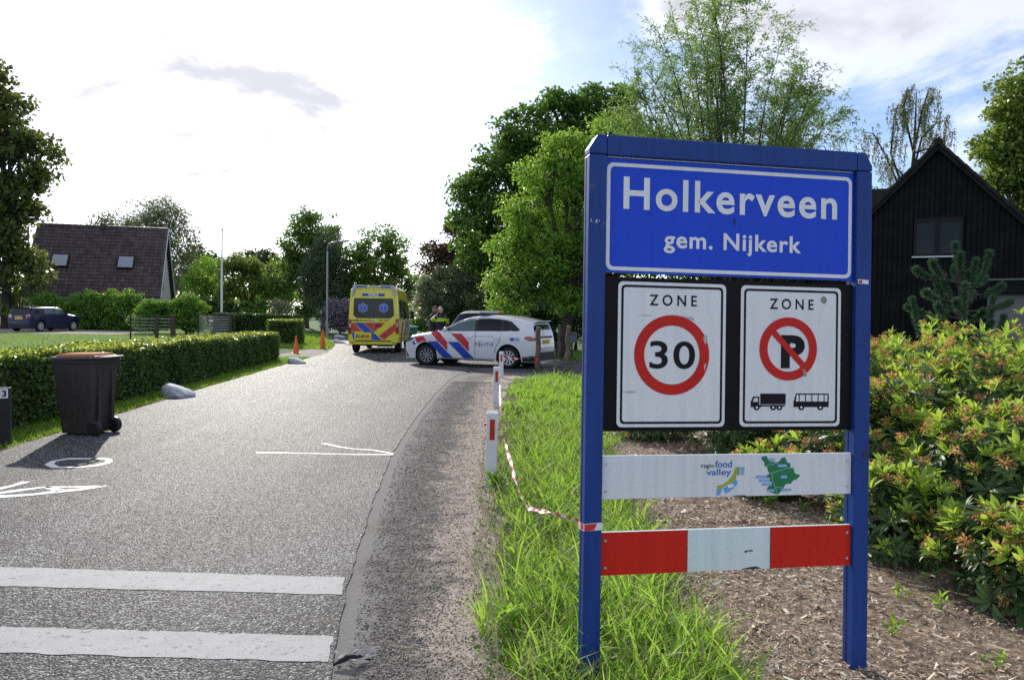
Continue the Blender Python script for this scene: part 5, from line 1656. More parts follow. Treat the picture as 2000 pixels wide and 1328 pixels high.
def weeping_birch():
    rg = np.random.default_rng(51)
    Y0 = 34.0
    base = at(1765, 640, Y0); base.z = -0.03
    B = np.array(base)
    root = empty('weeping_birch', base); tag(root, 'thin weeping birch with hanging strands behind the dark roof', 'tree')
    mb = MB(); lc, la = [], []
    P_ = lambda x, y, d=0.0: np.array(at(x, y, Y0 + d))
    trunk = [B, P_(1768, 500), P_(1775, 400), P_(1785, 300), P_(1788, 230), P_(1790, 178)]
    mb.tube([tuple(p - B) for p in trunk], [0.2, 0.15, 0.1, 0.07, 0.04, 0.015], 7)
    limbs = [[P_(1772, 440), P_(1750, 350), P_(1728, 300), P_(1706, 262), P_(1690, 258), P_(1684, 285)],
             [P_(1775, 400), P_(1740, 300), P_(1745, 240), P_(1755, 205), P_(1750, 215)],
             [P_(1780, 350), P_(1800, 270), P_(1830, 240), P_(1850, 235), P_(1856, 265)],
             [P_(1785, 300), P_(1800, 220), P_(1812, 180), P_(1822, 190)],
             [P_(1785, 300), P_(1765, 220), P_(1772, 175), P_(1768, 182)],
             [P_(1775, 400), P_(1762, 340, 0.8), P_(1740, 320, 1), P_(1725, 330, 1)],
             [P_(1783, 300, -0.6), P_(1815, 290, -0.8), P_(1832, 262, -1), P_(1840, 280, -1)],
             [P_(1770, 470), P_(1735, 400), P_(1712, 365), P_(1700, 372)]]
    for L_ in limbs:
        mb.tube([tuple(p - B) for p in L_], list(np.linspace(0.055, 0.01, len(L_))), 5, cap=False)
        for j in range(17):
            t = np.array([rg.uniform(0.35, 1.0)])
            p, d = along(L_, t); p = p[0] + rg.normal(size=3) * np.array([0.12, 0.25, 0.08])
            ln = rg.uniform(0.5, 1.75)
            T = np.array([p, p + np.array([rg.normal() * 0.1, rg.normal() * 0.1, 0.06]), p + np.array([rg.normal() * 0.12, rg.normal() * 0.1, -ln * 0.5]), p + np.array([rg.normal() * 0.12, rg.normal() * 0.1, -ln])])
            mb.tube([tuple(q - B) for q in T], 0.007, 3, cap=False)
            m = int(46 * ln)
            q, dd = along(T, rg.uniform(0.3, 1.0, m)); lc.append(q + rg.normal(size=(m, 3)) * 0.05); la.append(unit(np.array([0, 0, -0.8]) + rdir(rg, m) * 0.7))
    for j in range(26):     # strands straight off the leader
        p, d = along(trunk[3:], np.array([rg.uniform(0, 1)])); p = p[0]; a_ = rg.uniform(0, 6.28); rch = rg.uniform(0.2, 0.6)
        ln = rg.uniform(0.5, 1.5)
        e = p + np.array([math.cos(a_) * rch, math.sin(a_) * rch, 0.12])
        T = np.array([p, e, e + np.array([math.cos(a_) * 0.08, 0, -ln * 0.5]), e + np.array([math.cos(a_) * 0.1, 0, -ln])])
        mb.tube([tuple(q - B) for q in T], 0.008, 3, cap=False)
        m = int(46 * ln)
        q, dd = along(T, rg.uniform(0.35, 1.0, m)); lc.append(q + rg.normal(size=(m, 3)) * 0.05); la.append(unit(np.array([0, 0, -0.8]) + rdir(rg, m) * 0.7))
    c = np.concatenate(lc) - B; a = np.concatenate(la); n = len(c)
    s = rg.uniform(0.7, 1.3, n)
    V, Q = leaf_quads(c, a, rdir(rg, n), 0.085 * s, 0.05 * s)
    link('crown', np_mesh('crown', V, Q), L_BIRCH, root)
    mb.build('trunk', M_BARKD, root, smooth=True, fixn=False)


weeping_birch()


def young_pine():
    rg = np.random.default_rng(52)
    Y0 = 13.0
    base = at(1882, 655, Y0); base.z = -0.02
    B = np.array(base)
    root = empty('young_pine', base); tag(root, 'young bushy pine with upturned needle tufts before the dark house', 'tree')
    mb = MB(); c_, a_ = [], []
    P_ = lambda x, y, d=0.0: np.array(at(x, y, Y0 + d))
    lead = np.array([B, P_(1880, 600), P_(1872, 540), P_(1866, 480)])
    mb.tube([tuple(p - B) for p in lead], [0.06, 0.045, 0.03, 0.015], 8)
    tips = [(1790, 528, 0.2), (1822, 515, -0.3), (1843, 545, 0.4), (1782, 588, 0), (1808, 572, -0.4), (1790, 618, 0.3), (1832, 600, -0.5), (1905, 512, 0.2), (1932, 497, -0.2), (1922, 545, 0.3), (1955, 560, -0.3), (1972, 590, 0.1), (1940, 585, 0.4),
            (1960, 622, 0), (1920, 610, -0.5), (1885, 560, -0.5), (1868, 590, -0.6), (1850, 580, 0.5), (1900, 575, 0.6), (1830, 560, 0.5), (1865, 525, 0.3), (1815, 630, -0.2), (1890, 535, 0.3), (1876, 500, -0.2), (1775, 600, 0.2), (1935, 632, 0.2)]
    brush = [lead[-2:]]
    for x, y, d in tips:
        tip = P_(x, y, d); t0 = rg.uniform(0.08, 0.62) if y > 540 else rg.uniform(0.35, 0.75)
        s, _ = along(lead, np.array([t0])); s = s[0]
        if s[2] > tip[2] - 0.1: s = s - np.array([0, 0, s[2] - tip[2] + 0.18]); s[2] = max(s[2], 0.15)
        mid = s + (tip - s) * np.array([0.62, 0.62, 0.32])
        T = np.array([s, mid, s + (tip - s) * np.array([0.88, 0.88, 0.68]), tip])
        mb.tube([tuple(q - B) for q in T], [0.022, 0.016, 0.012, 0.008], 5, cap=False)
        brush.append(T)
    for T in brush:
        m = 1000
        t = 0.30 + 0.70 * rg.random(m) ** 0.7
        q, dd = along(T, t)
        c_.append(q); a_.append(unit(dd * rg.uniform(0.5, 1.1, (m, 1)) + rdir(rg, m) * 0.95))
        m = 160       # dense candle at the tip
        q = np.repeat(T[-1][None], m, 0) + rg.normal(size=(m, 3)) * 0.012
        c_.append(q); a_.append(unit(unit(T[-1] - T[-2])[None] * 0.8 + rdir(rg, m) * 0.9 + np.array([0, 0, 0.3])))
    c = np.concatenate(c_) - B; a = np.concatenate(a_); n = len(c)
    l = rg.uniform(0.06, 0.11, n)
    V, Q = leaf_quads(c + a * l[:, None] * 0.5, a, rdir(rg, n), l, 0.011, 0.0)
    link('needles', np_mesh('needles', V, Q), L_PINE, root)
    mb.build('trunk', M_BARKD, root, smooth=True, fixn=False)


young_pine()


# ------------------------------------------------------------------ clipped hedges
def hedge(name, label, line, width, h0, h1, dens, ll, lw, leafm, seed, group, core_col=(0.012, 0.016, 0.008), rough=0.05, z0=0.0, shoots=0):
    rg = np.random.default_rng(seed)
    A, Bq = Vector(line[0]), Vector(line[1])
    d = (Bq - A); Ln = d.length; d.normalize(); nrm = Vector((d.y, -d.x))         # nrm: towards the road
    root = empty(name, (A.x, A.y, z0)); tag(root, label, 'hedge', group)

    def bulge(s, q):
        return rough * (np.sin(s * 2.3 + seed) * 0.5 + np.sin(s * 5.9 + q * 3 + seed) * 0.35 + np.sin(s * 1.1 - q * 4) * 0.4)
    mb = MB()
    n = max(2, int(Ln / 0.5)); secs = []
    for i in range(n + 1):
        s = Ln * i / n; hh = h0 + (h1 - h0) * i / n; ins = 0.085
        secs.append([tuple(Vector((d.x * s + nrm.x * o_, d.y * s + nrm.y * o_, z))) for o_, z in ((-ins, 0.0), (-ins, hh - ins), (-width + ins, hh - ins), (-width + ins, 0.0))])
    if n: secs[0] = [tuple(Vector(p) + Vector((d.x, d.y, 0)) * 0.08) for p in secs[0]]; secs[-1] = [tuple(Vector(p) - Vector((d.x, d.y, 0)) * 0.08) for p in secs[-1]]
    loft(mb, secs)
    mb.build('light_block_core', mat('hedge_inside', core_col, rough=0.95, var=0.6, vscale=14, bump=1.0, bscale=26), root)  # solid dark core added inside to block light, no modelled twigs
    P, N = [], []
    D3 = np.array([d.x, d.y, 0]); N3 = np.array([nrm.x, nrm.y, 0]); Z3 = np.array([0, 0, 1.0])
    hm = (h0 + h1) / 2
    for face, area in (('front', Ln * hm), ('top', Ln * width * 1.25), ('back', Ln * hm * 0.35), ('end0', width * hm), ('end1', width * hm)):
        m = int(area * dens)
        s = rg.uniform(0, Ln, m); u = rg.random(m); hs = h0 + (h1 - h0) * s / Ln
        e = rg.normal(size=m) * 0.035 - 0.01
        if face == 'front': p = s[:, None] * D3 + (e + bulge(s, u))[:, None] * N3 + (0.02 + u * (hs - 0.02))[:, None] * Z3; nv = N3
        elif face == 'back': p = s[:, None] * D3 + (-width + e)[:, None] * N3 + (0.02 + u * (hs - 0.02))[:, None] * Z3; nv = -N3
        elif face == 'top': p = s[:, None] * D3 - (u * width)[:, None] * N3 + (hs + e * 0.9 + bulge(s, u) * 0.5)[:, None] * Z3; nv = Z3
        else:
            s = np.full(m, 0.0 if face == 'end0' else Ln); v = rg.random(m)
            p = (s + (e if face == 'end1' else -e))[:, None] * D3 - (v * width)[:, None] * N3 + (0.02 + u * (hm - 0.02))[:, None] * Z3; nv = D3 if face == 'end1' else -D3
        P.append(p); N.append(np.repeat(nv[None], m, 0))
    P = np.concatenate(P); N = np.concatenate(N); n = len(P)
    nr = unit(N * 0.7 + rg.normal(size=(n, 3)) * 0.7 + np.array([0, 0, 0.35])); ax = unit(rg.normal(size=(n, 3)) + N * 0.5)
    s = rg.uniform(0.6, 1.35, n)
    V, Q = leaf_quads(P, ax, nr, ll * s, lw * s)
    link('leaves', np_mesh('leaves', V, Q), leafm, root)
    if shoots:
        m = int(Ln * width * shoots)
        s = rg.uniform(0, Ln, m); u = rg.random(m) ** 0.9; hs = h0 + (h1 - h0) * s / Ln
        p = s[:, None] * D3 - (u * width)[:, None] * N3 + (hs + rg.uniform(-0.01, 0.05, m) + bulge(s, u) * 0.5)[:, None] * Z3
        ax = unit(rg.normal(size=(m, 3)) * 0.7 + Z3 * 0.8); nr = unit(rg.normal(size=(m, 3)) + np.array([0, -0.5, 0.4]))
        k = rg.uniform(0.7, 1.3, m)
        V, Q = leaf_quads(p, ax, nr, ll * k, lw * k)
        link('sunlit_young_shoots', np_mesh('sunlit_young_shoots', V, Q), L_SHOOT, root)['kind'] = 'stuff'
    return root


L_SHOOT = leaf_mat('sunlit_young_hedge_leaf', [(0.14, 0.19, 0.03), (0.22, 0.27, 0.045), (0.3, 0.32, 0.07)], (0.75, 0.8, 0.14), 0.55, 0.6, 0.1)  # pale young shoots, with sunlight on the hedge top put into their colour
GH = 'clipped hedges'
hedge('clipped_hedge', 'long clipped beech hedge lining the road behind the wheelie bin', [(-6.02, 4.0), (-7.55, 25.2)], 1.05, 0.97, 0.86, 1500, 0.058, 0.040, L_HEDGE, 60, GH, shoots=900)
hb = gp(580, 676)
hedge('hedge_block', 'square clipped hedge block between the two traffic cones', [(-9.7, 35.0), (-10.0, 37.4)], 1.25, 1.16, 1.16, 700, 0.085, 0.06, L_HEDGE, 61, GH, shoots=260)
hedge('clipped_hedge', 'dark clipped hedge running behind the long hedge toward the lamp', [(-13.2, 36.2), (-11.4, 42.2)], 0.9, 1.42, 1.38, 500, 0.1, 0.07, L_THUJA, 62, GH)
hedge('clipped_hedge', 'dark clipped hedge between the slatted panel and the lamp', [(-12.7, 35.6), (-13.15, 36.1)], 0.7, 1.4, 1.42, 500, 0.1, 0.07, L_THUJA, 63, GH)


# ------------------------------------------------------------------ rhododendrons in the bed
def rhodo(x, y, rx, ry, h, nw, seed, label, young=0.4, flower=0.35, ll=0.104, zlow=-0.62):
    rg = np.random.default_rng(seed)
    root = empty('rhododendron', (x, y, 0)); tag(root, label, 'rhododendron', 'rhododendrons in the mulched bed')
    d = rdir(rg, nw * 3); d = d[(d[:, 2] > zlow) & (rg.random(len(d)) < np.where(d[:, 2] < -0.1, 0.6, 1.0))][:nw]; nw = len(d)
    lump = 1 + 0.16 * np.sin(d[:, 0] * 4 + seed) * np.cos(d[:, 1] * 5 + seed * 1.7) + 0.1 * rg.normal(size=nw)
    dep = 1 - 0.42 * (rg.random(nw) ** 2.2)
    c = d * np.array([rx, ry, h * 0.62]) * (lump * dep)[:, None] + np.array([0, 0, h * 0.40])
    c[:, 2] = np.maximum(c[:, 2], 0.06 + 0.05 * rg.random(nw))
    axw = unit(d * np.array([0.8, 0.8, 0.6]) + np.array([0, 0, 0.75]) + rg.normal(size=(nw, 3)) * 0.22)
    isy = rg.random(nw) < young * np.clip((dep - 0.75) * 4, 0, 1) * np.clip(0.45 + d[:, 2], 0.2, 1.2)  # pale whorls gather on top: new growth plus sunlight put into the colour
    old_, yng = [], []
    wsz = rg.lognormal(0, 0.22, nw)
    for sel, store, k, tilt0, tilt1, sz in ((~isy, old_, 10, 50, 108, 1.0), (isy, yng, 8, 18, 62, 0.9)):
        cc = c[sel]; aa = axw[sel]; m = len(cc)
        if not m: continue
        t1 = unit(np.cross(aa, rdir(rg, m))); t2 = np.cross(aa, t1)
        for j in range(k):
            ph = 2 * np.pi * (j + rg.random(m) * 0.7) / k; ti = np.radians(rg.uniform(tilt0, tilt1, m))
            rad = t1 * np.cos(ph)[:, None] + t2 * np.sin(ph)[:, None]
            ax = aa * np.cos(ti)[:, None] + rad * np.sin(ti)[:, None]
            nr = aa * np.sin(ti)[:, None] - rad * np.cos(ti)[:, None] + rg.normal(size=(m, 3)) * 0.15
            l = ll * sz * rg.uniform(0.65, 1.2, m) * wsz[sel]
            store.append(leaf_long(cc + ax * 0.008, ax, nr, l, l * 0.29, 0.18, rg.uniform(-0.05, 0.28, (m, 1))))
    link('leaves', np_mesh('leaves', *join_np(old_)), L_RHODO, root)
    if yng: link('sunlit_young_leaves', np_mesh('sunlit_young_leaves', *join_np(yng)), L_RYOUNG, root)
    fl = (rg.random(nw) < flower) & (dep > 0.8)
    cf = c[fl]; af = axw[fl]; m = len(cf)
    if m:
        k = 34
        dirs = unit(np.repeat(af, k, 0) * 0.7 + rdir(rg, m * k) * 0.9)
        p0 = np.repeat(cf, k, 0) + dirs * rg.uniform(0.015, 0.06, (m * k, 1)) + np.repeat(af, k, 0) * 0.05
        V, Q = leaf_quads(p0, dirs + np.array([0, 0, -0.5]), rdir(rg, m * k), rg.uniform(0.02, 0.042, m * k), rg.uniform(0.007, 0.016, m * k), 0.3)
        link('withered_flowers', np_mesh('withered_flowers', V, Q), L_WITHER, root)['kind'] = 'stuff'
    mb = MB()
    for j in range(min(14, nw)):
        q = c[rg.integers(nw)]
        mb.tube([(rg.normal() * 0.05, rg.normal() * 0.05, -0.02), tuple(q * np.array([0.45, 0.45, 0.5])), tuple(q)], [0.018, 0.012, 0.006], 5, cap=False)
    mb.build('stem', M_BARKD, root, smooth=True, fixn=False)
    return root


RH = [
    (2.62, 5.25, 0.36, 0.36, 0.66, 90, 'low rhododendron beside the sign post, second from the front', 0.55, 0.25),
    (3.02, 4.35, 0.50, 0.42, 0.62, 130, 'rhododendron nearest the camera at the bottom right corner', 0.4, 0.3),
    (3.55, 5.6, 0.62, 0.55, 1.05, 210, 'tall rhododendron behind the nearest one at the right frame edge', 0.5, 0.35),
    (3.05, 6.6, 0.62, 0.55, 1.12, 220, 'rhododendron with many withered blooms close behind the right sign post', 0.4, 0.5),
    (4.25, 6.9, 0.75, 0.6, 1.45, 280, 'large rhododendron at the right edge below the pine', 0.45, 0.4),
    (3.45, 7.9, 0.7, 0.6, 1.38, 260, 'rhododendron in the second row right of the sign', 0.5, 0.45),
    (4.75, 8.3, 0.8, 0.65, 1.58, 280, 'rhododendron in the back row below the young pine', 0.5, 0.45),
    (3.9, 9.3, 0.8, 0.65, 1.56, 260, 'rhododendron in the back row beside the dark gate', 0.5, 0.4),
    (5.9, 8.6, 0.85, 0.7, 1.62, 280, 'back row rhododendron at the far right edge', 0.5, 0.4),
    (5.3, 9.9, 0.85, 0.7, 1.6, 240, 'rear rhododendron directly in front of the pine trunk', 0.5, 0.4),
    (2.75, 8.9, 0.62, 0.55, 1.0, 200, 'rhododendron seen through the sign below the parking plate', 0.4, 0.5),
    (1.95, 10.2, 0.5, 0.45, 0.55, 110, 'small rhododendron seen through the sign gap above the white board', 0.45, 0.3),
    (2.3, 7.0, 0.3, 0.3, 0.42, 60, 'small low rhododendron seen between the lower boards of the sign', 0.4, 0.3),
]
for i, (x, y, rx, ry, h, nw, lab, yg, flw) in enumerate(RH):
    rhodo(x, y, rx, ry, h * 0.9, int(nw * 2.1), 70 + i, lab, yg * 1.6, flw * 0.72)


# weeds: broad-leaved plants in verge and bed
def weed(x, y, h, n, seed, label, m_, ll):
    rg = np.random.default_rng(seed)
    root = empty('weed', (x, y, 0)); tag(root, label, 'weed', 'weeds by the roadside')
    a = rg.uniform(0, 6.28, n); el = rg.uniform(0.25, 1.35, n)
    ax = np.stack([np.cos(a) * np.cos(el), np.sin(a) * np.cos(el), np.sin(el)], -1)
    st = np.stack([rg.normal(0, 0.02, n), rg.normal(0, 0.02, n), rg.uniform(0, h * 0.6, n)], -1)
    l = ll * rg.uniform(0.5, 1.25, n)
    V, T = leaf_long(st, ax, np.array([0, 0, 1.0]) + rg.normal(size=(n, 3)) * 0.3, l, l * 0.3, 0.2, rg.uniform(0.05, 0.5, (n, 1)))
    link('leaves', np_mesh('leaves', V, T), m_, root)
    mb = MB(); mb.tube([(0, 0, -0.01), (0.005, 0.0, h * 0.35), (0.0, 0.01, h * 0.62)], [0.005, 0.004, 0.002], 5); mb.build('stem', M_GRASS, root)
    return root


for i, (px, py, h, n, lab, ll) in enumerate((
        (968, 958, 0.18, 40, 'leafy weed at the foot of the nearest marker post', 0.12),
        (985, 1240, 0.14, 34, 'broad-leaved weed at the verge edge near the bottom of the picture', 0.12),
        (1000, 1120, 0.13, 26, 'broad-leaved weed on the verge edge below the sagging tape', 0.12),
        (1752, 1165, 0.10, 14, 'small green weed in the soil right of the sign post', 0.07),
        (1740, 1240, 0.11, 14, 'small green weed lower down right of the sign post', 0.07),
        (1838, 1190, 0.12, 12, 'thin weed before the nearest rhododendron', 0.07),
        (1945, 1305, 0.10, 16, 'pale green weed in the bottom right corner', 0.05),
        (1500, 990, 0.12, 18, 'small weed in the mulch seen between the sign boards', 0.08),
        (1570, 1000, 0.10, 14, 'tiny weed in the mulch left of the right sign post', 0.07))):
    p = gp(px, py)
    weed(p.x, p.y, h, n, 90 + i, lab, M_GRASS, ll)

# ================================================================== HOUSES
M_TILE = mat('dark_roof_tile', (0.088, 0.066, 0.066), spec=0.25, rough=0.6, var=0.3, vscale=2.5, island=0.25)
M_BRICK = mat('pale_painted_brick', (0.55, 0.53, 0.5), rough=0.8, var=0.12, vscale=5, bump=0.4, bscale=12)
M_WFRAME = mat('dark_window_frame', (0.018, 0.019, 0.022), spec=0.12, rough=0.6)
M_GLASS = mat('window_glass', (0.008, 0.012, 0.015), rough=0.04, spec=0.2)
M_GLASSL = mat('roof_window_glass', (0.25, 0.28, 0.34), rough=0.06, spec=1.0)
M_ZINC = mat('zinc_gutter', (0.25, 0.26, 0.27), rough=0.5, metal=0.5)


def tiled_house():
    a = Vector((-0.954, -0.298, 0)).normalized(); b = Vector((-0.298, 0.954, 0)).normalized(); z = Vector((0, 0, 1))
    g = 0.25
    O = Vector((-26.2, 58.0, g))
    Ln, Dp, He, Hr = 8.9, 8.6, 2.5, 7.55
    root = empty('tiled_house', O); tag(root, 'house with a steep dark tiled roof and two roof windows', 'house')
    F = lambda s, t, h: tuple(a * s + b * t + z * h)
    mb = MB()
    mb.prism([(0, 0), (Dp, 0), (Dp, He), (Dp / 2, Hr - 0.12), (0, He)], lambda t, h, w: F(0.15 + w, t, h), Ln - 0.3)
    mb.build('wall', M_BRICK, root)
    # roof: two slabs
    sl = math.hypot(Dp / 2, Hr - He); sd = Vector(b * (Dp / 2) + z * (Hr - He)).normalized(); nn = Vector(-b * (Hr - He) + z * (Dp / 2)).normalized()
    mb = MB()
    for sgn in (0, 1):
        e0 = (-0.35, He - 0.35 * (Hr - He) / (Dp / 2)) if not sgn else (Dp + 0.35, He - 0.35 * (Hr - He) / (Dp / 2))
        rd = (Dp / 2, Hr)
        vs = []
        for s in (-0.12, Ln + 0.12):
            for (t, h) in (e0, rd):
                for th in (0, 0.14):
                    vs.append(F(s, t, h + th))
        mb.add(vs, [(0, 2, 3, 1), (4, 5, 7, 6), (0, 4, 6, 2), (1, 3, 7, 5), (0, 1, 5, 4), (2, 6, 7, 3)])
    rf = mb.build('roof', mat('roof_board', (0.05, 0.042, 0.045), rough=0.7), root)
    # tiles on the slope that faces the road
    V, Q = [], []
    tw, th_ = 0.285, 0.345
    nc, nr_ = int((Ln + 0.24) / tw), int((sl + 0.4) / th_)
    base = Vector(F(-0.12, -0.35, He - 0.35 * (Hr - He) / (Dp / 2) + 0.15))
    prof = ((0.0, 0.0), (0.22, 0.045), (0.45, 0.05), (0.62, 0.012), (0.97, 0.0))
    for r in range(nr_ + 1):
        for c in range(nc):
            k = len(V)
            jz = random.uniform(0, 0.008)
            for up, lift in ((0.0, 0.035), (th_ * 1.08, 0.0)):
                for u, hgt in prof:
                    V.append(base + a * ((c + u) * tw) + sd * (r * th_ + up) + nn * (hgt + lift + jz))
            for j in range(4): Q.append((k + j, k + j + 1, k + 5 + j + 1, k + 5 + j))
    me = np_mesh('roof_tiles', np.array([tuple(v) for v in V]), np.array(Q))
    o = link('roof_tiles', me, M_TILE, rf); o['kind'] = 'stuff'
    mb = MB()
    n = 22
    for i in range(n):
        s0 = -0.12 + (Ln + 0.24) * i / n; s1 = s0 + (Ln + 0.24) / n * 1.04
        mb.tube([F(s0, Dp / 2, Hr + 0.12), F(s1, Dp / 2, Hr + 0.14)], [0.12, 0.135], 8)
    o = mb.build('ridge_tiles', M_TILE, rf, smooth=True, autosmooth=40); o['kind'] = 'stuff'
    mb = MB(); mb.tube([F(-0.1, -0.42, He - 0.42), F(Ln + 0.1, -0.42, He - 0.42)], 0.07, 8); mb.build('gutter', M_ZINC, rf, smooth=True)
    for s in (0.285 * Ln, 0.78 * Ln):
        t0 = sl * 0.40
        W, H = 1.2, 1.3
        bw = Vector(F(s, -0.0, He)) + sd * (sl * 0.44)
        bx = lambda u, v, w: bw + a * u + sd * v + nn * w
        mb = MB(); mb.prism([(-W / 2, -H / 2), (W / 2, -H / 2), (W / 2, H / 2), (-W / 2, H / 2)], lambda u, v, w: bx(u, v, 0.06 + w), 0.2)
        w_ = mb.build('roof_window', M_WFRAME, rf, bevel=0.01)
        mb = MB(); mb.prism([(-W / 2 + 0.1, -H / 2 + 0.1), (W / 2 - 0.1, -H / 2 + 0.1), (W / 2 - 0.1, H / 2 - 0.1), (-W / 2 + 0.1, H / 2 - 0.1)], lambda u, v, w: bx(u, v, 0.262 + w), 0.012)
        mb.build('pane', M_GLASSL, rf)
    # chimney cap on the ridge
    mb = MB(); mb.box(F(Ln * 0.5, Dp / 2 - 0.12, Hr + 0.16), (0.4, 0.3, 0.4)); mb.build('chimney', M_TILE, rf, bevel=0.02)
    # gable windows and verge boards on the near gable
    for t, h, w, hh in ((2.7, 3.6, 0.8, 1.5), (2.7, 1.4, 0.7, 1.5), (5.4, 1.4, 0.9, 1.4)):
        mb = MB(); mb.prism([(t - w / 2, h - hh / 2), (t + w / 2, h - hh / 2), (t + w / 2, h + hh / 2), (t - w / 2, h + hh / 2)], lambda u, v, q: F(0.145 - q, u, v), 0.05)
        wd = mb.build('window', M_WFRAME, root)
        mb = MB(); mb.prism([(t - w / 2 + 0.07, h - hh / 2 + 0.07), (t + w / 2 - 0.07, h - hh / 2 + 0.07), (t + w / 2 - 0.07, h + hh / 2 - 0.07), (t - w / 2 + 0.07, h + hh / 2 - 0.07)], lambda u, v, q: F(0.093 - q, u, v), 0.01)
        mb.build('pane', M_GLASS, wd)
    for e0 in (-0.35, Dp + 0.35):
        mb = MB(); e1 = He - 0.35 * (Hr - He) / (Dp / 2)
        vs = [F(s, t, h) for s in (-0.16, -0.122) for t, h in ((e0, e1 - 0.1), (Dp / 2, Hr - 0.1), (Dp / 2, Hr + 0.18), (e0, e1 + 0.18))]
        mb.add(vs, [(0, 1, 2, 3), (4, 7, 6, 5), (0, 4, 5, 1), (2, 6, 7, 3), (1, 5, 6, 2), (0, 3, 7, 4)])
        mb.build('verge_board', mat('white_verge_paint', (0.6, 0.6, 0.58), rough=0.6), rf)
    # lower front: door and windows below the eave
    for s, w in ((1.6, 0.9), (4.2, 1.6), (7.0, 1.6)):
        mb = MB(); mb.prism([(s - w / 2, 0.7), (s + w / 2, 0.7), (s + w / 2, 2.1), (s - w / 2, 2.1)], lambda u, v, q: F(u, -0.01 - q, v), 0.05); wd = mb.build('window', M_WFRAME, root)
        mb = MB(); mb.prism([(s - w / 2 + 0.07, 0.77), (s + w / 2 - 0.07, 0.77), (s + w / 2 - 0.07, 2.03), (s - w / 2 + 0.07, 2.03)], lambda u, v, q: F(u, -0.063 - q, v), 0.01); mb.build('pane', M_GLASS, wd)


tiled_house()

M_TILED = mat('black_roof_tile', (0.028, 0.026, 0.027), spec=0.12, rough=0.8, var=0.25)
M_PLANK = mat('black_stained_plank', (0.011, 0.011, 0.012), spec=0.08, rough=0.7, var=0.35, vscale=3, bump=0.25, bscale=30)


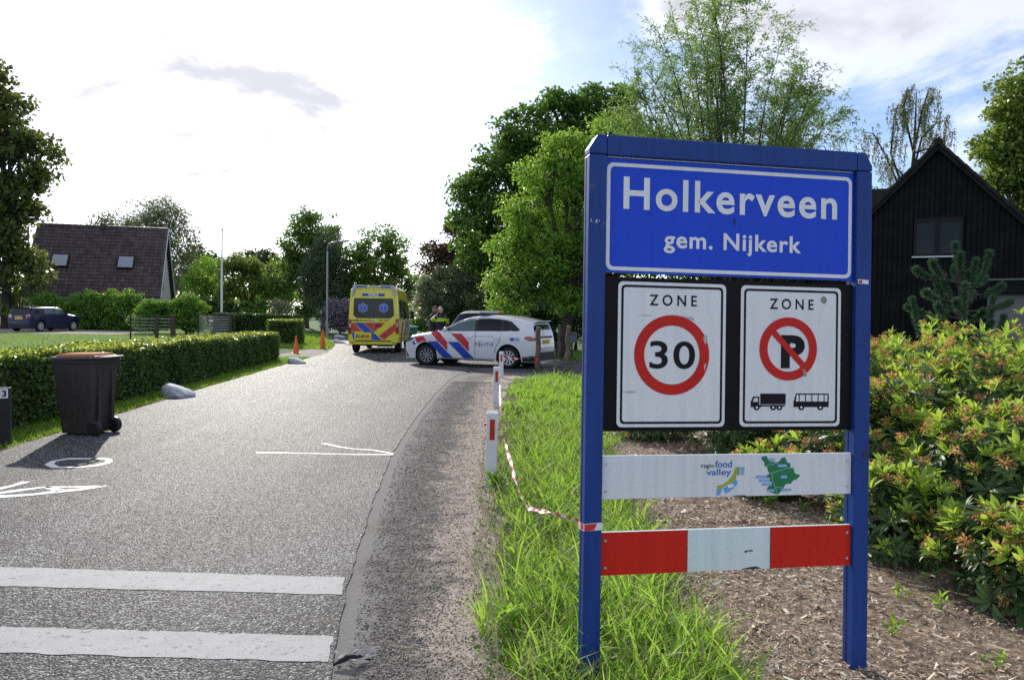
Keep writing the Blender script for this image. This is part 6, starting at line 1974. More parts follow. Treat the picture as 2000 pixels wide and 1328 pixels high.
def dark_house():
    apex = at(1833, 286, 20.0)
    ang = math.atan2(apex.x, apex.y) + R(1.5)                  # ridge runs away along the line of sight
    s_ = Vector((math.cos(ang), -math.sin(ang), 0)); b_ = Vector((math.sin(ang), math.cos(ang), 0)); z = Vector((0, 0, 1))
    O = Vector((apex.x, apex.y, 0))
    root = empty('dark_house', O); tag(root, 'black timber-clad house with a steep gable behind the rhododendrons', 'house')
    Hr = apex.z; tanp = 1.06; half = 3.7; He = Hr - half * tanp
    F = lambda s, t, h: tuple(s_ * s + b_ * t + z * h)
    mb = MB(); mb.prism([(-half + 0.06, 0), (half - 0.06, 0), (half - 0.06, He), (0, Hr - 0.15), (-half + 0.06, He)], lambda s, h, w: F(s, 0.03 + w, h), 8.0)
    mb.build('wall', mat('black_wall', (0.008, 0.008, 0.009), spec=0.05, rough=0.9), root)
    pw = 0.118
    n = int(2 * half / pw)
    wx0, wx1 = 1.0, 0.0
    # window position on the gable, from the photograph
    def plane_sh(px, py):
        d = ray(px, py); c0 = Vector((0, 0, CAMH)); t = (O - c0).dot(b_) / d.dot(b_); p = c0 + d * t
        return (p - O).dot(s_), p.z
    ws0, wz1 = plane_sh(1786, 428); ws1, wz0 = plane_sh(1880, 499)
    for i in range(n):
        s = -half + (i + 0.5) * pw
        h = Hr - 0.10 - abs(s) * tanp
        if h < 0.2: continue
        segs = [(0, h)]
        if ws0 - pw / 2 < s < ws1 + pw / 2: segs = [(0, wz0), (wz1, h)]
        for h0, h1 in segs:
            if h1 - h0 < 0.05: continue
            mb = MB(); mb.box(F(s, 0.012 + 0.003 * (i % 2), (h0 + h1) / 2), (pw * 0.88, 0.03, h1 - h0), Matrix.Rotation(-ang, 3, 'Z'))
            mb.build('plank', M_PLANK, root)
    # window: frame, two panes, sill
    mid = (ws0 + ws1) / 2 - 0.02
    mb = MB()
    for u0, u1, v0, v1 in ((ws0, ws1, wz1 - 0.1, wz1), (ws0, ws1, wz0, wz0 + 0.06), (ws0, ws0 + 0.06, wz0 + 0.06, wz1 - 0.1), (ws1 - 0.06, ws1, wz0 + 0.06, wz1 - 0.1), (mid - 0.06, mid + 0.06, wz0 + 0.06, wz1 - 0.1)):
        mb.prism([(u0, v0), (u1, v0), (u1, v1), (u0, v1)], lambda u, v, w: F(u, 0.02 - w, v), 0.06)
    wd = mb.build('window', M_WFRAME, root)
    for u0, u1 in ((ws0 + 0.06, mid - 0.06), (mid + 0.06, ws1 - 0.06)):
        mb = MB(); mb.prism([(u0, wz0 + 0.06), (u1, wz0 + 0.06), (u1, wz1 - 0.1), (u0, wz1 - 0.1)], lambda u, v, w: F(u, 0.0 + w, v), 0.012); mb.build('pane', M_GLASS, wd)
    mb = MB(); mb.prism([(ws0 - 0.03, wz0 - 0.04), (ws1 + 0.03, wz0 - 0.04), (ws1 + 0.03, wz0 - 0.005), (ws0 - 0.03, wz0 - 0.005)], lambda u, v, w: F(u, 0.0 - w, v), 0.1)
    mb.build('sill', mat('aluminium_sill', (0.55, 0.57, 0.6), rough=0.4, metal=0.3), wd)
    # roof slabs with verge
    mb = MB()
    for sg in (-1, 1):
        vs = []
        for t in (-0.16, 8.2):
            for s, h in ((0, Hr), (sg * (half + 0.3), Hr - (half + 0.3) * tanp)):
                for th in (-0.1, 0.1): vs.append(F(s, t, h + th))
        mb.add(vs, [(0, 2, 3, 1), (4, 5, 7, 6), (0, 4, 6, 2), (1, 3, 7, 5), (0, 1, 5, 4), (2, 6, 7, 3)])
    rf = mb.build('roof', M_TILED, root)
    # verge tiles along both gable edges, each its own piece
    L_ = (half + 0.3) * math.hypot(1, tanp); k = 20
    for sg in (-1, 1):
        for i in range(k):
            q = (i + 0.5) / k * (half + 0.3)
            mb = MB(); c = Vector(F(sg * q, -0.14, Hr - q * tanp + 0.075))
            M_ = Matrix.Rotation(-ang, 3, 'Z') @ Matrix.Rotation(sg * math.atan(tanp) + sg * 0.05, 3, 'Y')
            mb.box(c, (L_ / k * 1.06, 0.22, 0.07), M_); mb.build('verge_tile', mat('verge_tile', (0.03, 0.027, 0.027), spec=0.1, rough=0.8, var=0.25), rf)
    mb = MB()
    for i in range(24): mb.tube([F(0, -0.2 + i * 0.35, Hr + 0.09), F(0, -0.2 + (i + 1) * 0.36, Hr + 0.105)], [0.095, 0.11], 9)
    o = mb.build('ridge_tiles', M_TILED, rf, smooth=True, autosmooth=40); o['kind'] = 'stuff'
    # cross wing to the left, half hidden by the sign
    cw = at(1736, 368, 25.5)
    mb = MB()
    a0 = Vector(cw) - O
    e1 = a0 - s_ * 4.5
    vs = [a0, e1, e1 - b_ * 2.2 - z * 2.6, a0 - b_ * 2.2 - z * 2.6, a0 + b_ * 2, e1 + b_ * 2, e1 + b_ * 2 - z * 5, a0 + b_ * 2 - z * 5, e1 - b_ * 2.1 - z * 5, a0 - b_ * 2.1 - z * 5]
    mb.add(vs, [(0, 3, 2, 1), (0, 1, 5, 4), (3, 9, 8, 2), (1, 2, 8, 6, 5), (4, 5, 6, 7), (0, 4, 7, 9, 3)])
    mb.build('side_wing', M_TILED, root)
    # low annex with flat dark roof and a grey wall
    p0 = at(1912, 545, 17.5) - O; p1 = at(2250, 545, 15.5) - O
    dv = (p1 - p0); dv.z = 0; L2 = dv.length; dv.normalize(); bk = Vector((-dv.y, dv.x, 0))
    zt = at(1960, 548, 17.2).z
    G = lambda u, w, h: tuple(Vector((p0.x, p0.y, 0)) + dv * u + bk * w + z * h)
    mb = MB(); mb.prism([(0.15, 0.0), (L2, 0.0), (L2, zt - 0.3), (0.15, zt - 0.3)], lambda u, h, w: G(u, 0.15 + w, h), 1.6); mb.build('annex_wall', mat('grey_render', (0.16, 0.158, 0.165), rough=0.85, var=0.1), root)
    mb = MB(); mb.prism([(0, zt - 0.3), (L2 + 0.2, zt - 0.3), (L2 + 0.2, zt), (0, zt)], lambda u, h, w: G(u, w, h), 1.9); an = mb.build('annex_roof', M_PLANK, root, bevel=0.01)
    mb = MB(); mb.prism([(-0.02, zt), (L2 + 0.22, zt), (L2 + 0.22, zt + 0.04), (-0.02, zt + 0.04)], lambda u, h, w: G(u, -0.03 + w, h + 0.002), 1.96); mb.build('roof_edge', mat('grey_green_trim', (0.1, 0.12, 0.11), rough=0.5), an)


dark_house()

# slatted dark gate left of the pine
ga = at(1700, 640, 17.6); gb = at(1762, 640, 17.3)
gt = empty('slatted_gate', (ga.x, ga.y, 0)); tag(gt, 'dark slatted gate between the sign and the young pine', 'gate')
dv = Vector((gb.x - ga.x, gb.y - ga.y, 0)); ht = at(1730, 574, 17.5).z
for k in range(9):
    p = dv * (k / 8)
    mb = MB(); mb.box((p.x, p.y, ht / 2), (0.05, 0.03, ht - 0.06)); mb.build('slat', M_PLANK, gt, bevel=0.004)
for hh in (ht - 0.08, 0.35):
    mb = MB(); mb.tube([(0, 0.03, hh), (dv.x, dv.y + 0.03, hh)], 0.025, 6); mb.build('rail', M_PLANK, gt)


# house roof far behind, between ambulance and copper beech
def far_house():
    P = at(842, 527, 62); O = Vector((P.x + 3.2, P.y, 0))
    root = empty('far_house', O); tag(root, 'distant house with a dark roof glimpsed above the pale blossoming bush', 'house')
    Hr, He, half = P.z, 2.9, 3.6
    mb = MB(); mb.prism([(-half, 0), (half, 0), (half, He), (-half, He)], lambda s, h, w: (s, w - 2, h), 8); mb.build('wall', M_BRICK, root)
    mb = MB()
    vs = [(-half - 2.4, -2.4, He - 0.3), (half + 3, -2.4, He - 0.3), (half, 2, Hr), (-2.9, 2, Hr), (-half - 2.4, 6.4, He - 0.3), (half + 3, 6.4, He - 0.3)]
    mb.add(vs, [(0, 1, 2, 3), (3, 2, 5, 4), (0, 3, 4), (1, 5, 2), (0, 4, 5, 1)]); rf = mb.build('roof', M_TILE, root)
    mb = MB(); mb.tube([(-2.9, 2, Hr + 0.05), (half, 2, Hr + 0.05)], 0.14, 8); mb.build('ridge', M_TILE, rf)
    mb = MB(); mb.box((-1.0, -2.03, 1.6), (1.6, 0.06, 1.3)); w_ = mb.build('window', M_WFRAME, root)
    mb = MB(); mb.box((-1.0, -2.07, 1.6), (1.4, 0.02, 1.1)); mb.build('pane', M_GLASS, w_)


far_house()
gb_ = empty('green_bin', at(806, 632, 44)); gb_.location.z = -0.01
tag(gb_, 'small green bin right behind the ambulance', 'wheelie bin')
mb = MB(); loft(mb, [[(a, b, z) for a, b in rrect(-w, -w, w, w, 0.05, 3)] for z, w in ((0.0, 0.2), (0.7, 0.26), (0.72, 0.28), (0.8, 0.28))]); mb.build('body', mat('green_plastic', (0.03, 0.16, 0.11), rough=0.5), gb_)
mb = MB(); loft(mb, [[(a, b, z) for a, b in rrect(-w, -w, w, w, 0.05, 3)] for z, w in ((0.802, 0.29), (0.84, 0.28), (0.87, 0.2))]); mb.build('lid', mat('green_plastic_lid', (0.05, 0.22, 0.16), rough=0.5), gb_)

# ================================================================== VEHICLES
M_CWHITE = mat('white_car_paint', (0.72, 0.73, 0.75), rough=0.28, coat=0.8, var=0.02)
M_CYEL = mat('ambulance_yellow', (0.72, 0.66, 0.03), rough=0.32, coat=0.6, var=0.03)
M_CNAVY = mat('navy_car_paint', (0.009, 0.013, 0.055), rough=0.3, spec=0.35, coat=0.25)
M_CBLUE = mat('stripe_blue', (0.02, 0.06, 0.42), rough=0.35); M_CRED = mat('stripe_red', (0.52, 0.03, 0.035), rough=0.35)
M_CGLASS = mat('car_glass', (0.008, 0.01, 0.012), rough=0.03, spec=0.35)
M_CGLASSL = mat('clear_car_glass', (0.07, 0.11, 0.12), rough=0.03, spec=0.6)
M_TYRE = mat('tyre_rubber', (0.014, 0.014, 0.014), rough=0.85)
M_RIM = mat('alloy', (0.6, 0.61, 0.63), rough=0.4, metal=0.1)
M_RIMD = mat('dusty_steel_rim', (0.26, 0.26, 0.265), rough=0.5, metal=0.1)
M_LAMPR = mat('tail_lamp_red', (0.28, 0.008, 0.01), rough=0.12, coat=0.6)
M_LAMPW = mat('lamp_clear', (0.55, 0.57, 0.6), rough=0.12, coat=0.6)
M_LAMPO = mat('lamp_orange', (0.75, 0.22, 0.02), rough=0.2)
M_PLATE = mat('yellow_number_plate', (0.75, 0.45, 0.02), rough=0.45)
M_TRIM = mat('black_trim', (0.015, 0.015, 0.016), rough=0.5)
M_GAP = mat('panel_gap', (0.05, 0.05, 0.055), rough=0.8)
M_CHROME = mat('chrome', (0.7, 0.7, 0.72), rough=0.15, metal=1.0)


def pl_(pts, x):
    xs = [p[0] for p in pts]; ys = [p[1] for p in pts]
    if xs[0] > xs[-1]: xs, ys = xs[::-1], ys[::-1]
    return float(np.interp(x, xs, ys))


class Car:
    """body surface from a top profile, bottom profile and side shape; local x forward, y left, z up"""

    def __init__(s, root, top, zb, hw, belt, roof_in, wheels, wr, arch, x0, x1, r=0.12, e=0.55, nside=9):
        s.root, s.top, s.zb, s.hwp, s.belt, s.roof_in = root, top, zb, hw, belt, roof_in
        s.wheels, s.wr, s.arch, s.x0, s.x1, s.r, s.e, s.nside = wheels, wr, arch, x0, x1, r, e, nside

    def bottom(s, x):
        z = s.zb
        for xw in s.wheels:
            d = abs(x - xw)
            if d < s.arch: z = max(z, s.wr + math.sqrt(max(0, s.arch ** 2 - d * d)))
        return z

    def S(s, x, z):
        """half width of the side at x, z"""
        w = pl_(s.hwp, x)
        if z > s.belt:
            return w - s.roof_in * ((z - s.belt) / (1.5 - s.belt)) ** 1.1
        k = (z - s.zb) / max(0.1, s.belt - s.zb)
        return w * (1 - 0.05 * (1 - k) ** 2) + 0.012 * math.sin(min(1, max(0, k)) * math.pi) 

    def shell(s, name, m, glass=None, n=150, gname='windscreen', gmat=None):
        xs = list(np.linspace(s.x0, s.x1, n))
        mb, gl = MB(), MB()
        rings = []
        na = 9
        for x in xs:
            zt, zb = pl_(s.top, x), s.bottom(x)
            zb = min(zb, zt - 0.05)
            r = min(s.r, (zt - zb) * 0.45)
            zs = zt - r
            ring = [(0.0, zb)]
            for k in range(s.nside + 1):
                z = zb + (zs - zb) * k / s.nside
                ring.append((s.S(x, z), z))
            w = s.S(x, zs)
            for k in range(1, na + 1):
                t = (k / na) * math.pi / 2
                ring.append((w * max(0.0, math.cos(t)) ** s.e, zs + r * math.sin(t) ** 0.8))
            rings.append(ring)
        m_ = len(rings[0])
        V = []
        for x, ring in zip(xs, rings):
            for y, z in ring: V.append((x, y, z))
        off_ = len(V)
        for x, ring in zip(xs, rings):
            for y, z in ring: V.append((x, -y, z))
        fb, fg = [], []
        for sd in (0, 1):
            o_ = sd * off_
            for i in range(n - 1):
                for j in range(m_ - 1):
                    f = (o_ + i * m_ + j, o_ + (i + 1) * m_ + j, o_ + (i + 1) * m_ + j + 1, o_ + i * m_ + j + 1)
                    if not sd: f = f[::-1]
                    isg = False
                    if glass:
                        for (ga, gbb, j0) in glass:
                            if ga <= xs[i] and xs[i + 1] <= gbb and j >= s.nside + 1 + j0: isg = True
                    (fg if isg else fb).append(f)
        for i, flip in ((0, False), (n - 1, True)):
            loop = [i * m_ + j for j in range(m_)] + [off_ + i * m_ + j for j in range(m_ - 1, -1, -1)]
            fb.append(tuple(loop if not flip else loop[::-1]))
        me = bpy.data.meshes.new(name); me.from_pydata(V, [], fb)
        bm = bmesh.new(); bm.from_mesh(me); bmesh.ops.remove_doubles(bm, verts=bm.verts, dist=1e-4)
        bmesh.ops.delete(bm, geom=[v for v in bm.verts if not v.link_faces], context='VERTS')
        bmesh.ops.recalc_face_normals(bm, faces=bm.faces); bm.to_mesh(me); bm.free()
        body = link(name, me, m, s.root, True); me.set_sharp_from_angle(angle=R(38))
        if fg:
            for gi, (ga, gbb, j0) in enumerate(glass):
                sel = [f for f in fg if ga - 1e-6 <= V[f[0]][0] <= gbb + 1e-6]
                if not sel: continue
                me = bpy.data.meshes.new(gname); me.from_pydata(V, [], sel)
                bm = bmesh.new(); bm.from_mesh(me); bmesh.ops.remove_doubles(bm, verts=bm.verts, dist=1e-4)
                bmesh.ops.delete(bm, geom=[v for v in bm.verts if not v.link_faces], context='VERTS')
                bmesh.ops.recalc_face_normals(bm, faces=bm.faces); bm.to_mesh(me); bm.free()
                link('windscreen' if (ga + gbb) > 0 else 'rear_window', me, gmat or M_CGLASS, s.root, True)
        return body

    def decal(s, mb, poly, side, offs):
        """polygon in side view (x, z) wrapped onto the body flank"""
        bm = bmesh.new()
        f = bm.faces.new([bm.verts.new((x, z, 0)) for x, z in poly])
        bmesh.ops.triangulate(bm, faces=[f])
        for _ in range(3):
            long_ = [e for e in bm.edges if e.calc_length() > 0.14]
            if not long_: break
            bmesh.ops.subdivide_edges(bm, edges=long_, cuts=1)
            bmesh.ops.triangulate(bm, faces=bm.faces)
        bm.verts.index_update()
        vs = [(v.co.x, side * (s.S(v.co.x, v.co.y) + offs), v.co.y) for v in bm.verts]
        fs = [[v.index for v in q.verts] for q in bm.faces]
        bm.free()
        mb.add(vs, fs)

    def panel(s, name, poly, side, offs, m, parent=None):
        mb = MB(); s.decal(mb, poly, side, offs); return mb.build(name, m, parent or s.root, smooth=True)

    def line(s, mb, pts, side, offs, hw=0.006):
        for a, b in zip(pts[:-1], pts[1:]):
            a, b = Vector(a), Vector(b); d = b - a; nn = Vector((-d.y, d.x)).normalized() * hw
            s.decal(mb, [tuple(a - nn), tuple(b - nn), tuple(b + nn), tuple(a + nn)], side, offs)

    def text(s, mb, body, x0, z0, x1, z1, side, offs, bold=0.01):
        text_box(mb, body, x0, z0, x1, z1, lambda a, b: Vector((a, side * (s.S(a, b) + offs), b)), bold)


def wheel(root, x, y, r, w, steer, spokes, rimm, side, name='wheel'):
    e = empty(name, (x, y, r)); e.parent = root; e.rotation_euler = (0, 0, steer)
    A = Matrix.Rotation(R(-90 * side), 4, 'X')       # lathe axis points outwards
    mb = MB(); mb.lathe([(r * 0.66, -w / 2), (r * 0.9, -w / 2), (r * 0.985, -w * 0.36), (r, -w * 0.2), (r, w * 0.2), (r * 0.985, w * 0.36), (r * 0.9, w / 2), (r * 0.68, w / 2), (r * 0.66, w * 0.42)], 28, A, False)
    mb.build('tyre', M_TYRE, e, smooth=True, autosmooth=40)
    mb = MB(); mb.lathe([(0.0, w * 0.12), (r * 0.5, w * 0.1), (r * 0.6, w * 0.0)], 28, A); mb.build('brake_cover', M_TRIM, e, smooth=True)
    mb = MB(); mb.lathe([(r * 0.60, w * 0.2), (r * 0.62, w * 0.43), (r * 0.68, w * 0.45), (r * 0.68, w * 0.36)], 28, A, False)
    mb.lathe([(0.0, w * 0.42), (r * 0.13, w * 0.42), (r * 0.17, w * 0.34), (r * 0.17, w * 0.2)], 16, A, False)
    for k in range(spokes):
        a = 2 * math.pi * k / spokes
        M4 = A @ Matrix.Rotation(a, 4, 'Z')
        q = [(r * 0.14, -r * 0.035, w * 0.26), (r * 0.64, -r * 0.08, w * 0.30), (r * 0.64, r * 0.08, w * 0.30), (r * 0.14, r * 0.035, w * 0.26)]
        vs = [M4 @ Vector(p) for p in q] + [M4 @ (Vector(p) + Vector((0, 0, w * 0.12))) for p in q]
        mb.add(vs, [(0, 1, 2, 3), (4, 7, 6, 5), (0, 4, 5, 1), (1, 5, 6, 2), (2, 6, 7, 3), (3, 7, 4, 0)])
    mb.build('rim', rimm, e)
    return e


# ------------------------------------------------------------------ police car
def police_car():
    root = empty('police_car', (-1.02, 23.95, 0.016), R(156.7))
    tag(root, 'white police hatchback with blue and red diagonal stripes parked across the road', 'police car')
    top = [(2.25, 0.56), (2.22, 0.70), (2.12, 0.82), (1.9, 0.93), (1.5, 1.0), (1.2, 1.045), (0.98, 1.09), (0.6, 1.28), (0.25, 1.425), (-0.1, 1.51), (-0.5, 1.55), (-0.9, 1.555), (-1.35, 1.52), (-1.75, 1.455), (-2.03, 1.385), (-2.06, 1.34), (-2.12, 1.16), (-2.17, 0.98), (-2.2, 0.85), (-2.22, 0.6)]
    hw = [(2.25, 0.56), (2.15, 0.72), (2.0, 0.80), (1.75, 0.86), (1.3, 0.885), (-1.4, 0.89), (-1.9, 0.84), (-2.1, 0.78), (-2.22, 0.70)]
    c = Car(root, top, 0.2, hw, 0.98, 0.235, (1.365, -1.365), 0.325, 0.385, -2.22, 2.25, r=0.13)
    c.shell('body', M_CWHITE, [(0.16, 0.95, 2), (-2.14, -2.06, 2)], 190)
    for xw in (1.365, -1.365):
        for sd in (1, -1):
            mb = MB(); mb.lathe([(0.0, -0.02), (0.37, -0.02), (0.375, 0.24)], 24, Matrix.Translation((xw, sd * 0.6, 0.34)) @ Matrix.Rotation(R(-90 * sd), 4, 'X'), False); mb.build('wheel_housing', M_TRIM, root)
    for sd in (1, -1):
        for x, st, rm in ((1.365, R(11), M_RIMD), (-1.365, 0, M_RIM)):
            wheel(root, x, sd * 0.765, 0.315, 0.21, st, 10, rm, sd)
        # glazing
        c.panel('window_surround', [(0.93, 1.05), (-1.66, 1.09), (-1.70, 1.14), (-1.42, 1.36), (-1.05, 1.455), (-0.5, 1.485), (-0.05, 1.45), (0.3, 1.345), (0.7, 1.18)], sd, 0.003, M_TRIM)
        c.panel('side_window', [(0.58, 1.075), (-0.28, 1.08), (-0.24, 1.445), (-0.02, 1.42), (0.28, 1.31), (0.5, 1.20)], sd, 0.007, M_CGLASSL)
        c.panel('side_window', [(-0.36, 1.08), (-1.12, 1.095), (-1.08, 1.425), (-0.5, 1.46), (-0.32, 1.455)], sd, 0.007, M_CGLASS)
        c.panel('side_window', [(-1.19, 1.10), (-1.61, 1.11), (-1.38, 1.325), (-1.15, 1.40)], sd, 0.007, M_CGLASS)
        # stripes
        for poly in ([(1.19, 1.0), (0.98, 1.075), (1.06, 0.965), (0.84, 0.955), (0.62, 0.72), (0.61, 0.46), (0.93, 0.74)],
                     [(0.5, 0.985), (0.14, 0.985), (-0.10, 0.74), (-0.11, 0.45), (0.22, 0.745)],
                     [(1.76, 0.85), (1.45, 0.89), (1.33, 0.735), (1.49, 0.73), (1.66, 0.66)]):
            c.panel('red_stripe', poly, sd, 0.004, M_CRED)
        for poly in ([(1.28, 0.735), (0.96, 0.735), (0.42, 0.245), (0.76, 0.245)], [(0.60, 0.735), (0.24, 0.735), (-0.28, 0.245), (0.06, 0.245)], [(1.8, 0.735), (1.72, 0.64), (1.79, 0.60), (1.85, 0.66)]):
            c.panel('blue_stripe', poly, sd, 0.004, M_CBLUE)
        # panel gaps, handles, sill
        mb = MB()
        c.line(mb, [(0.98, 1.02), (0.97, 0.62), (0.9, 0.3)], sd, 0.0052); c.line(mb, [(-0.32, 1.06), (-0.30, 0.7), (-0.3, 0.27)], sd, 0.0052)
        c.line(mb, [(-1.14, 1.06), (-1.1, 0.8), (-0.98, 0.62), (-0.93, 0.42)], sd, 0.0052); c.line(mb, [(0.9, 0.265), (0.0, 0.262), (-0.93, 0.265)], sd, 0.0052)
        c.line(mb, [(-0.2, 0.92), (-0.9, 0.925)], sd, 0.0052, 0.004)
        mb.build('panel_gap', M_GAP, root)
        for x in (-0.14, -1.0):
            mb = MB(); mb.box((x, sd * (c.S(x, 0.87) + 0.022), 0.885), (0.2, 0.03, 0.03)); mb.build('door_handle', M_CWHITE, root, bevel=0.01)
        # lettering: P, flame emblem, LITIE
        s1 = -1 if sd > 0 else 1
        mb = MB()
        if sd > 0: c.text(mb, 'P', -0.33, 0.645, -0.385, 0.735, sd, 0.0055, 0.03); c.text(mb, 'L I T I E', -0.52, 0.645, -0.90, 0.735, sd, 0.0055, 0.03)
        else: c.text(mb, 'P', -0.90, 0.645, -0.84, 0.735, sd, 0.0055, 0.03); c.text(mb, 'L I T I E', -0.70, 0.645, -0.33, 0.735, sd, 0.0055, 0.03)
        mb.build('lettering', M_CBLUE, root)
        ex = -0.45 if sd > 0 else -0.77
        c.panel('emblem', [(ex + 0.035, 0.64), (ex + 0.03, 0.7), (ex + 0.012, 0.73), (ex + 0.02, 0.80), (ex - 0.02, 0.76), (ex - 0.035, 0.70), (ex - 0.03, 0.63), (ex, 0.605)], sd, 0.0055, mat('emblem_gold', (0.45, 0.3, 0.05), rough=0.4))
        c.panel('emblem_center', [(ex + 0.015, 0.65), (ex, 0.69), (ex - 0.015, 0.65), (ex, 0.63)], sd, 0.0068, M_CBLUE)
        c.panel('sticker', [(-1.42, 0.80), (-1.72, 0.80), (-1.72, 0.91), (-1.42, 0.91)], sd, 0.0052, mat('pale_sticker', (0.6, 0.62, 0.68), rough=0.5))
        mb = MB()
        if sd > 0: c.text(mb, '112', -1.57, 0.815, -1.70, 0.895, sd, 0.0064, 0.03); c.decal(mb, [(-1.43, 0.815), (-1.55, 0.815), (-1.55, 0.895), (-1.43, 0.895)], sd, 0.0064)
        mb.build('lettering', M_CBLUE, root) if mb.v else None
        c.panel('headlight', [(2.13, 0.68), (2.1, 0.79), (1.92, 0.84), (1.75, 0.82), (1.95, 0.72)], sd, 0.006, mat('headlamp', (0.12, 0.13, 0.15), rough=0.1, coat=0.8))
        c.panel('tail_light', [(-1.84, 0.90), (-1.92, 0.95), (-2.17, 0.93), (-2.19, 0.83), (-1.98, 0.81)], sd, 0.006, M_LAMPR)
        c.panel('sill', [(0.94, 0.20), (0.94, 0.235), (-0.92, 0.235), (-0.92, 0.20)], sd, 0.008, M_TRIM)
        c.panel('rear_skirt', [(-1.80, 0.21), (-1.78, 0.34), (-2.2, 0.40), (-2.2, 0.21)], sd, 0.005, M_TRIM)
        c.panel('front_intake', [(2.2, 0.24), (2.2, 0.5), (2.12, 0.42), (2.0, 0.24)], sd, 0.005, M_TRIM)
        # mirror
        mb = MB(); loft(mb, [[(0.62 + px_ * s_ * 0.5, sd * (0.93 + yy), 1.10 + pz * s_) for px_, pz in disc(0, 0, 0.1, 12, 0.075)] for yy, s_ in ((0.0, 0.6), (0.05, 1.0), (0.12, 1.0), (0.15, 0.7))])
        mb.build('mirror', M_CWHITE, root, smooth=True)
    # rear face: plate, bumper, window corner
    mb = MB(); mb.box((-2.215, 0, 0.78), (0.02, 0.52, 0.115)); mb.build('number_plate', M_PLATE, root)
    mb = MB(); mb.box((-2.205, 0, 0.36), (0.05, 1.35, 0.26)); mb.build('rear_bumper', M_TRIM, root, bevel=0.02)
    mb = MB(); mb.box((-2.19, 0, 0.92), (0.04, 1.1, 0.06)); mb.build('tail_strip', M_LAMPR, root, bevel=0.01)
    mb = MB(); mb.box((-2.06, 0, 1.37), (0.2, 1.1, 0.035), Matrix.Rotation(R(10), 3, 'Y')); mb.build('spoiler', M_CWHITE, root, bevel=0.012)
    mb = MB(); mb.box((2.235, 0, 0.62), (0.03, 0.9, 0.2)); mb.build('grille', M_TRIM, root, bevel=0.02)
    # light bar
    lb = empty('light_bar', (-0.42, 0, 1.57)); lb.parent = root
    mb = MB(); mb.box((0, 0, 0.01), (0.3, 1.2, 0.035)); mb.build('bar_base', M_TRIM, lb, bevel=0.01)
    mb = MB(); mb.box((0, 0.17, 0.065), (0.28, 0.84, 0.07)); mb.build('lens', mat('pale_lens', (0.5, 0.55, 0.62), rough=0.15, coat=0.5), lb, bevel=0.02)
    mb = MB(); mb.box((0, -0.43, 0.065), (0.28, 0.34, 0.07)); mb.build('orange_lens', M_LAMPO, lb, bevel=0.02)
    mb = MB(); mb.box((0.12, 0.3, 0.06), (0.06, 0.14, 0.12)); mb.build('antenna_foot', M_TRIM, lb, bevel=0.015)
    # seats glimpsed as pale shapes behind the front glass are left to the reflection
    return root


police_car()


# ------------------------------------------------------------------ white car behind
def white_car():
    p = at(934, 640, 31)
    root = empty('white_car', (p.x, p.y, 0.016), R(258)); tag(root, 'white car mostly hidden behind the police car', 'car')
    top = [(2.1, 0.7), (2.0, 0.95), (1.2, 1.12), (0.95, 1.16), (0.35, 1.6), (-0.1, 1.70), (-1.2, 1.70), (-1.75, 1.62), (-2.0, 1.2), (-2.08, 0.7)]
    c = Car(root, top, 0.22, [(2.1, 0.6), (1.8, 0.84), (1.2, 0.88), (-1.6, 0.88), (-2.08, 0.76)], 1.08, 0.16, (1.3, -1.3), 0.33, 0.39, -2.08, 2.1, r=0.12)
    c.shell('body', M_CWHITE, [(0.34, 0.93, 2), (-2.0, -1.77, 2)], 120)
    for sd in (1, -1):
        for x in (1.3, -1.3): wheel(root, x, sd * 0.76, 0.33, 0.21, 0, 7, M_RIMD, sd)
        c.panel('side_window', [(0.72, 1.2), (-0.25, 1.2), (-0.2, 1.6), (0.2, 1.54)], sd, 0.006, M_CGLASS)
        c.panel('side_window', [(-0.33, 1.2), (-1.6, 1.2), (-1.45, 1.56), (-0.3, 1.6)], sd, 0.006, M_CGLASS)


white_car()


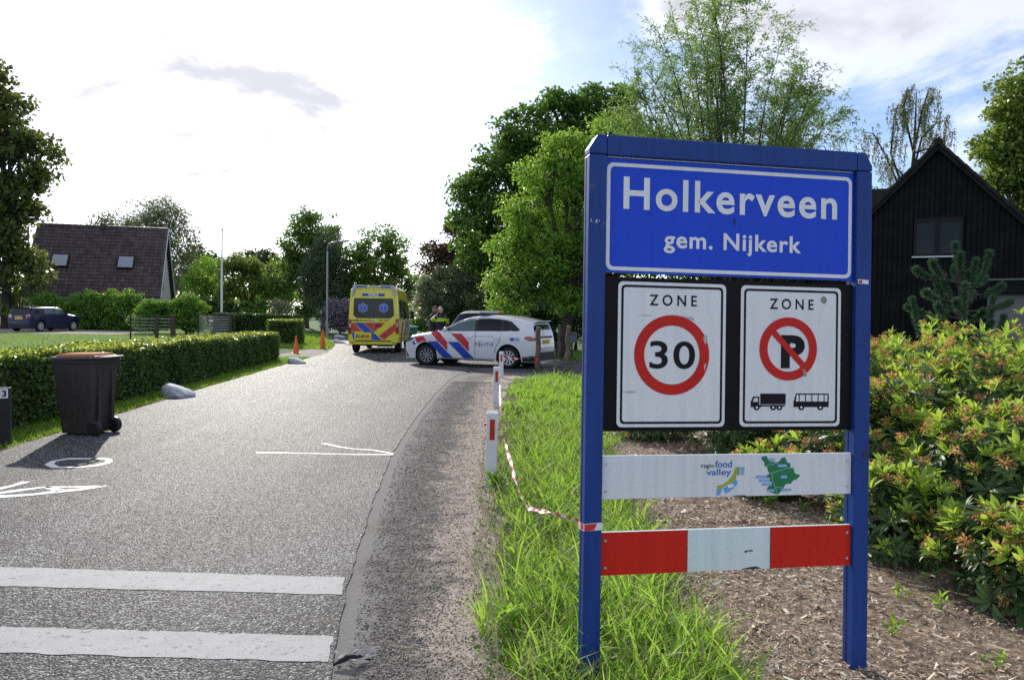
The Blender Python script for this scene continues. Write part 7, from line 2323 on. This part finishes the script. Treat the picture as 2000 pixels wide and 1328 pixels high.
# ------------------------------------------------------------------ navy hatchback on the drive
def navy_car():
    a = at(88, 640, 45.6); g = float(gh(a.x, a.y)) + 0.012
    root = empty('parked_car', (a.x, a.y, g), R(79)); tag(root, 'small dark blue hatchback parked on the gravel drive', 'car')
    top = [(1.92, 0.6), (1.88, 0.8), (1.7, 0.92), (1.2, 0.98), (0.85, 1.02), (0.45, 1.32), (0.2, 1.39), (-0.4, 1.42), (-1.1, 1.40), (-1.6, 1.34), (-1.68, 1.22), (-1.8, 1.0), (-1.86, 0.88), (-1.92, 0.6)]
    c = Car(root, top, 0.19, [(1.92, 0.58), (1.75, 0.78), (1.3, 0.845), (-1.4, 0.86), (-1.75, 0.80), (-1.92, 0.68)], 0.93, 0.15, (1.25, -1.25), 0.31, 0.37, -1.92, 1.92, r=0.1)
    c.shell('body', M_CNAVY, [(0.42, 0.83, 2)], 130)
    for sd in (1, -1):
        for x in (1.25, -1.25): wheel(root, x, sd * 0.75, 0.31, 0.2, 0, 8, M_RIM, sd)
        c.panel('window_surround', [(0.74, 0.97), (-1.68, 1.0), (-1.58, 1.31), (-0.4, 1.35), (0.22, 1.33), (0.46, 1.2)], sd, 0.003, M_TRIM)
        c.panel('side_window', [(0.58, 1.0), (-0.22, 1.0), (-0.2, 1.315), (0.2, 1.3), (0.42, 1.18)], sd, 0.006, M_CGLASSL)
        c.panel('side_window', [(-0.3, 1.0), (-0.95, 1.005), (-0.93, 1.315), (-0.28, 1.318)], sd, 0.006, M_CGLASSL)
        c.panel('side_window', [(-1.02, 1.01), (-1.6, 1.02), (-1.52, 1.28), (-1.0, 1.31)], sd, 0.006, M_CGLASS)
        mb = MB(); c.line(mb, [(0.72, 0.95), (0.7, 0.3)], sd, 0.004); c.line(mb, [(-0.27, 0.97), (-0.27, 0.3)], sd, 0.004); c.line(mb, [(-0.98, 0.97), (-0.9, 0.6)], sd, 0.004); mb.build('panel_gap', M_GAP, root)
        mb = MB(); loft(mb, [[(0.55 + px_ * 0.5, sd * (0.88 + yy), 1.02 + pz) for px_, pz in disc(0, 0, 0.1, 10, 0.07)] for yy in (0.0, 0.13)]); mb.build('mirror', M_CNAVY, root, smooth=True)
        # oval tail light with chrome ring on the rear corner
        Mt = Matrix.Translation((-1.835, sd * 0.60, 0.80)) @ Matrix.Rotation(sd * R(-26), 4, 'Z') @ Matrix.Rotation(R(-90), 4, 'Y') @ Matrix.Scale(1.45, 4, (1, 0, 0))
        mb = MB(); mb.lathe([(0.105, -0.08), (0.125, 0.025), (0.105, 0.04)], 20, Mt); tl = mb.build('tail_light', M_CHROME, root, smooth=True)
        mb = MB(); mb.lathe([(0.1, 0.0), (0.1, 0.05), (0.06, 0.062), (0.0, 0.064)], 20, Mt); mb.build('lens', M_LAMPR, tl, smooth=True)
    mb = MB(); mb.box((-1.885, 0, 0.74), (0.03, 0.5, 0.11), Matrix.Rotation(R(8), 3, 'Y')); mb.build('number_plate', M_PLATE, root)
    mb = MB(); mb.box((-1.90, 0, 0.84), (0.04, 0.5, 0.05)); mb.build('tailgate_handle', M_CHROME, root, bevel=0.01)
    mb = MB(); mb.box((-1.91, 0, 0.36), (0.06, 1.3, 0.2)); mb.build('rear_bumper', M_TRIM, root, bevel=0.03)
    mb = MB(); mb.add([(-1.675, 0.56, 1.285), (-1.675, -0.56, 1.285), (-1.822, -0.66, 0.995), (-1.822, 0.66, 0.995), (-1.66, 0.55, 1.27), (-1.66, -0.55, 1.27), (-1.80, -0.65, 0.985), (-1.80, 0.65, 0.985)], [(0, 1, 2, 3), (7, 6, 5, 4), (0, 4, 5, 1), (2, 6, 7, 3), (1, 5, 6, 2), (3, 7, 4, 0)])
    mb.build('rear_window', M_CGLASS, root)
    mb = MB(); mb.box((-1.64, 0, 1.345), (0.14, 1.1, 0.03), Matrix.Rotation(R(8), 3, 'Y')); mb.build('spoiler', M_CNAVY, root, bevel=0.01)


navy_car()


# ------------------------------------------------------------------ ambulance
def ambulance():
    pr = gp(735, 688.5)
    hd = R(92.5)
    fw = Vector((math.cos(hd), math.sin(hd), 0))
    rear_x = -2.95
    loc = Vector((pr.x, pr.y, 0.016)) - fw * (rear_x + 0.9); loc.z = 0.016
    root = empty('ambulance', loc, hd)
    tag(root, 'yellow ambulance van with red and blue chevrons seen from behind', 'ambulance')
    top = [(2.95, 0.75), (2.9, 0.95), (2.65, 1.08), (2.3, 1.18), (1.95, 1.35), (1.35, 2.15), (1.0, 2.5), (0.6, 2.6), (0.0, 2.63), (-2.6, 2.63), (-2.85, 2.60), (-2.95, 2.57)]
    hw = [(2.95, 0.62), (2.75, 0.84), (2.4, 0.95), (1.5, 0.985), (-2.8, 0.985), (-2.95, 0.955)]
    c = Car(root, top, 0.42, hw, 1.25, 0.02, (2.0, -1.75), 0.36, 0.43, -2.95, 2.95, r=0.22, e=0.5)

    def S2(x, z):
        w = pl_(hw, x); k = max(0.0, (z - 1.0) / 1.6)
        return w - 0.10 * k ** 1.6 - 0.03 * max(0, (0.8 - z))
    c.S = S2
    c.shell('body', M_CYEL, [(1.36, 1.93, 2)], 130)
    for sd in (1, -1):
        for x in (2.0, -1.75): wheel(root, x, sd * 0.84, 0.36, 0.24, 0, 6, M_RIMD, sd)
        c.panel('side_window', [(-2.55, 1.32), (-1.15, 1.32), (-1.15, 2.08), (-2.55, 2.08)], sd, 0.006, M_CGLASS)
        c.panel('side_window', [(-1.0, 1.32), (0.3, 1.32), (0.3, 2.08), (-1.0, 2.08)], sd, 0.006, M_CGLASS)
        c.panel('side_window', [(0.55, 1.35), (1.45, 1.35), (1.2, 1.95), (0.6, 2.0)], sd, 0.006, M_CGLASS)
        c.panel('red_stripe', [(-2.4, 0.5), (-1.9, 0.5), (-1.1, 1.2), (-1.6, 1.2)], sd, 0.006, M_CRED)
        c.panel('blue_stripe', [(-0.9, 0.5), (-0.4, 0.5), (0.4, 1.2), (-0.1, 1.2)], sd, 0.006, M_CBLUE)
        c.panel('pale_panel', [(0.55, 0.5), (1.5, 0.5), (1.6, 1.25), (0.55, 1.25)], sd, 0.006, M_CWHITE)
        mb = MB(); mb.box((1.35, sd * 1.12, 1.5), (0.12, 0.16, 0.34)); mb.box((1.38, sd * 1.02, 1.4), (0.04, 0.12, 0.06)); mb.build('mirror', M_TRIM, root, bevel=0.02)
    # rear wall: everything placed on the flat back by y (left +) and z
    xr = -2.95
    f = lambda a, b, w: (xr - w, (490 - a) / 430.0, (1250 - b) / 430.0 + 0.0)          # picture-like coordinates of the back doors

    def rear(name, poly, w, m, parent=None):
        mb = MB(); mb.prism(poly, lambda a, b, t: f(a, b, w + t), 0.004); return mb.build(name, m, parent or root)
    for a0, a1, sgn in ((130, 486, 1), (492, 855, -1)):
        d = rear('rear_door', [(a0, 1030), (a1, 1030), (a1, 180), (a0 + (30 if sgn > 0 else 0), 180)] if sgn > 0 else [(a0, 1030), (a1, 1030), (a1 - 30, 180), (a0, 180)], 0.003, M_CYEL)
    rear('rear_window', [(155, 620), (215, 668), (486, 668), (486, 337), (185, 337), (165, 360)], 0.009, M_CGLASS)
    rear('rear_window', [(492, 668), (765, 668), (828, 620), (815, 360), (795, 337), (492, 337)], 0.009, M_CGLASS)
    for cx, cy in ((315, 498), (657, 495)):
        mb = MB()
        for k in range(3):
            t = R(60 * k)
            mb.prism([(cx + x * math.cos(t) - y * math.sin(t), cy + x * math.sin(t) + y * math.cos(t)) for x, y in ((-25, -76), (25, -76), (25, 76), (-25, 76))], lambda a, b, w, k=k: f(a, b, 0.0142 + 0.0004 * k + w), 0.003)
        s = mb.build('star_border', mat('star_pale', (0.45, 0.55, 0.85), rough=0.5), root)
        mb = MB()
        for k in range(3):
            t = R(60 * k)
            mb.prism([(cx + x * math.cos(t) - y * math.sin(t), cy + x * math.sin(t) + y * math.cos(t)) for x, y in ((-18, -69), (18, -69), (18, 69), (-18, 69))], lambda a, b, w, k=k: f(a, b, 0.0186 + 0.0004 * k + w), 0.003)
        mb.build('star', mat('star_blue', (0.03, 0.1, 0.55), rough=0.5), root)
        mb = MB(); mb.prism([(cx - 3, cy - 40), (cx + 3, cy - 40), (cx + 5, cy - 5), (cx - 3, cy + 10), (cx + 4, cy + 30), (cx - 2, cy + 42), (cx - 4, cy + 12)], lambda a, b, w: f(a, b, 0.0235 + w), 0.002); mb.build('star_staff', M_SWHITE, root)
    st = rear('top_strip', [(302, 303), (672, 303), (672, 258), (302, 258)], 0.008, M_CBLUE)
    rear('top_label', [(408, 298), (565, 298), (565, 263), (408, 263)], 0.0125, M_SWHITE)
    mb = MB(); text_box(mb, '09-139', 425, 292, 550, 269, lambda a, b: Vector(f(a, b, 0.0180)), 0.02); mb.build('lettering', M_INK, root)
    mb = MB(); text_box(mb, 'AMBULANCE', 134, 722, 455, 690, lambda a, b: Vector(f(a, b, 0.009)), 0.025); mb.build('lettering', M_INK, root); mb = MB(); text_box(mb, '09-139', 585, 718, 738, 686, lambda a, b: Vector(f(a, b, 0.009)), 0.025); mb.build('lettering', M_INK, root)
    rear('red_chevron', [(133, 745), (160, 745), (300, 888), (133, 888)], 0.0075, M_CRED)
    rear('red_chevron', [(322, 742), (484, 742), (484, 880)], 0.0075, M_CRED)
    rear('red_chevron', [(494, 742), (682, 742), (505, 892), (494, 882)], 0.0075, M_CRED)
    rear('red_chevron', [(852, 745), (852, 872), (665, 1028), (582, 962)], 0.0075, M_CRED)
    rear('blue_chevron', [(166, 743), (314, 743), (484, 893), (484, 1028), (468, 1028)], 0.0075, M_CBLUE)
    rear('blue_chevron', [(494, 905), (632, 1028), (494, 1028)], 0.0075, M_CBLUE)
    rear('blue_chevron', [(138, 900), (176, 900), (176, 1028), (150, 1015)], 0.0075, M_CBLUE)
    pf = rear('plate_recess', [(182, 1028), (456, 1028), (456, 905), (182, 905)], 0.0125, M_CYEL)
    np_ = rear('number_plate', [(203, 1002), (430, 1002), (430, 938), (203, 938)], 0.0175, M_PLATE)
    rear('plate_band', [(203, 1002), (228, 1002), (228, 938), (203, 938)], 0.022, M_CBLUE)
    mb = MB(); text_box(mb, 'K-385-VK', 240, 992, 424, 948, lambda a, b: Vector(f(a, b, 0.0235)), 0.02); mb.build('lettering', M_INK, root)
    rear('door_handle', [(527, 806), (628, 806), (628, 779), (527, 779)], 0.0125, M_TRIM)
    rear('door_gap', [(487, 1030), (491, 1030), (491, 180), (487, 180)], 0.0022, M_TRIM)
    mb = MB(); ringmesh(mb, disc(487, 722, 28, 24), disc(487, 722, 22, 24), 0.0140, f); mb.build('badge_ring', M_CHROME, root)
    mb = MB(); flat(mb, disc(487, 722, 22, 24), 0.0135, f); mb.build('badge', M_TRIM, root)
    mb = MB()
    for k in range(3):
        t = R(90 + 120 * k); q = [(487, 722), (22, 0)]
        flat(mb, [(487 + 22 * math.cos(t), 722 - 22 * math.sin(t)), (487 + 4 * math.cos(t + 1.05), 722 - 4 * math.sin(t + 1.05)), (487 + 4 * math.cos(t - 1.05), 722 - 4 * math.sin(t - 1.05))], 0.0146, f)
    mb.build('badge_star', M_CHROME, root)
    for a0, a1, b0, b1 in ((76, 128, 690, 932), (858, 908, 672, 922)):
        mb = MB(); mb.prism([(a0, b1), (a1, b1), (a1, b0), (a0, b0)], lambda a, b, w: f(a, b, -0.03 + w), 0.05); tl = mb.build('tail_light', M_LAMPR, root, bevel=0.008)
        mb = MB(); mb.prism([(a0 + 14, b0 + 130), (a1 - 14, b0 + 130), (a1 - 14, b0 + 70), (a0 + 14, b0 + 70)], lambda a, b, w: f(a, b, 0.021 + w), 0.004); mb.build('lens', M_LAMPW, tl)
    mb = MB(); mb.prism([(92, 1105), (872, 1105), (872, 1042), (92, 1042)], lambda a, b, w: f(a, b, -0.02 + w), 0.1); bu = mb.build('rear_bumper', M_CYEL, root, bevel=0.02)
    mb = MB(); mb.prism([(190, 1052), (790, 1052), (790, 1036), (190, 1036)], lambda a, b, w: f(a, b, 0.082 + w), 0.01); mb.build('bumper_step', M_TRIM, root)
    for a0, a1 in ((120, 190), (795, 860)):
        mb = MB(); mb.prism([(a0, 1076), (a1, 1076), (a1, 1064), (a0, 1064)], lambda a, b, w: f(a, b, 0.083 + w), 0.004); mb.build('reflector', M_LAMPR, bu)
    # roof corner light housings
    for sgn in (1, -1):
        mb = MB()
        cx = lambda a: 490 + sgn * (a - 490)
        mb.prism([(cx(128), 300), (cx(152), 300), (cx(190), 175), (cx(240), 166), (cx(400), 160), (cx(392), 128), (cx(330), 118), (cx(165), 118), (cx(150), 130)], lambda a, b, w: f(a, b, -0.16 + w), 0.24)
        rl = mb.build('roof_light', mat('pale_light_housing', (0.42, 0.43, 0.5), rough=0.35), root, bevel=0.012)
        mb = MB(); mb.prism([(cx(210), 158), (cx(375), 152), (cx(370), 132), (cx(210), 132)], lambda a, b, w: f(a, b, 0.083 + w), 0.006); mb.build('lens', mat('blue_beacon_lens', (0.12, 0.14, 0.3), rough=0.2), rl)
    mb = MB(); mb.prism([(405, 160), (575, 160), (575, 125), (405, 125)], lambda a, b, w: f(a, b, -0.1 + w), 0.14); mb.build('roof_camera', mat('pale_housing', (0.5, 0.48, 0.45), rough=0.5), root, bevel=0.01)
    # underside
    mb = MB(); mb.box((-2.3, 0.0, 0.36), (1.0, 1.5, 0.16)); mb.box((0, 0, 0.38), (4.4, 1.3, 0.16)); mb.tube([(-1.75, -0.8, 0.36), (-1.75, 0.8, 0.36)], 0.07, 10); mb.build('chassis', M_TRIM, root)
    mb = MB(); mb.tube([(-2.98, -0.15, 0.27), (-2.98, -0.75, 0.27)], 0.02, 8); mb.build('tow_bar', M_GALV, root)


ambulance()


# ================================================================== PEOPLE
M_SKIN = mat('skin', (0.42, 0.24, 0.17), rough=0.55, var=0.05)
M_SKINP = mat('pale_skin', (0.5, 0.31, 0.24), rough=0.55, var=0.05)
M_UNI = mat('dark_uniform', (0.012, 0.013, 0.018), rough=0.8, var=0.2, vscale=12, bump=0.3, bscale=50)
M_HIVIS = mat('high_visibility_yellow', (0.42, 0.75, 0.04), rough=0.6)
M_HAIR = mat('short_brown_hair', (0.13, 0.075, 0.04), rough=0.8, bump=0.5, bscale=90)


def skin_mesh(name, joints, edges, m, parent, levels=2, root_i=0):
    me = bpy.data.meshes.new(name)
    me.from_pydata([j[0] for j in joints], edges, [])
    o = link(name, me, m, parent)
    sk = o.modifiers.new('skin', 'SKIN'); sk.use_smooth_shade = True
    lay = me.skin_vertices
    data = lay[0].data if len(lay) else None
    if data is None:
        bm = bmesh.new(); bm.from_mesh(me); bm.verts.layers.skin.verify(); bm.to_mesh(me); bm.free(); data = me.skin_vertices[0].data
    for i, j in enumerate(joints):
        data[i].radius = j[1] if isinstance(j[1], tuple) else (j[1], j[1]); data[i].use_root = (i == root_i)
    sb = o.modifiers.new('subdivision', 'SUBSURF'); sb.levels = levels; sb.render_levels = levels
    dg = bpy.context.evaluated_depsgraph_get(); dg.update()
    ev = bpy.data.meshes.new_from_object(o.evaluated_get(dg))
    o.modifiers.clear(); o.data = ev; ev.name = name
    bpy.data.meshes.remove(me)
    ev.materials.clear(); ev.materials.append(m)
    ev.polygons.foreach_set('use_smooth', np.ones(len(ev.polygons), dtype=bool))
    return o


def hand(name, wrist, d, palm_n, m, parent, s=1.0, curl=0.5):
    """palm with four unequal fingers and a thumb, each bent"""
    d = Vector(d).normalized(); n = Vector(palm_n).normalized(); sd = d.cross(n).normalized()
    w = Vector(wrist)
    J = [(tuple(w), 0.024 * s), (tuple(w + d * 0.045 * s), (0.034 * s, 0.02 * s)), (tuple(w + d * 0.085 * s), (0.036 * s, 0.017 * s))]
    E = [(0, 1), (1, 2)]
    for k, (o_, l) in enumerate(((-0.029, 0.062), (-0.01, 0.075), (0.01, 0.07), (0.029, 0.052))):
        p = w + d * 0.09 * s + sd * o_ * s; prev = 2
        for i in range(3):
            ang = curl * i * 0.7
            dd = d * math.cos(ang) + n * math.sin(ang)
            p = p + dd * l * s * 0.36
            J.append((tuple(p), (0.0085 - 0.001 * i) * s)); E.append((prev, len(J) - 1)); prev = len(J) - 1
    p = w + d * 0.03 * s - sd * 0.035 * s; prev = 1
    for i in range(2):
        p = p + (d * 0.7 - sd * 0.55 + n * 0.3 * i).normalized() * 0.032 * s
        J.append((tuple(p), (0.010 - 0.001 * i) * s)); E.append((prev, len(J) - 1)); prev = len(J) - 1
    return skin_mesh(name, J, E, m, parent, 1, 0)


def person(loc, rz, label, H, skin, bald, head_dir, arms, vest):
    root = empty('person', loc, rz)
    tag(root, label, 'person', 'officers in conversation')
    k = H / 1.8
    # body: local +Y is the front
    J = [((0, 0, 0.95 * k), (0.155, 0.11)), ((0, 0.0, 1.12 * k), (0.155, 0.105)), ((0, 0.0, 1.32 * k), (0.175, 0.115)), ((0, -0.01, 1.44 * k), (0.13, 0.085)), ((0, 0.01, 1.51 * k), (0.058, 0.056)), ((0, 0.02, 1.58 * k), (0.052, 0.052))]
    E = [(0, 1), (1, 2), (2, 3), (3, 4), (4, 5)]

    def chain(start, pts):
        prev = start
        for p, r in pts:
            J.append((p, r)); E.append((prev, len(J) - 1)); prev = len(J) - 1
    for sg in (-1, 1):
        chain(0, [((sg * 0.10, 0, 0.88 * k), 0.095), ((sg * 0.11, 0.015, 0.5 * k), 0.066), ((sg * 0.11, -0.02, 0.3 * k), 0.058), ((sg * 0.115, -0.02, 0.09 * k), 0.042), ((sg * 0.13, 0.06, 0.045), (0.045, 0.04)), ((sg * 0.14, 0.15, 0.035), (0.042, 0.03))])
    hands = []
    for sg, (el, wr) in zip((-1, 1), arms):
        chain(3, [((sg * 0.19, -0.005, 1.43 * k), 0.064), (el, 0.044), (wr, 0.03)])
        hands.append((el, wr))
    body = skin_mesh('body', J, E, M_UNI, root, 2, 0)
    for el, wr in hands:
        d = Vector(wr) - Vector(el)
        mb = MB()          # bare forearm over the sleeve end
        mb.tube([tuple(Vector(el).lerp(Vector(wr), t)) for t in (0.12, 0.3, 0.6, 1.0)], [0.049, 0.047, 0.041, 0.033], 12); mb.build('forearm', skin, root, smooth=True)
        hand('hand', tuple(Vector(wr) - d.normalized() * 0.02), d, Vector((0, 0, 1)).cross(d) + Vector((0.01, 0, 0.2)), skin, root, k, 0.7)
    # head
    hd = empty('head', (0, 0.03, 1.59 * k)); hd.parent = root; hd.rotation_euler = head_dir
    bm = bmesh.new(); bmesh.ops.create_uvsphere(bm, u_segments=24, v_segments=18, radius=1.0)
    for v in bm.verts:
        x, y, z = v.co
        zz = z * 0.122 + 0.115
        w = 0.078 * (1 - 0.22 * max(0, -z) ** 1.4); dpt = 0.098 * (1 - 0.12 * max(0, -z))
        yy = y * dpt + (0.012 if z < 0 and y > 0 else 0)
        if y > 0.55 and abs(x) < 0.28:
            if -0.35 < z < 0.12: yy += 0.024 * (1 - abs(x) / 0.28) * (1 - abs(z + 0.14) / 0.26)          # nose
            if -0.62 < z < -0.45: yy += 0.006                                                           # lips
        if y > 0.6 and 0.02 < z < 0.22 and 0.2 < abs(x) < 0.6: yy -= 0.010                              # eye sockets
        v.co = (x * w, yy, zz)
    me = bpy.data.meshes.new('face'); bm.to_mesh(me); bm.free(); link('face', me, skin, hd, True)
    for sg in (-1, 1):
        mb = MB(); mb.lathe([(0.0, -0.006), (0.028, -0.005), (0.033, 0.004), (0.02, 0.008), (0, 0.004)], 12, Matrix.Translation((sg * 0.078, -0.005, 0.115)) @ Matrix.Rotation(R(80 * sg), 4, 'Y') @ Matrix.Scale(1.25, 4, (1, 0, 0))); mb.build('ear', skin, hd, smooth=True)
        mb = MB(); mb.lathe([(0.0, -0.009), (0.009, 0), (0.0, 0.009)], 8, Matrix.Translation((sg * 0.031, 0.086, 0.132))); mb.build('eye', M_INK, hd, smooth=True)
    mb = MB(); mb.box((0, 0.098, 0.055), (0.045, 0.008, 0.008)); mb.build('mouth', mat('lips', (0.3, 0.1, 0.08), rough=0.5), hd, bevel=0.002)
    if not bald:
        bm = bmesh.new(); bmesh.ops.create_uvsphere(bm, u_segments=24, v_segments=16, radius=1.0)
        bmesh.ops.delete(bm, geom=[v for v in bm.verts if v.co.z < -0.35 + 0.75 * max(0, v.co.y + 0.15)], context='VERTS')
        for v in bm.verts: v.co = (v.co.x * 0.083, v.co.y * 0.102 - 0.003, v.co.z * 0.128 + 0.118)
        me = bpy.data.meshes.new('hair'); bm.to_mesh(me); bm.free(); link('hair', me, M_HAIR, hd, True)
    # uniform details: belt, sleeve and back bands that follow the body
    mb = MB(); mb.lathe([(0.168, -0.03), (0.172, 0.0), (0.168, 0.03)], 20, Matrix.Translation((0, 0, 0.985 * k)) @ Matrix.Scale(0.74, 4, (0, 1, 0)), False); mb.build('belt', M_TRIM, root, smooth=True)
    if vest:
        for z, h, r in ((1.40, 0.045, 0.198), (1.335, 0.05, 0.205)):
            mb = MB(); mb.lathe([(r * 0.985, -h / 2), (r, 0.0), (r * 0.97, h / 2)], 28, Matrix.Translation((0, -0.006, z * k)) @ Matrix.Scale(0.74, 4, (0, 1, 0)), False); mb.build('reflective_band', M_HIVIS, root, smooth=True)
    for sg, (el, wr) in zip((-1, 1), arms):
        a = Vector((sg * 0.19, -0.005, 1.43 * k)); b = Vector(el)
        for t0, t1 in (((0.15, 0.38), (0.5, 0.72)) if vest else ((0.35, 0.6),)):
            mb = MB(); mb.tube([tuple(a.lerp(b, t0)), tuple(a.lerp(b, t1))], [0.074 - 0.018 * t0, 0.073 - 0.018 * t1], 14, cap=False); mb.build('sleeve_band', M_HIVIS, root, smooth=True)
    return root


pa = at(845, 660, 27.5); pb = at(861.5, 660, 26.8)
person((pa.x, pa.y, 0.016), R(-62), 'officer in dark uniform leaning in, short brown hair, bare forearms', 1.83, M_SKIN, False, (R(-24), 0, R(-10)),
       [((-0.24, 0.05, 1.17), (-0.10, 0.26, 1.16)), ((0.25, 0.08, 1.17), (0.06, 0.28, 1.15))], False)
person((pb.x, pb.y, 0.016), R(28), 'bald officer in high-visibility striped uniform holding a hand to the ear', 1.79, M_SKINP, True, (R(-14), 0, R(8)),
       [((-0.36, 0.12, 1.30), (-0.16, 0.12, 1.50)), ((0.27, 0.02, 1.17), (0.2, 0.2, 1.02))], True)
